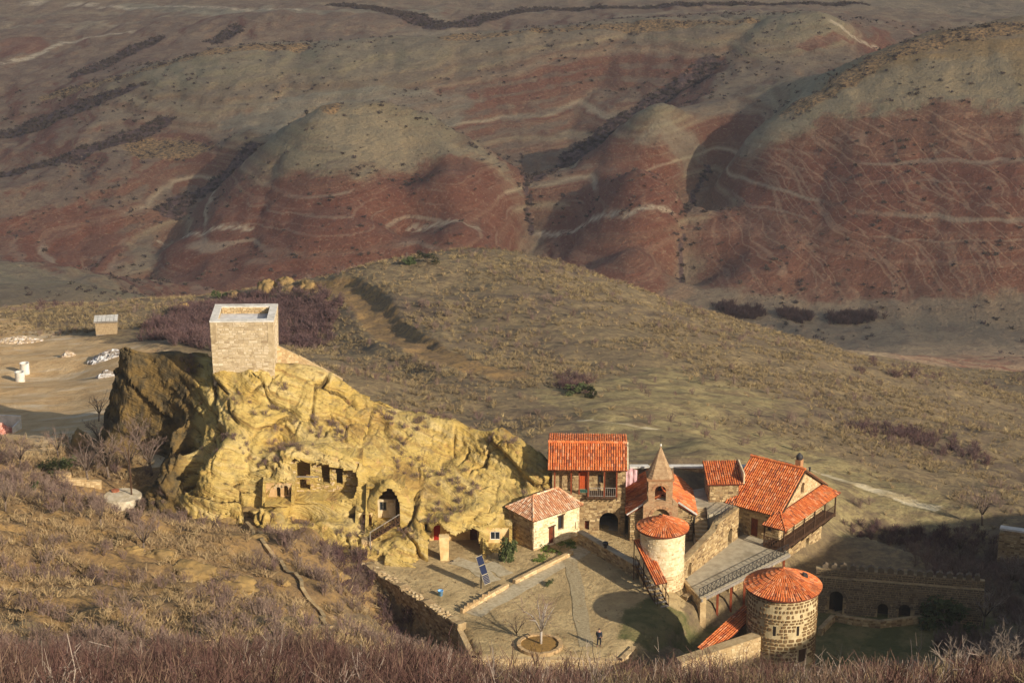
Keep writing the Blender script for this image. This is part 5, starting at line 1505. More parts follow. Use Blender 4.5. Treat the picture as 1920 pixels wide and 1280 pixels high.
# ------------------------------------------------------------------ crenellated wall of the lower court
def crenel_wall():
    a, b = Vector((29.0, 185.4, 0)), Vector((44.5, 182.4, 0)); d = b - a; L = d.length; d.normalize(); n = Vector((d.y, -d.x, 0))
    g = thing('crenellated_wall', 'shaded crenellated stone wall with arched doorway and niches in the lower court', 'wall', tuple(a))
    mp = plane_map((0, 0, -3.6), (d.x, d.y), (n.x, n.y))
    hs = [(1.4, 2.7, .3, 2.7, True), (6.0, 7.0, .2, 1.8, True), (8.0, 9.1, .2, 1.9, True), (10.4, 11.4, .3, 1.7, True)]
    wall(g, mp, L, 4.0, 1.0, hs, seed=181, mats=(M_SHADE_STONE, M_RUBBLE_MORTAR))
    for h in hs:
        q = [mp(h[0], h[2], -.95), mp(h[1], h[2], -.95), mp(h[1], h[3], -.95), mp(h[0], h[3], -.95)]
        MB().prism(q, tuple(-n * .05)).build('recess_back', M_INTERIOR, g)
    q = [mp(1.95, .3, -.6), mp(2.65, .3, -.9), mp(2.65, 2.5, -.9), mp(1.95, 2.5, -.6)]
    MB().prism(q, tuple(n * .05)).build('door', M_INTERIOR_DARK, g)
    mp2 = plane_map(tuple(-n * .45 + Vector((0, 0, .4))), (d.x, d.y), (n.x, n.y))
    wall(g, mp2, L, .75, .5, seed=182, name='parapet', mats=(M_SHADE_STONE, M_RUBBLE_MORTAR))
    R = random.Random(4); u = .6
    while u < L - .7:
        w = R.uniform(.5, .62)
        o = Vector(mp2(u, .75, 0)); hh = R.uniform(.5, .65)
        m = MB(); q = [(0, 0), (w, 0), (w, hh * .7), (w/2, hh), (0, hh * .7)]
        m.prism([(o + d * x + Vector((0, 0, z))) for x, z in q], tuple(-n * .48)).build('merlon', M_SHADE_STONE, g)
        u += w + R.uniform(.28, .36)
    g2 = thing('garden_wall', 'low curving dry-stone wall in the shaded lower court', 'wall', (0, 0, 0))
    pts = [at_z(x, y, -3.3) for x, y in [(1540, 1192), (1565, 1166), (1600, 1172), (1650, 1178), (1700, 1172), (1740, 1166)]]
    for i, (p, q) in enumerate(zip(pts[:-1], pts[1:])):
        p, q = Vector(p), Vector(q); dd = q - p; LL = dd.length; dd.normalize()
        mp = plane_map((p.x, p.y, -3.5), (dd.x, dd.y), (dd.y, -dd.x)); wall(g2, mp, LL, .95, .4, seed=190 + i)
    x, y, z = at_y(1895, 1010, 200)
    g3 = thing('ruined_wall', 'broken wall corner with pale top at the edge of the slope', 'wall', (x - 1.2, y, z), math.radians(-20))
    mp = plane_map((0, 0, -2.5), (1, 0), (0, -1)); wall(g3, mp, 5, 3.6, .7, top=lambda u: 3.2 + .4 * math.sin(u), seed=197, nu=5)
    mp = plane_map((0, 2.5, -2.5), (0, -1), (-1, 0)); wall(g3, mp, 2.5, 3.2, .6, seed=198)
    MB().box(.0, 3.6, -.05, .75, 1.05, 1.25).build('coping', M_CONC, g3)
crenel_wall()

# ------------------------------------------------------------------ square tower on the rock
def square_tower():
    g = thing('square_tower', 'squat square tower of golden stone with flat walled roof on the rock', 'tower', (-31.0, 208.4, 11.0), math.radians(1.5))
    W, D, H = 6.3, 5.4, 7.35
    mats = (M_BEIGE, M_BEIGE_MORTAR)
    tap = .045
    def mpx(o, u, n, L):
        return lambda a, v, d: (o[0] + u[0]*(a + (L/2 - a) / (L/2) * tap * v * -.5) + n[0]*(d - tap*v*-.3), o[1] + u[1]*(a + (L/2 - a) / (L/2) * tap * v * -.5) + n[1]*(d - tap*v*-.3), o[2] + v)
    wall(g, mpx((0, 0, 0), (1, 0), (0, -1), W), W, H, .6, mats=mats, seed=201, ch=(.14, .3), cw=(.2, .62), name='front_wall')
    wall(g, mpx((W, 0, 0), (0, 1), (1, 0), D), D, H, .6, mats=mats, seed=202, ch=(.14, .3), cw=(.2, .62))
    wall(g, mpx((W, D, 0), (-1, 0), (0, 1), W), W, H, .6, mats=mats, seed=203, ch=(.14, .3), cw=(.2, .62))
    wall(g, mpx((0, D, 0), (0, -1), (-1, 0), D), D, H, .6, mats=mats, seed=204, ch=(.14, .3), cw=(.2, .62))
    m = MB(); e = .16; z0, z1 = H, H + .14
    m.box(-e, W + e, -e, .62, z0, z1); m.build('coping', M_CONC, g)
    MB().box(-e, W + e, D - .62, D + e, z0, z1).build('coping', M_CONC, g)
    MB().box(-e, .62, .623, D - .623, z0, z1 - .003).build('coping', M_CONC, g); MB().box(W - .62, W + e, .623, D - .623, z0, z1 - .003).build('coping', M_CONC, g)
    MB().box(.5, W - .5, .5, D - .5, H - .85, H - .7).build('roof_floor', mat_plain('pale_screed', (206,204,200), (180,178,176), 1.0, third=(160,156,150)), g)
    wi = [plane_map((.62, D - .62, H - .7), (1, 0), (0, -1)), plane_map((W - .62, .62, H - .7), (0, 1), (-1, 0))]
    s = MB(); masonry(s, wi[0], W - 1.24, .7, ch=(.14, .2), cw=(.2, .4), seed=205); masonry(s, wi[1], D - 1.24, .7, ch=(.14, .2), cw=(.2, .4), seed=206)
    s.build('inner_masonry', M_GOLD, g, kind='stuff')
square_tower()
def crest_wall():
    P = [Vector(at_y(*q)) for q in [(518, 648, 212), (560, 668, 212.5), (600, 690, 212.5), (640, 712, 212)]]
    g = thing('ruined_wall', 'thin ruined stone wall stepping down the crest beside the square tower', 'wall', (0, 0, 0))
    for i, (p, q) in enumerate(zip(P[:-1], P[1:])):
        d = q - p; dz = d.z; d.z = 0; L = d.length; d.normalize()
        mp = plane_map((p.x, p.y, min(p.z, q.z) - 3), (d.x, d.y), (d.y, -d.x))
        wall(g, mp, L, 3 + abs(dz), .5, top=lambda u, dz=dz, L=L: 3 + abs(dz) * (1 - u / L), mats=(M_GOLD, M_GOLD_MORTAR), seed=210 + i, nu=4)
crest_wall()

# ------------------------------------------------------------------ cave dwellings
def alcove(name, label, key, wall_depth=.25, room=2.0, mat=None, cap=9.0):
    """A recess cut into the sloping face: floor, cheeks that follow the slope, and a dark room behind its back wall."""
    poly = CAVES[key]; x_ = [a for a, b in poly]; y_ = [b for a, b in poly]
    px0, px1, py0, py1 = min(x_), max(x_), min(y_), max(y_)
    pm = (px0 + px1) / 2
    Yb = rock_at(pm, py1 + 5)[1]; Yt = max(rock_at(pm, py0 - 5)[1], rock_at(pm - (px1 - px0) * .2, py0)[1], Yb + .8) + wall_depth + .3
    Yt = min(Yt, Yb + cap)
    z0 = at_y(pm, py1, Yb)[2]
    g = thing(name, label, 'cave', (at_y(pm, py1, Yt)[0], Yt, z0))
    x0, x1 = at_y(px0, py1, Yt)[0] - g.location.x - .3, at_y(px1, py1, Yt)[0] - g.location.x + .3
    zt = at_y(pm, py0, Yt)[2] - z0; f = Yb - Yt + .35
    m = MB()
    m.prism([(x0, f - .3, -.35), (x1, f - .3, -.35), (x1, room, -.35), (x0, room, -.35)], (0, 0, .33))                 # floor
    for xa, w in ((x0, -.3), (x1, .3)):
        m.prism([(xa, f - .15, -.3), (xa, room, -.3), (xa, room, zt + .3), (xa, -.1, zt - .05)], (w, 0, 0))             # cheeks
    m.prism([(x0 - .3, -.05, zt + .02), (x1 + .3, -.05, zt + .02), (x1 + .3, room, zt + .25), (x0 - .3, room, zt + .25)], (0, 0, .25))   # ceiling
    m.prism([(x0 - .3, room, -.3), (x1 + .3, room, -.3), (x1 + .3, room, zt + .4), (x0 - .3, room, zt + .4)], (0, .2, 0))
    m.build('chamber', mat or M_ROCK, g)
    return g, x0, x1, zt, f
M_CAVE = mat_plain('cave_rock', (178,148,92), (150,122,76), 1.2, third=(112,88,56), bump=.8)
def ruin_facade():
    g, x0, x1, zt, f = alcove('cave_facade', 'ruined rubble facade with dark empty windows under the rock ledge', 'ruin', .45, cap=2.4)
    L = x1 - x0; q = lambda px: (px - 548) / 122 * L
    hs = [(q(567), q(585), .2, min(1.35, zt * .45), False), (q(563), q(586), min(1.5, zt * .5), zt - .25, False), (q(605), q(619), .9, zt - .6, False), (q(630), q(641), .8, zt - .9, False)]
    mp = plane_map((x0, -.1, 0), (1, 0), (0, -1))
    wall(g, mp, L, zt, .4, hs, seed=221, nu=7, mats=(M_GOLD, M_ROCK), ch=(.14, .26), cw=(.18, .45), proud=.07, skip=.6)
    MB().box(x0 + q(555), x0 + q(600), -.2, -.08, zt * .47, zt * .47 + .1).build('beam', M_GREYWOOD, g)
    h, x0, x1, zt, f = alcove('cave_facade', 'small plastered cave front with two narrow dark arched doorways', 'pink', .55, 1.4, cap=1.8)
    L = x1 - x0; mp = plane_map((x0, -.1, 0), (1, 0), (0, -1))
    wall(h, mp, L, zt, .35, [(L*.40, L*.55, 0, zt * .75, True), (L*.68, L*.85, .1, zt * .85, True)], mats=(M_GOLD, mat_plain('pink_plaster', (206,170,122), (186,150,100), 1.5)), seed=224, skip=.85)
ruin_facade()
def balcony_cave():
    g, x0, x1, zt, f = alcove('cave_room', 'white plastered cave room with timber balcony high on the rock face', 'room', .8, 2.6)
    L = x1 - x0
    mp = plane_map((x0, -.05, 0), (1, 0), (0, -1))
    wall(g, mp, L * .8, zt * .62, .25, [(L * .3, L * .52, .75, zt * .55, False)], mats=(M_PALE, M_PALE_MORTAR), seed=231, skip=.9)
    window(g, mp, L * .3, L * .52, .75, zt * .55, .12, M_GREYWOOD)
    a, b = Vector(at_y(692, 1012, rock_at(700, 1016)[1] - .15)), Vector(at_y(747, 978, rock_at(742, 996)[1] - .1))
    o = Vector(g.location); a -= o; b -= o
    d = (b - a).normalized(); n = Vector((d.y, -d.x, 0)).normalized()
    MB().beam(a, b, .7, .1).build('balcony_floor', M_WOOD, g)
    up = Vector((0, 0, .95)); off = n * .32
    for i in range(8):
        p = a.lerp(b, i / 7) + off
        MB().beam(p, p + up, .07, .07).build('post', M_WOOD, g)
    MB().beam(a + off + up, b + off + up, .07, .07).build('handrail', M_GREYWOOD, g)
    for i in range(7):
        p, q = a.lerp(b, i / 7) + off, a.lerp(b, (i + 1) / 7) + off
        m = MB(); m.beam(p + up * .1, q + up * .92, .045, .045); m.beam(q + up * .1, p + up * .92, .045, .045); m.build('cross_brace', M_WOOD, g)
    p = a + off; MB().beam(p + Vector((0, -.1, -3.4)), p + up, .09, .09).build('prop', M_GREYWOOD, g)
    mp = plane_map(tuple(a + Vector((-.75, -.05, -3.4))), (1, 0), (0, -1))
    wall(g, mp, 1.0, 3.4, .8, mats=(M_GOLD, M_GOLD_MORTAR), seed=232, proud=.08)
    c, x0, x1, zt, f = alcove('cave_doorway', 'narrow cave doorway with red-brown door left of the timber balcony', 'door', .1, .9)
    mp = plane_map((x0, -.05, 0), (1, 0), (0, -1)); L = x1 - x0
    wall(c, mp, L, zt, .3, [(L*.25, L*.78, .0, zt * .86, False)], mats=(M_PALE, M_PLASTER), seed=233, skip=.95)
    door(c, mp, L*.25, L*.78, .0, zt * .86, M_DOOR, .15)
balcony_cave()
def porch():
    g, x0, x1, zt, f = alcove('cave_porch', 'wide cave porch with a square pale pillar and dark red door', 'porch', .6, 3.2)
    L = x1 - x0
    x = at_y(834, 1046, g.location.y + f)[0] - g.location.x
    m = MB(); m.hexa([(x - .40, f - .1, 0), (x + .36, f - .1, 0), (x + .36, f + .6, 0), (x - .40, f + .6, 0)], [(x - .55, f - .05, zt * .95), (x + .42, f - .05, zt * .95), (x + .42, f + .8, zt * .95), (x - .55, f + .8, zt * .95)]); m.build('pillar', M_PLASTER, g)
    mp = plane_map((x0, 1.9, 0), (1, 0), (0, -1))
    wall(g, mp, L, zt, .3, [(.8, 1.45, .02, 1.9, False), (L - 1.3, L - .6, .02, 1.75, False)], mats=(M_GOLD, M_PLASTER), seed=241, skip=.92)
    door(g, mp, .8, 1.45, .02, 1.9, mat_wood('crimson_door', (150,34,26), (170,46,32)), .05); door(g, mp, L - 1.3, L - .6, .02, 1.75, M_DOOR, .05)
    MB().lathe([(.0, .02), (.16, .02), (.2, .3), (.17, .36), (.0, .34)], 12, cx=x + .7, cy=f - .2).build('pot', M_IRON, g, smooth=True)
    c, x0, x1, zt, f = alcove('cave_window', 'arched cave window with pale glazed frame beside the porch', 'window', .2, .9)
    mp = plane_map((x0, .0, 0), (1, 0), (0, -1)); L = x1 - x0
    wall(c, mp, L, zt, .25, [(L*.22, L*.62, .35, zt * .75, False)], mats=(M_GOLD, M_PLASTER), seed=243, skip=.95)
    window(c, mp, L*.22, L*.62, .35, zt * .75, .08, M_WHITE)
porch()
def small_openings():
    x, y, z = at_y(738, 1054, 189.3)
    g = thing('shutter', 'small grey wooden shutter on the rock foot near the courtyard wall', 'shutter', (x, y - .1, z), math.radians(20))
    b = MB().box(-.3, .3, -.05, .02, -.45, .45).build('panel', M_GREYWOOD, g)
    MB().box(-.42, -.3, -.06, .0, -.02, .06).build('hinge', M_IRON, g)
small_openings()

# ------------------------------------------------------------------ cistern, hut, pipes, boulders, rubble
def cistern():
    x, y, z = ground_at(229, 948)
    g = thing('cistern', 'round pale concrete cistern on the hillside with a rusty lid', 'cistern', (x, y + .6, z + .15))
    MB().lathe([(2.05, -1.5), (2.0, .55), (1.85, .68), (.0, .8)], 40).build('tank', mat_plain('stained_concrete', (206,192,164), (180,164,134), 1.2, third=(150,132,104)), g)
    MB().lathe([(.42, .72), (.42, .86), (.0, .9)], 18, cx=-.9, cy=.9).build('lid', mat_plain('rust', (168,104,74), (140,84,58), 3.0), g)
    p = thing('pole', 'slim dark wooden pole standing by the cistern', 'pole', (x + .9, y + .6, z))
    MB().tube([(0, 0, -.3), (.02, 0, 3.0), (-.06, 0, 5.8)], [.09, .08, .05], 8).build('shaft', M_WOOD, p)
    MB().tube([(-.25, 0, 5.2), (.2, 0, 5.25)], [.03, .03], 6).build('arm', M_WOOD, p)
    w = thing('dry_stone_wall', 'short low stone wall left of the concrete cistern', 'wall', (0, 0, 0))
    a, b = Vector(ground_at(105, 900)), Vector(ground_at(190, 918))
    for i in range(3):
        p_, q_ = a.lerp(b, i / 3), a.lerp(b, (i + 1) / 3); p_.z = float(hgt(p_.x, p_.y)); d = q_ - p_; d.z = 0; L = d.length; d.normalize()
        wall(w, plane_map((p_.x, p_.y, p_.z - .6), (d.x, d.y), (d.y, -d.x)), L, 1.15, .5, seed=250 + i, mats=(M_GOLD, M_GOLD_MORTAR))
cistern()
def hut():
    x, y, z = ground_at(207, 627)
    g = thing('hut', 'small plank hut with flat grey roof in the sandy yard', 'hut', (x - .6, y, z), math.radians(8))
    W, D, H = 3.3, 2.6, 2.0
    t = mat_wood('weathered_plank', (172,150,116), (146,124,92))
    core = MB().box(-W/2 + .05, W/2 - .05, .05, D - .05, -.3, H).build('core', M_GREYWOOD, g)
    n = 8
    for i in range(n):
        MB().box(-W/2, W/2, -.02, .04, i * H/n + .015, (i+1) * H/n - .015).build('plank', t, g)
        MB().box(-W/2 - .0, -W/2 + .045, .05, D, i * H/n + .015, (i+1) * H/n - .015).build('plank', M_GREYWOOD, g)
    MB().box(W/2 - .045, W/2, .05, D, 0, H).build('side', t, g)
    r = MB(); r.hexa([(-W/2 - .25, -.3, H), (W/2 + .2, -.3, H), (W/2 + .2, D + .3, H + .12), (-W/2 - .25, D + .3, H + .12)], [(-W/2 - .25, -.3, H + .1), (W/2 + .2, -.3, H + .1), (W/2 + .2, D + .3, H + .24), (-W/2 - .25, D + .3, H + .24)])
    r = r.build('roof', M_GREYWOOD, g)
    for i in range(6):
        MB().box(-W/2 - .2 + i * .62, -W/2 + .36 + i * .62, -.28, D + .28, H + .25, H + .28).build('sheet', M_CONC, r)
hut()
def pipes():
    for k, (px, py, hh, lab) in enumerate([(47, 700, 1.6, 'rear of the two upright concrete pipe rings in the sandy yard'), (38, 715, 1.45, 'front of the two upright concrete pipe rings in the sandy yard')]):
        x, y, z = ground_at(px, py)
        g = thing('concrete_pipe', lab, 'pipe', (x, y, z), 0, 'concrete pipe rings in the yard')
        MB().lathe([(.66, -.1), (.66, hh), (.52, hh), (.52, .1), (.0, .1)], 28).build('ring', M_CONC, g)
        MB().lathe([(.665, hh * .93), (.71, hh * .95), (.71, hh), (.66, hh)], 28).build('collar', M_CONC, g)
    x, y, z = ground_at(8, 812)
    g = thing('concrete_box', 'open pale concrete box heaped with pink rubble at the yard edge', 'box', (x, y, z), math.radians(-8))
    m = MB(); m.box(-2.2, 1.6, 1.3, 1.5, -.2, 1.7); m.box(1.4, 1.6, -1.0, 1.297, -.2, 1.2); m.build('wall', M_CONC, g)
    R = random.Random(5); m = MB()
    for i in range(220):
        s = R.uniform(.06, .2); rr = R.random()**.5 * 1.5; a = R.uniform(0, 6.3); px, py = rr * math.cos(a) - .4, rr * math.sin(a) * .8; hz = max(0, 1.35 * (1 - rr / 1.6)) * R.uniform(.6, 1)
        m.hexa([(px-s, py-s, hz-s), (px+s, py-s*.8, hz-s), (px+s*.9, py+s, hz-s), (px-s, py+s, hz-s*.7)], [(px-s*.8, py-s, hz+s*.8), (px+s*.7, py-s*.8, hz+s), (px+s*.9, py+s*.7, hz+s), (px-s*.7, py+s, hz+s*.7)])
    m.build('rubble', mat_stone('pink_rubble', [(222,160,140),(206,136,116),(232,186,166),(190,124,106)], .2), g, kind='stuff')
    mats = [mat_stone('builders_rubble', [(190,170,140),(160,138,108),(220,212,200),(140,116,90),(206,190,164)], .2), mat_stone('scrap_pile', [(222,222,220),(150,140,128),(110,96,82),(196,192,186),(128,112,96),(236,236,234)], .2)]
    for px, py, rx_, lab, mi in [(35, 640, 3.8, 'broad rubble heap at the far edge of the sandy yard', 0), (205, 668, 3.0, 'pile of white and grey scrap behind the dark cliff', 1), (200, 706, 1.3, 'small scrap heap at the foot of the dark cliff', 1), (128, 668, 1.0, 'flat scatter of pale stones in the middle of the yard', 0)]:
        x, y, z = ground_at(px, py)
        m = MB()
        for i in range(int(150 * rx_)):
            s = R.uniform(.05, .26); rr = R.random()**.6; a = R.uniform(0, 6.3); qx, qy = rr * math.cos(a) * rx_, rr * math.sin(a) * rx_ * .7
            hz = float(hgt(x + qx, y + qy)) - z + max(0, (1 - rr)) * .9 * R.uniform(.3, 1)
            l = R.uniform(.5, 2.6) if mi else 1
            m.hexa([(qx-s*l, qy-s, hz-s), (qx+s*l, qy-s*.8, hz-s), (qx+s*l, qy+s, hz-s), (qx-s*l, qy+s, hz-s*.7)], [(qx-s*.8*l, qy-s, hz+s*.6), (qx+s*.7*l, qy-s*.8, hz+s), (qx+s*.9*l, qy+s*.7, hz+s*.5), (qx-s*.7*l, qy+s, hz+s*.7)])
        o = m.build('rubble_heap', mats[mi]); o.location = (x, y, z); tag(o, lab, 'rubble', kind='stuff')
pipes()
M_BOULDER = mat_plain('weathered_boulder', (152,124,76), (126,104,68), .8, third=(98,84,60), bump=.8)
def boulder(px, py, w, h, lab, seed, mat=None, dep=None):
    x, y, z = ground_at(px, py)
    bm = bmesh.new(); bmesh.ops.create_icosphere(bm, subdivisions=4, radius=1.0)
    co = np.array([v.co[:] for v in bm.verts])
    n = 1 + .34 * fbm(co[:, 0]*1.5 + seed, co[:, 1]*1.5, co[:, 2]*2.2, 4) + .05 * fbm(co[:, 0]*5 + seed, co[:, 1]*5, co[:, 2]*5, 2)
    for v, k in zip(bm.verts, n):
        c = v.co * float(k)
        tz = c.z if c.z > 0 else c.z * .5
        v.co = (c.x * w/2 * (1 - .18 * max(0, c.z)), c.y * (dep or w)/2, tz * h)
    me = bpy.data.meshes.new('boulder'); bm.to_mesh(me); bm.free()
    me.polygons.foreach_set('use_smooth', [True] * len(me.polygons)); me.materials.append(mat or M_BOULDER)
    o = put('boulder', me); o.location = (x, y, z); tag(o, lab, 'boulder', 'rounded boulders beyond the tower'); return o
boulder(500, 545, 4.0, 1.9, 'tallest rounded boulder, leftmost of the three in a row above the scrub', 1)
boulder(535, 532, 3.4, 1.2, 'middle of the three rounded boulders in a row above the scrub', 2)
boulder(578, 538, 4.0, 1.3, 'rightmost of the three rounded boulders in a row above the scrub', 3)
boulder(440, 556, 3.2, 1.0, 'small rounded boulder behind the square tower', 4)
boulder(343, 588, 3.0, 1.7, 'lone rounded boulder left of the square tower', 5)
o = boulder(150, 832, 2.2, 1.5, 'dark boulder perched at the foot of the shaded cliff', 6); o['group'] = 'boulders on the hillside'
for i, (px, py, w, h, lab) in enumerate([(360, 1075, 4.6, 1.4, 'long smooth rock lump on the grassy hillside below the cistern'), (300, 1045, 3.6, 1.1, 'flat ochre rock slab uphill of the long rock lump'), (440, 1105, 4.0, 1.7, 'grey rock knob beside the long rock lump'), (250, 1035, 2.2, .8, 'small ochre ledge rock below the cistern'), (430, 975, 2.8, .8, 'layered rock ledge beneath the rock face'), (390, 985, 2.0, .6, 'small broken ledge stone right of the cistern'), (530, 1095, 1.6, .6, 'round stone beside the sandy gully path'), (630, 1085, 2.4, 1.0, 'jutting layered rock above the dark gully'), (485, 1010, 2.4, .7, 'stone slab at the head of the sandy gully path'), (460, 960, 3.0, .8, 'broken stone ledge at the rock foot')]):
    o = boulder(px, py, w * .9, h * .6, lab, 10 + i, dep=w * .6); o['group'] = 'boulders on the hillside'
# a pipe laid down the gully path
_k = [ground_at(x, y) for x, y in [(465, 985), (500, 1030), (535, 1070), (570, 1110), (600, 1150), (622, 1180)]]
pp = []
for (ax, ay, _), (bx, by, _) in zip(_k[:-1], _k[1:]):
    n_ = max(2, int(math.hypot(bx - ax, by - ay) / 1.2))
    for i in range(n_):
        qx, qy = ax + (bx - ax) * i / n_, ay + (by - ay) * i / n_
        qx += .25 * math.sin(qy * .9); pp.append((qx, qy, float(max(hgt(qx, qy), hgt(qx + .25, qy), hgt(qx, qy + .25)))))
g = thing('kerb_line', 'long narrow stone kerb running down the sandy path on the hillside', 'kerb', (0, 0, 0))
for p, q in zip(pp[:-1], pp[1:]):
    p, q = Vector(p), Vector(q); MB().beam(p + Vector((0, 0, .08)), q + Vector((0, 0, .08)), .32, .5).build('kerb_stone', M_RUBBLE_MORTAR, g)

# ------------------------------------------------------------------ plants
def mat_plant(name, cols, rough=.95, trans=0.0):
    t = NT(name); r = t.objrand(); p = t.pos()
    k = t.math('FRACT', t.math('ADD', r, t.math('MULTIPLY', t.noise(p, .9, 2, .5), .8)))
    t.color(t.ramp(k, [(i / (len(cols) - 1), srgb(*c)) for i, c in enumerate(cols)]))
    t.b.inputs['Roughness'].default_value = rough
    t.b.inputs['Specular IOR Level'].default_value = .1
    return t.m
M_TWIG = mat_plant('bare_twigs', [(124,104,92),(108,88,78),(140,120,104),(118,94,88),(130,112,96)])
M_TWIG_PURPLE = mat_plant('purple_scrub', [(96,72,70),(84,64,64),(108,82,76),(92,74,74),(112,88,80)])
M_TWIG_RED = mat_plant('reddish_twigs', [(92,66,60),(74,52,48),(110,84,72),(82,60,56),(122,100,82),(68,48,42),(98,70,62)])
M_TWIG_PALE = mat_plant('pale_dead_wood', [(150,134,120),(136,120,106),(162,146,130),(124,108,94)])
M_BUSH_FAR = mat_plant('far_scrub', [(104,88,78),(92,80,74),(112,96,80),(98,82,80),(88,84,66)])
M_TWIG_OLIVE = mat_plant('brown_brush', [(126,112,84),(104,90,70),(146,128,92),(92,80,66),(118,96,72)])
M_GRASS = mat_plant('dry_grass', [(166,142,102),(146,122,90),(180,156,114),(130,108,82),(154,130,92)])
M_GRASS_DULL = mat_plant('dull_dry_grass', [(106,90,70),(150,130,92),(94,80,64),(162,142,100),(114,98,74)])
M_EVERGREEN = mat_plant('evergreen_foliage', [(74,82,48),(62,70,40),(88,94,56),(70,76,48)])
M_WEED = mat_plant('green_weeds', [(96,112,48),(82,98,40),(112,124,60)])
M_BARK = mat_plain('grey_bark', (122,106,92), (96,82,70), 4.0)
M_BARK_GREYWHITE = mat_plain('whitewashed_bark', (190,180,166), (150,136,120), 4.0)
M_BARK_WHITE = mat_plain('limewashed_bark', (222,214,202), (196,186,170), 4.0)

def ribbon(V, F, p, q, w0, w1, R, n=2, bend=.08):
    d = q - p; L = d.length
    if L < 1e-6: return
    side = d.cross(Vector((R.gauss(0, 1), R.gauss(0, 1), R.gauss(0, 1)))).normalized()
    off = Vector((R.gauss(0, 1), R.gauss(0, 1), R.gauss(0, 1))) * L * bend
    b = len(V)
    for i in range(n + 1):
        f = i / n; c = p + d * f + off * (4 * f * (1 - f)); w = w0 + (w1 - w0) * f
        V.append(tuple(c - side * w / 2)); V.append(tuple(c + side * w / 2))
    for i in range(n): F.append((b + 2*i, b + 2*i + 1, b + 2*i + 3, b + 2*i + 2))
def twig_shrub(seed, h=1.6, spread=.9, stems=12, br=7, tw=3, w=.035, lean=.5, dens=1.0):
    """A bare shrub: stems from the root, branches, then twigs, all thin tapering strips."""
    R = random.Random(seed); V, F = [], []
    for s in range(stems):
        a = R.uniform(0, 6.283); r = R.random()**.5 * spread * .25
        p = Vector((r * math.cos(a), r * math.sin(a), -.05))
        out = R.uniform(.1, 1) * spread; a += R.gauss(0, .4)
        q = Vector((out * math.cos(a), out * math.sin(a), h * R.uniform(.6, 1.05) * (1 - .35 * (out / spread)**2)))
        ribbon(V, F, p, q, w * 1.5, w * .5, R, 3)
        for b in range(br):
            f = R.uniform(.25, .95); o = p.lerp(q, f)
            d = (q - p).normalized() + Vector((R.gauss(0, lean), R.gauss(0, lean), R.gauss(.1, lean * .6)))
            l = h * R.uniform(.18, .42) * (1.15 - f * .5); e = o + d.normalized() * l
            ribbon(V, F, o, e, w * .8, w * .35, R, 2)
            for t in range(tw):
                f2 = R.uniform(.3, 1); o2 = o.lerp(e, f2)
                d2 = d.normalized() + Vector((R.gauss(0, .6), R.gauss(0, .6), R.gauss(.15, .45)))
                ribbon(V, F, o2, o2 + d2.normalized() * l * R.uniform(.3, .7), w * .5, w * .25, R, 1)
    return V, F
def tuft(seed, h=.5, n=14, w=.03, spread=.25):
    R = random.Random(seed); V, F = [], []
    for i in range(n):
        a = R.uniform(0, 6.283); r = R.random() * spread * .5
        p = Vector((r*math.cos(a), r*math.sin(a), -.03)); q = p + Vector((R.gauss(0, spread), R.gauss(0, spread), h * R.uniform(.5, 1.1)))
        ribbon(V, F, p, q, w, w * .3, R, 2, .1)
    return V, F
def leaf_clump(seed, n=420, rx=1.0, rz=1.0, leaf=.09, squash=.0):
    R = random.Random(seed); V, F = [], []
    cl = [(Vector((R.gauss(0, .45), R.gauss(0, .45), R.uniform(-.2, .9))), R.uniform(.25, .45)) for _ in range(11)]
    for i in range(n):
        c, r = R.choice(cl)
        d = Vector((R.gauss(0, 1), R.gauss(0, 1), R.gauss(0, 1))).normalized() * r * R.random()**.35
        p = c + d; p = Vector((p.x * rx, p.y * rx, (p.z + .3) * rz))
        if p.z < 0: p.z *= -.3
        a = Vector((R.gauss(0, 1), R.gauss(0, 1), R.gauss(0, 1))).normalized(); b = a.orthogonal().normalized(); s = leaf * R.uniform(.6, 1.3)
        k = len(V); V.extend([tuple(p - a*s), tuple(p + b*s*.55), tuple(p + a*s), tuple(p - b*s*.55)]); F.append((k, k+1, k+2, k+3))
    return V, F
def vf_mesh(name, vf, mat):
    me = bpy.data.meshes.new(name); me.from_pydata(vf[0], [], vf[1]); me.materials.append(mat); me.update(); return me

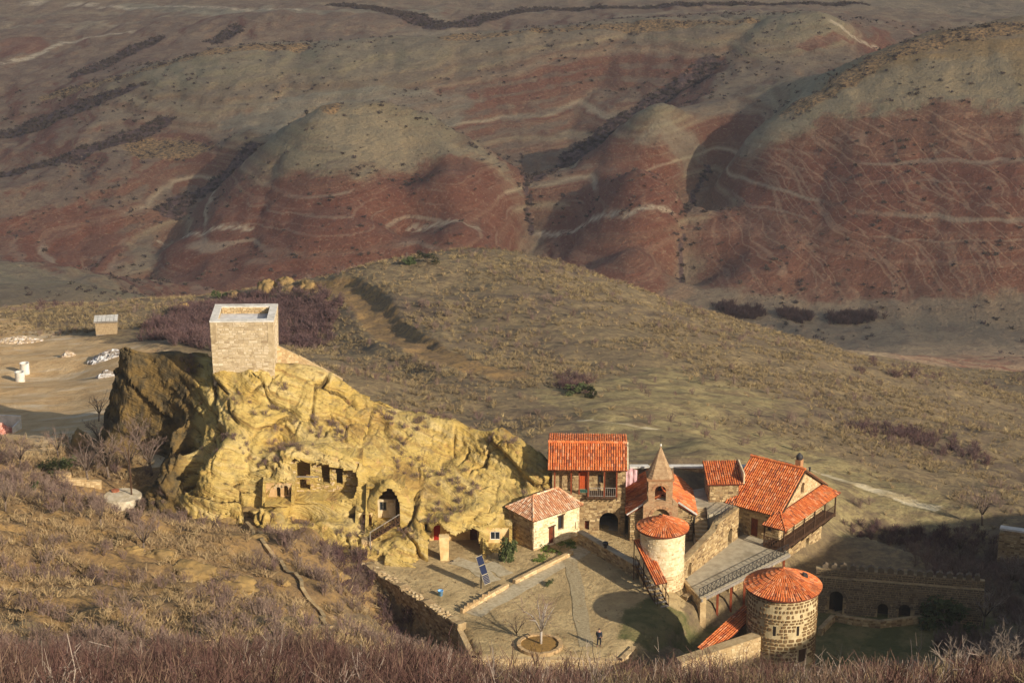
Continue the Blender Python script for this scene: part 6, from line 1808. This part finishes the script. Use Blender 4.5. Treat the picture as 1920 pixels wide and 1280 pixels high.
_protos = {}
def proto_set(key, meshes):
    c = bpy.data.collections.new('proto_' + key)
    for i, me in enumerate(meshes):
        o = bpy.data.objects.new(f'{key}_{i:02d}', me); c.objects.link(o)
    ng = bpy.data.node_groups.new('scatter_' + key, 'GeometryNodeTree')
    ng.interface.new_socket('Geometry', in_out='INPUT', socket_type='NodeSocketGeometry')
    ng.interface.new_socket('Geometry', in_out='OUTPUT', socket_type='NodeSocketGeometry')
    N, Lk = ng.nodes, ng.links
    gi, go = N.new('NodeGroupInput'), N.new('NodeGroupOutput')
    ci = N.new('GeometryNodeCollectionInfo'); ci.inputs['Collection'].default_value = c
    ci.inputs['Separate Children'].default_value = True; ci.inputs['Reset Children'].default_value = True
    ip = N.new('GeometryNodeInstanceOnPoints'); ip.inputs['Pick Instance'].default_value = True
    def na(name, dt):
        n = N.new('GeometryNodeInputNamedAttribute'); n.data_type = dt; n.inputs['Name'].default_value = name; return n.outputs['Attribute']
    Lk.new(gi.outputs[0], ip.inputs['Points']); Lk.new(ci.outputs[0], ip.inputs['Instance'])
    Lk.new(na('idx', 'INT'), ip.inputs['Instance Index'])
    e2r = N.new('FunctionNodeEulerToRotation'); Lk.new(na('rot', 'FLOAT_VECTOR'), e2r.inputs[0]); Lk.new(e2r.outputs[0], ip.inputs['Rotation'])
    Lk.new(na('scl', 'FLOAT_VECTOR'), ip.inputs['Scale']); Lk.new(ip.outputs[0], go.inputs[0])
    _protos[key] = (ng, len(meshes))
def scatter(name, key, P, scl, label, cat, tilt=.12, zs=None, group=None):
    ng, n = _protos[key]; P = np.asarray(P, np.float32); k = len(P)
    me = bpy.data.meshes.new(name); me.vertices.add(k); me.vertices.foreach_set('co', P.ravel())
    s = np.asarray(scl, np.float32) * np.ones(k, np.float32)
    sv = np.stack([s, s, s * (1.0 if zs is None else np.asarray(zs, np.float32))], -1)
    rot = np.stack([RNG.normal(0, tilt, k), RNG.normal(0, tilt, k), RNG.uniform(0, 6.283, k)], -1).astype(np.float32)
    me.attributes.new('scl', 'FLOAT_VECTOR', 'POINT').data.foreach_set('vector', sv.astype(np.float32).ravel())
    me.attributes.new('rot', 'FLOAT_VECTOR', 'POINT').data.foreach_set('vector', rot.ravel())
    me.attributes.new('idx', 'INT', 'POINT').data.foreach_set('value', RNG.integers(0, n, k).astype(np.int32))
    o = put(name, me); tag(o, label, cat, group, kind='stuff')
    o.modifiers.new('scatter', 'NODES').node_group = ng
    return o
def spots(n, xr, yr, keep=None, zf=hgt, sink=.0):
    x = RNG.uniform(*xr, n); y = RNG.uniform(*yr, n)
    if keep is not None:
        m = keep(x, y); x, y = x[m], y[m]
    return np.stack([x, y, zf(x, y) - sink], -1)
def near_frame(x, y, m=.02):
    """Roughly the ground that the place around the camera's view takes in, with a margin."""
    return np.abs(x) < (.27 + m) * np.maximum(y, 1) + 4

proto_set('shrub', [vf_mesh('shrub', twig_shrub(i, 1.5, 1.0, 11, 6, 3, .045), M_TWIG) for i in range(5)])
proto_set('purple', [vf_mesh('purple_shrub', twig_shrub(20 + i, 1.7, 1.2, 13, 6, 3, .06), M_TWIG_PURPLE) for i in range(4)])
proto_set('thicket', [vf_mesh('thicket_shrub', twig_shrub(40 + i, 2.0, .95, 13, 8, 3, .021, .38), M_TWIG_RED) for i in range(6)])
proto_set('thicket_pale', [vf_mesh('thicket_shrub', twig_shrub(60 + i, 2.1, .9, 5, 5, 2, .02, .45), M_TWIG_PALE) for i in range(4)])
proto_set('brush', [vf_mesh('brush_shrub', twig_shrub(70 + i, 1.5, .9, 12, 7, 3, .02, .5), M_TWIG_OLIVE) for i in range(4)])
proto_set('grass', [vf_mesh('tuft', tuft(80 + i, .5, 16, .045, .22), M_GRASS) for i in range(4)])
proto_set('fgrass', [vf_mesh('tuft', tuft(85 + i, .6, 22, .012, .2), M_GRASS) for i in range(4)])
proto_set('dull', [vf_mesh('tuft', tuft(90 + i, .55, 14, .07, .3), M_GRASS_DULL) for i in range(4)])
proto_set('farbush', [vf_mesh('far_bush', leaf_clump(100 + i, 60, .9, .7, .22), M_BUSH_FAR) for i in range(4)])
proto_set('evergreen', [vf_mesh('evergreen', leaf_clump(110 + i, 500, .9, 1.0, .12), M_EVERGREEN) for i in range(3)])
proto_set('weed', [vf_mesh('weed', leaf_clump(120 + i, 90, .4, .3, .07), M_WEED) for i in range(3)])

# foreground thicket on the slope below the camera; its height varies along the slope
def top_line(P):
    px = 960 + FPX * P[:, 0] / (P[:, 1] * 1.11)
    return np.interp(px, [0, 600, 760, 940, 1540, 1920], [1178, 1184, 1212, 1250, 1254, 1246]) + 15 * fbm(P[:, 0] / 3.0, P[:, 1] / 9.0, 2.2, 3)
th = lambda x, y: near_frame(x, y, .06)
P = spots(4600, (-26, 26), (33, 84), th, sink=.05)
P = P[fbm(P[:, 0] / 2.2, P[:, 1] / 4.5, 12.0, 3) + RNG.normal(0, .2, len(P)) > -.05]
topz = CAM_H - slope(top_line(P)) * P[:, 1]
s = np.clip((topz - P[:, 2]) / 2.05, .25, 1.3) * RNG.uniform(.6, 1.12, len(P))
scatter('foreground_thicket', 'thicket', P, s, 'dense reddish bare thicket along the bottom of the view', 'thicket', .18)
P = spots(2000, (-26, 26), (34, 80), th, sink=.05)
topz = CAM_H - slope(top_line(P) + 4) * P[:, 1]
s = np.clip((topz - P[:, 2]) / 1.6, .2, 1.2) * RNG.uniform(.6, 1.1, len(P))
scatter('brown_brush', 'brush', P, s, 'grey-brown brush mixed through the reddish thicket', 'brush', .2)
P = spots(300, (-26, 26), (34, 70), th, sink=.05)
topz = CAM_H - slope(top_line(P) - 8) * P[:, 1]
s = np.clip((topz - P[:, 2]) / 2.0, .5, 1.2) * RNG.uniform(.7, 1.15, len(P))
scatter('dead_stems', 'thicket_pale', P, s, 'pale dead stems standing up through the reddish thicket', 'stems', .3)
P = spots(3600, (-24, 24), (33, 60), th)
P = P[fbm(P[:, 0] / 2.5, P[:, 1] / 6, 4.0, 2) > .05]
scatter('foreground_grass', 'fgrass', P, RNG.uniform(1.4, 2.8, len(P)), 'straw coloured grass between the foreground stems', 'grass', .2)
# hidden slope further down carries the same growth
P = spots(1500, (-60, 60), (84, 172), lambda x, y: near_frame(x, y, .1) & ~in_poly(x, y, COURT) & ~in_poly(x, y, LOWER) & (np.hypot(x - 23.4, y - 167.6) > 4.2) & ~((x > 13) & (x < 23) & (y > 160.5)) & ((x > -6) | (y < 120)), sink=.1)
topz = CAM_H - slope(top_line(P) + 6) * P[:, 1]
s = np.clip((topz - P[:, 2]) / 1.6, .15, 1.2) * RNG.uniform(.8, 1.1, len(P))
scatter('slope_scrub', 'shrub', P, s, 'bare scrub on the slope between thicket and courtyard', 'scrub', .15)

# hillside on the left
def left_ok(x, y):
    dk, _ = poly_dist(x, y, [p[:2] for p in pp])
    return near_frame(x, y, .06) & (rock_z(x, y) < hgt(x, y) + .1) & ~in_poly(x, y, COURT) & (dk > 1.1) & (np.hypot(x + 37.5, y - 199) > 3.0)
P = spots(16000, (-62, -4), (118, 222), left_ok)
cl = fbm(P[:, 0] / 5, P[:, 1] / 5, 3.3, 3) + RNG.normal(0, .25, len(P)); P = P[cl > .05]
scatter('hillside_grass', 'grass', P, RNG.uniform(.7, 1.6, len(P)), 'dry straw grass tufts over the sunny hillside', 'grass', .2)
P = spots(3400, (-62, -4), (118, 222), left_ok)
cl = fbm(P[:, 0] / 9, P[:, 1] / 9, 8.3, 3) + RNG.normal(0, .15, len(P)); P = P[cl > -.02]
scatter('hillside_scrub', 'shrub', P, RNG.uniform(.3, 1.1, len(P)), 'grey-brown bare scrub dotted over the sunny hillside', 'scrub', .15)
# gully outside the courtyard wall
P = spots(700, (-22, 0), (164, 190), lambda x, y: ~in_poly(x, y, COURT) & (hgt(x, y) < 2.2) & (rock_z(x, y) < hgt(x, y)))
scatter('gully_brush', 'purple', P, RNG.uniform(.35, .85, len(P)), 'dark brush filling the shaded gully along the courtyard wall', 'brush', .15)
# on the rock ledges
x = RNG.uniform(-44, 6, 1500); y = RNG.uniform(190, 214, 1500)
n2 = _bil(rx, ry, N0[..., 2], x, y); m = (n2 > .72) & (rock_z(x, y) > hgt(x, y)) & (fbm(x / 3.5, y / 3.5, 4.4, 2) > .05) & (np.hypot(x + 27.8, y - 211) > 4.6)
x, y = x[m], y[m]
zr = _bil(rx, ry, RZ + disp * .9, x, y)
scatter('ledge_scrub', 'shrub', np.stack([x, y, zr - .1], -1), RNG.uniform(.25, .55, len(x)), 'small dry shrubs rooted on the rock ledges', 'scrub', .2)

# purple scrub patches in the middle distance
def patch(name, polys, n, sc, label, key='purple'):
    pts = []
    for poly in polys:
        q = PL(poly); xs_ = [a for a, b in q]; ys_ = [b for a, b in q]
        P = spots(n, (min(xs_), max(xs_)), (min(ys_), max(ys_)), lambda x, y: in_poly(x + RNG.normal(0, 1.2, x.shape), y + RNG.normal(0, 2.0, x.shape), q))
        pts.append(P)
    P = np.concatenate(pts)
    scatter(name, key, P, sc * RNG.uniform(.6, 1.25, len(P)), label, 'scrub', .15)
patch('purple_scrub', [[(275,620),(330,590),(400,575),(470,560),(600,560),(640,575),(625,615),(585,655),(520,645),(400,665),(330,645)]], 1700, 1.05, 'dark purple scrub around the square tower')
patch('valley_scrub', [[(1330,572),(1420,585),(1440,600),(1380,600)], [(1460,590),(1520,590),(1520,600),(1465,602)], [(1545,595),(1610,590),(1660,602),(1580,610)]], 260, 1.2, 'low purple scrub along the valley floor')
patch('slope_thicket', [[(1560,985),(1640,985),(1760,1005),(1860,1010),(1880,1030),(1800,1025),(1700,1012),(1600,998)]], 700, .5, 'purple-brown thicket strip above the crenellated wall')
patch('bush_group', [[(1040,715),(1100,708),(1125,735),(1090,742),(1045,728)]], 60, .7, 'small group of dark bushes on the brown slope')
patch('hill_scrub', [[(1590,795),(1700,800),(1860,850),(1880,880),(1700,830),(1600,808)], [(1580,700),(1700,690),(1880,715),(1860,725),(1720,722)], [(60,570),(190,575),(190,588),(70,588)]], 200, .7, 'purple scrub lines on the brown slopes')
# brown hill: tufts and small shrubs
def hill_ok(x, y):
    dr, _ = poly_dist(x, y, ROAD); dt, _ = poly_dist(x, y, TRACK)
    return near_frame(x, y, .04) & (dr > 3.2) & (dt > 1.4) & ~((x > -49) & (x < 11) & (y < 226.5) & (rock_z(np.clip(x, -49, 11), np.clip(y, 184, 226.5)) > hgt(x, y) - .2)) & ~((y < 214) & (x > -2) & (x < 46)) & ~((x < -30) & (y > 224) & (y < 322) & (x < -.112 * y))
P = spots(70000, (-120, 120), (206, 438), hill_ok)
cl = fbm(P[:, 0] / 14, P[:, 1] / 14, 1.3, 3) + RNG.normal(0, .3, len(P)) - 1.2 * _bil(xs, ys, near_zones['olive'], P[:, 0], P[:, 1])
scatter('hill_grass', 'dull', P[cl > -.05], RNG.uniform(.5, 1.15, int((cl > -.05).sum())), 'dull dry grass tufts over the rounded brown hill', 'grass', .2)
P = spots(15000, (-120, 120), (206, 438), hill_ok)
cl = fbm(P[:, 0] / 10, P[:, 1] / 10, 6.3, 3) + RNG.normal(0, .25, len(P)) - .5 * _bil(xs, ys, near_zones['olive'], P[:, 0], P[:, 1])
scatter('hill_straw', 'grass', P[cl > .25], RNG.uniform(.6, 1.2, int((cl > .25).sum())), 'pale straw tufts in streaks over the brown hill', 'grass', .2)
P = spots(3000, (-120, 120), (212, 438), hill_ok)
cl = fbm(P[:, 0] / 18, P[:, 1] / 18, 2.3, 3) + RNG.normal(0, .2, len(P))
scatter('hill_shrubs', 'shrub', P[cl > .05], RNG.uniform(.35, .9, int((cl > .05).sum())), 'low grey shrubs dotted over the rounded brown hill', 'scrub', .15)
# far hills: dots of bushes, thick along the gullies
P = spots(16000, (-230, 230), (470, 880), lambda x, y: np.abs(x) < .29 * y)
cl = fbm(P[:, 0] / 40, P[:, 1] / 40, 2.7, 3) + RNG.normal(0, .22, len(P)); P = P[cl > .18]
scatter('far_bushes', 'farbush', P, RNG.uniform(.3, 1.0, len(P))**2.2 * 1.15, 'scattered dark bushes dotting the badland hills', 'bushes', .1)
_scr = far_zones['scrub']
x = RNG.uniform(-280, 280, 120000); y = RNG.uniform(500, 1100, 120000)
m = (_bil(xf, yf, _scr, x, y) > .4) & (np.abs(x) < .29 * y); x, y = x[m], y[m]
scatter('gully_thicket', 'farbush', np.stack([x, y, hgt(x, y)], -1), RNG.uniform(.5, 1.1, len(x)), 'continuous dark thicket along the gullies of the badland hills', 'thicket', .1)
m0 = far_zones['ochre']
x = RNG.uniform(-280, 280, 26000); y = RNG.uniform(500, 1000, 26000)
m = (_bil(xf, yf, m0, x, y) > .3) & (np.abs(x) < .29 * y) & (fbm(x / 8, y / 8, 3, 2) > -.1); x, y = x[m], y[m]
scatter('crest_bushes', 'farbush', np.stack([x, y, hgt(x, y)], -1), RNG.uniform(.4, 1.1, len(x)), 'dark bushes along the yellow crests of the badland hills', 'bushes', .1)
# right side, shaded slope below the spur
P = spots(1900, (33, 66), (150, 206), lambda x, y: (x > 39 + .10 * np.maximum(0, y - 178) + 1.6 * fbm(x / 3, y / 3, 1, 2)) & near_frame(x, y, .05) & ~in_poly(x, y, [(28,181),(46,180),(46,187),(28,188)]))
scatter('shaded_thicket', 'shrub', P, RNG.uniform(.6, 1.2, len(P)), 'dense grey thicket on the shaded slope beside the lower court', 'thicket', .2)
P = spots(500, (-14, 18), (169, 196), lambda x, y: in_poly(x, y, COURT) & (fbm(x / 3, y / 3, 9, 2) > -.1))
scatter('courtyard_grass', 'grass', P, RNG.uniform(.25, .55, len(P)), 'short dry grass on the courtyard ground', 'grass', .3)
P = np.array([at_z(a + RNG.normal(0, 7), b + RNG.normal(0, 4), .0) for a, b in [(1025,1030),(1060,1020),(1075,1022),(1010,1048),(1040,1035)] for _ in range(7)])
scatter('weeds', 'weed', P, RNG.uniform(.5, 1.1, len(P)), 'fresh green weeds below the pale house', 'weeds', .2)

# ------------------------------------------------------------------ single trees and bushes
def bare_tree(seed, h=3.5, spread=1.6, limbs=7, mat=None, w=.03, bark=None, trunk_h=.3):
    """Tapered trunk with limbs (one mesh) and a crown of fine twigs (another)."""
    R = random.Random(seed); m = MB(); V, F = [], []
    th = h * trunk_h; top = Vector((R.gauss(0, .08), R.gauss(0, .08), th))
    m.tube([(0, 0, -.15), (top.x * .5, top.y * .5, th * .5), tuple(top)], [h * .032, h * .027, h * .024], 7)
    for i in range(limbs):
        a = 2 * math.pi * i / limbs + R.gauss(0, .3); o = R.uniform(.35, 1.0) * spread
        mid = top + Vector((o * .45 * math.cos(a), o * .45 * math.sin(a), (h - th) * R.uniform(.35, .5)))
        end = top + Vector((o * math.cos(a + R.gauss(0, .2)), o * math.sin(a), (h - th) * R.uniform(.75, 1.0) * (1 - .25 * o / spread)))
        m.tube([tuple(top - Vector((0, 0, .05))), tuple(mid), tuple(end)], [h * .017, h * .011, h * .004], 5)
        for b in range(11):
            f = R.uniform(.2, 1); p = (top.lerp(mid, f * 2) if f < .5 else mid.lerp(end, f * 2 - 1))
            d = ((end - top).normalized() + Vector((R.gauss(0, .55), R.gauss(0, .55), R.gauss(.15, .4)))).normalized(); l = h * R.uniform(.12, .28)
            ribbon(V, F, p, p + d * l, w, w * .4, R, 2, .06)
            for t in range(5):
                q = p + d * l * R.uniform(.25, 1); d2 = (d + Vector((R.gauss(0, .6), R.gauss(0, .6), R.gauss(.1, .45)))).normalized()
                ribbon(V, F, q, q + d2 * l * R.uniform(.3, .7), w * .6, w * .3, R, 1)
    return m.mesh('trunk', bark or M_BARK, True), vf_mesh('crown', (V, F), mat or M_TWIG)
TREES = [bare_tree(300 + i) for i in range(4)]
TREES_PALE = [bare_tree(320 + i, 3.6, 1.8, 6, M_TWIG_PALE, .028, M_BARK) for i in range(3)]
def tree(px, py, sc, lab, k=0, kinds=TREES, group=None, gz=None, name='bare_tree', cat='tree'):
    x, y, z = ground_at(px, py) if gz is None else at_z(px, py, gz)
    t = thing(name, lab, cat, (x, y, z), k * 1.3, group); t.scale = (sc, sc, sc)
    a, b = kinds[k % len(kinds)]
    put('trunk', a, t); put('crown', b, t); return t
for i, (px, py, sc, lab) in enumerate([
    (165, 905, 1.3, 'bare grey tree behind the low stone wall'), (205, 900, 1.5, 'large bare tree between cliff and cistern'), (245, 895, 1.4, 'bare tree just behind the cistern'),
    (285, 890, 1.3, 'bare tree right of the cistern pole at the path'), (40, 880, 1.0, 'bare bush-like tree at the edge of the sandy yard'), (110, 860, .9, 'thin bare tree below the sandy yard'),
    (190, 850, 1.2, 'bare tree at the foot of the dark cliff'), (265, 850, 1.2, 'bare tree under the dark cliff beside the path'), (120, 960, .9, 'small bare tree on the hillside below the low wall'),
    (270, 1040, 1.0, 'forked bare tree in the middle of the hillside'), (10, 960, .9, 'bare tree at the left border of the hillside'), (190, 990, .8, 'small bare tree below the cistern'), (320, 955, .7, 'small bare tree beside the ledge stones'),
    (185, 790, .9, 'thin sapling in front of the dark cliff edge')]):
    tree(px, py, sc, lab, i, group='bare trees on the hillside')
tree(1014, 1206, 1.3, 'bare tree with whitewashed trunk in the round planter', 1, [bare_tree(341, 3.4, 1.7, 7, M_TWIG, .026, M_BARK_GREYWHITE, .3)], gz=0.2)
tree(970, 1192, .75, 'small bare fruit tree left of the round planter', 2, [bare_tree(342, 2.8, 1.7, 6, M_TWIG, .03, M_BARK, .15)], gz=0)
for i, (px, py, sc, lab) in enumerate([(1842, 985, 1.3, 'bare tree on the slope above the crenellated wall'), (1800, 1050, 1.2, 'bare tree at the far end of the crenellated wall')]):
    tree(px, py, sc, lab, i + 1, group='bare trees by the crenellated wall')
for i, (px, py, Y, sc, lab) in enumerate([(1790, 1262, 120, .85, 'pale forked dead tree before the lower court'), (1835, 1275, 110, .95, 'pale dead tree rising from the thicket corner'), (1890, 1250, 135, 1.5, 'large pale branching tree at the shaded slope'), (1905, 1150, 160, 1.4, 'pale leafless tree high on the shaded slope'), (1915, 1080, 172, 1.3, 'pale leafless tree near the broken wall corner'), (1860, 1210, 150, 1.1, 'slender pale tree on the shaded slope'), (1880, 1180, 168, 1.2, 'wide pale tree above the slender one on the shaded slope'), (1850, 1110, 182, 1.2, 'pale tree just beyond the end of the crenellated wall'), (1900, 1030, 190, 1.2, 'pale tree below the broken wall corner')]):
    x = at_y(px, py, Y)[0]; z = float(hgt(x, Y))
    t = thing('bare_tree', lab, 'tree', (x, Y, z), i * 1.7, 'pale dead trees on the shaded slope'); hh = min(3.8, max(1.2, (CAM_H - slope(py - 60) * Y - z))) / 3.6
    t.scale = (hh, hh, hh); a, b = TREES_PALE[i % 3]; put('trunk', a, t); put('crown', b, t)
def evergreen(px, py, sc, lab, k, gz=None, zs=1.0, cat='bush', name='evergreen_bush'):
    x, y, z = ground_at(px, py) if gz is None else at_z(px, py, gz)
    t = thing(name, lab, cat, (x, y, z), k * 2.1); t.scale = (sc, sc, sc * zs)
    put('foliage', vf_mesh('foliage', leaf_clump(200 + k, 900, .9, 1.1, .1), M_EVERGREEN), t)
    MB().tube([(0, 0, -.1), (.05, 0, .5), (0, .05, 1.0)], [.07, .06, .03], 6).build('stem', M_BARK, t)
evergreen(950, 1052, 1.25, 'dark green juniper bush in front of the cave window', 1, 0, 1.5)
evergreen(100, 893, 1.5, 'dark evergreen bush left of the bare trees', 2, None, .9)
evergreen(125, 880, 1.2, 'smaller evergreen bush beside the dark evergreen', 3, None, .8)
evergreen(65, 920, .6, 'tiny green bush on the hillside edge', 4)
evergreen(245, 975, .8, 'olive green bush below the cistern', 5, None, .6)
evergreen(1767, 1175, 2.6, 'large dark rounded bush in the lower court', 6, -3.3, .75)
evergreen(1030, 1097, .45, 'little green shrub in the middle of the courtyard', 7, 0)
evergreen(800, 490, 2.2, 'flat dark green bush near the top of the brown hill', 8, None, .5)
evergreen(770, 495, 1.8, 'dark bush on the left shoulder of the brown hill', 9, None, .5)
evergreen(1085, 738, 1.7, 'round dark bush on the brown slope', 10, None, .6)
evergreen(1112, 745, 1.3, 'round dark bush beside another on the brown slope', 11, None, .6)
evergreen(415, 562, 1.6, 'dark bush behind the square tower', 12, None, .8)

# ------------------------------------------------------------------ the person in the courtyard
def person():
    x, y, _ = at_z(1123, 1211, 0)
    g = thing('person', 'person in dark jacket and trousers walking away across the courtyard', 'person', (x, y, float(hgt(x, y))), math.radians(-18))
    def skin(name, pts, edges, rads, mat, parent, sub=2):
        me = bpy.data.meshes.new(name); me.from_pydata(pts, edges, []); o = put(name, me, parent)
        m = o.modifiers.new('skin', 'SKIN'); m.use_smooth_shade = True
        for i, r in enumerate(rads): o.data.skin_vertices[0].data[i].radius = (r if isinstance(r, tuple) else (r, r))
        o.data.skin_vertices[0].data[0].use_root = True
        s = o.modifiers.new('sub', 'SUBSURF'); s.levels = s.render_levels = sub
        me.materials.append(mat); return o
    skin_m = mat_plain('skin', (196,150,124), (184,138,112), 4.0)
    jacket = mat_plain('dark_jacket', (52,58,70), (40,46,58), 5.0); trousers = mat_plain('dark_trousers', (34,34,38), (44,44,48), 5.0)
    shoe = mat_plain('shoe', (26,24,24), (36,32,30), 5.0); hair = mat_plain('short_hair', (64,54,46), (86,74,62), 8.0)
    # whole body, head to feet, as one surface; facing +y, mid-stride
    P = [(0,0,.95),(0,-.01,1.12),(0,.01,1.32),(0,.01,1.46),(0,.03,1.54),(0,.05,1.63),(0,.055,1.72),
         (.10,0,.90),(.11,.12,.50),(.11,.06,.10),(.115,.20,.035),(-.10,0,.90),(-.11,-.04,.50),(-.115,-.24,.14),(-.12,-.14,.04),
         (.19,.0,1.43),(.26,-.06,1.16),(.25,.06,.92),(-.19,.0,1.43),(-.26,.05,1.16),(-.24,.16,.94)]
    E = [(0,1),(1,2),(2,3),(3,4),(4,5),(5,6),(0,7),(7,8),(8,9),(9,10),(0,11),(11,12),(12,13),(13,14),(3,15),(15,16),(16,17),(3,18),(18,19),(19,20)]
    Rr = [(.15,.11),(.14,.10),(.17,.11),(.13,.09),.055,.09,.075,.09,.062,.045,.04,.09,.062,.045,.04,.06,.045,.032,.06,.045,.032]
    skin('body', P, E, Rr, skin_m, g)
    skin('jacket', [(0,0,.88),(0,-.01,1.12),(0,.01,1.32),(0,.01,1.45),(.2,.0,1.43),(.265,-.06,1.16),(.255,.05,.96),(-.2,.0,1.43),(-.265,.05,1.16),(-.245,.15,.97)],
         [(0,1),(1,2),(2,3),(3,4),(4,5),(5,6),(3,7),(7,8),(8,9)], [(.185,.14),(.18,.135),(.205,.14),(.15,.11),.078,.062,.048,.078,.062,.048], jacket, g)
    skin('trousers', [(0,0,.93),(.10,0,.86),(.11,.12,.50),(.11,.065,.12),(-.10,0,.86),(-.11,-.04,.50),(-.115,-.23,.16)],
         [(0,1),(1,2),(2,3),(0,4),(4,5),(5,6)], [(.16,.125),.105,.08,.062,.105,.08,.062], trousers, g)
    for pts in ([(.11,.03,.05),(.115,.12,.05),(.118,.24,.035)], [(-.115,-.26,.10),(-.12,-.17,.055),(-.122,-.06,.04)]):
        skin('shoe', pts, [(0,1),(1,2)], [.055,.055,.045], shoe, g, 1)
    # hair cap, ears, nose
    bm = bmesh.new(); bmesh.ops.create_uvsphere(bm, u_segments=16, v_segments=10, radius=1)
    bmesh.ops.delete(bm, geom=[v for v in bm.verts if v.co.z < -.25 or (v.co.y > .62 and v.co.z < .45)], context='VERTS')
    for v in bm.verts: v.co = (v.co.x * .098, v.co.y * .112 + .045, v.co.z * .12 + 1.685)
    me = bpy.data.meshes.new('hair'); bm.to_mesh(me); bm.free(); me.materials.append(hair); put('hair', me, g)
    for s in (-1, 1):
        m = MB(); base = Vector((.25 if s > 0 else -.24, .06 if s > 0 else .16, .90 if s > 0 else .92))
        m.tube([base + Vector((0, 0, .06)), base, base + Vector((0, .01, -.06))], [.028, .036, .032], 8)
        for k in range(4):
            o = base + Vector((0, -.028 + k * .019, -.06)); l = (.055, .065, .06, .045)[k]
            m.tube([o, o + Vector((-s*.006, .004, -l * .6)), o + Vector((-s*.02, .008, -l))], [.009, .009, .006], 6)
        o = base + Vector((-s*.02, .03, -.01)); m.tube([o, o + Vector((-s*.012, .025, -.03)), o + Vector((-s*.014, .03, -.055))], [.011, .010, .007], 6)
        m.build('hand', skin_m, g, smooth=True)
person()

# ------------------------------------------------------------------ cloud that shades the badlands, and haze
def cloud():
    R = random.Random(31)
    bm = bmesh.new()
    L = 560 / SUN_TO.z
    ox, oy, oz = SUN_TO.x * L, SUN_TO.y * L, 560 - 80
    # one broad, thin sheet of cloud
    bmesh.ops.create_icosphere(bm, subdivisions=5, radius=1.0)
    for v in bm.verts:
        c = v.co.copy(); k = float(fbm(c.x * 2.2 + 3, c.y * 2.2, c.z * 2.2, 4))
        v.co = (ox + c.x * (1 + .10 * k) * 640, oy + 908 + c.y * (1 + .10 * k) * 420, oz + c.z * (1 + .4 * k) * 22)
    me = bpy.data.meshes.new('cloud'); bm.to_mesh(me); bm.free()
    t = NT('cloud_vapour'); n = t.n
    # thin grey stratus: lets part of the sunlight through
    tr = n.new('ShaderNodeBsdfTransparent'); tr.inputs['Color'].default_value = (CLOUD_PASS, CLOUD_PASS, CLOUD_PASS, 1)
    t.link(tr.outputs[0], n['Material Output'].inputs['Surface'])
    me.materials.append(t.m); me.polygons.foreach_set('use_smooth', [True] * len(me.polygons))
    o = put('cloud', me); tag(o, kind='structure')
CLOUD_PASS = .52
cloud()


def haze():
    t = NT('thin_haze'); t.n.remove(t.b)
    v = t.n.new('ShaderNodeVolumePrincipled'); v.inputs['Color'].default_value = (.90, .91, .93, 1); v.inputs['Density'].default_value = .00012; v.inputs['Anisotropy'].default_value = .2
    t.link(v.outputs[0], t.n['Material Output'].inputs['Volume'])
    o = MB().box(-7500, 7500, -4000, 10500, -260, 122).build('haze', t.m); tag(o, kind='stuff')
haze()
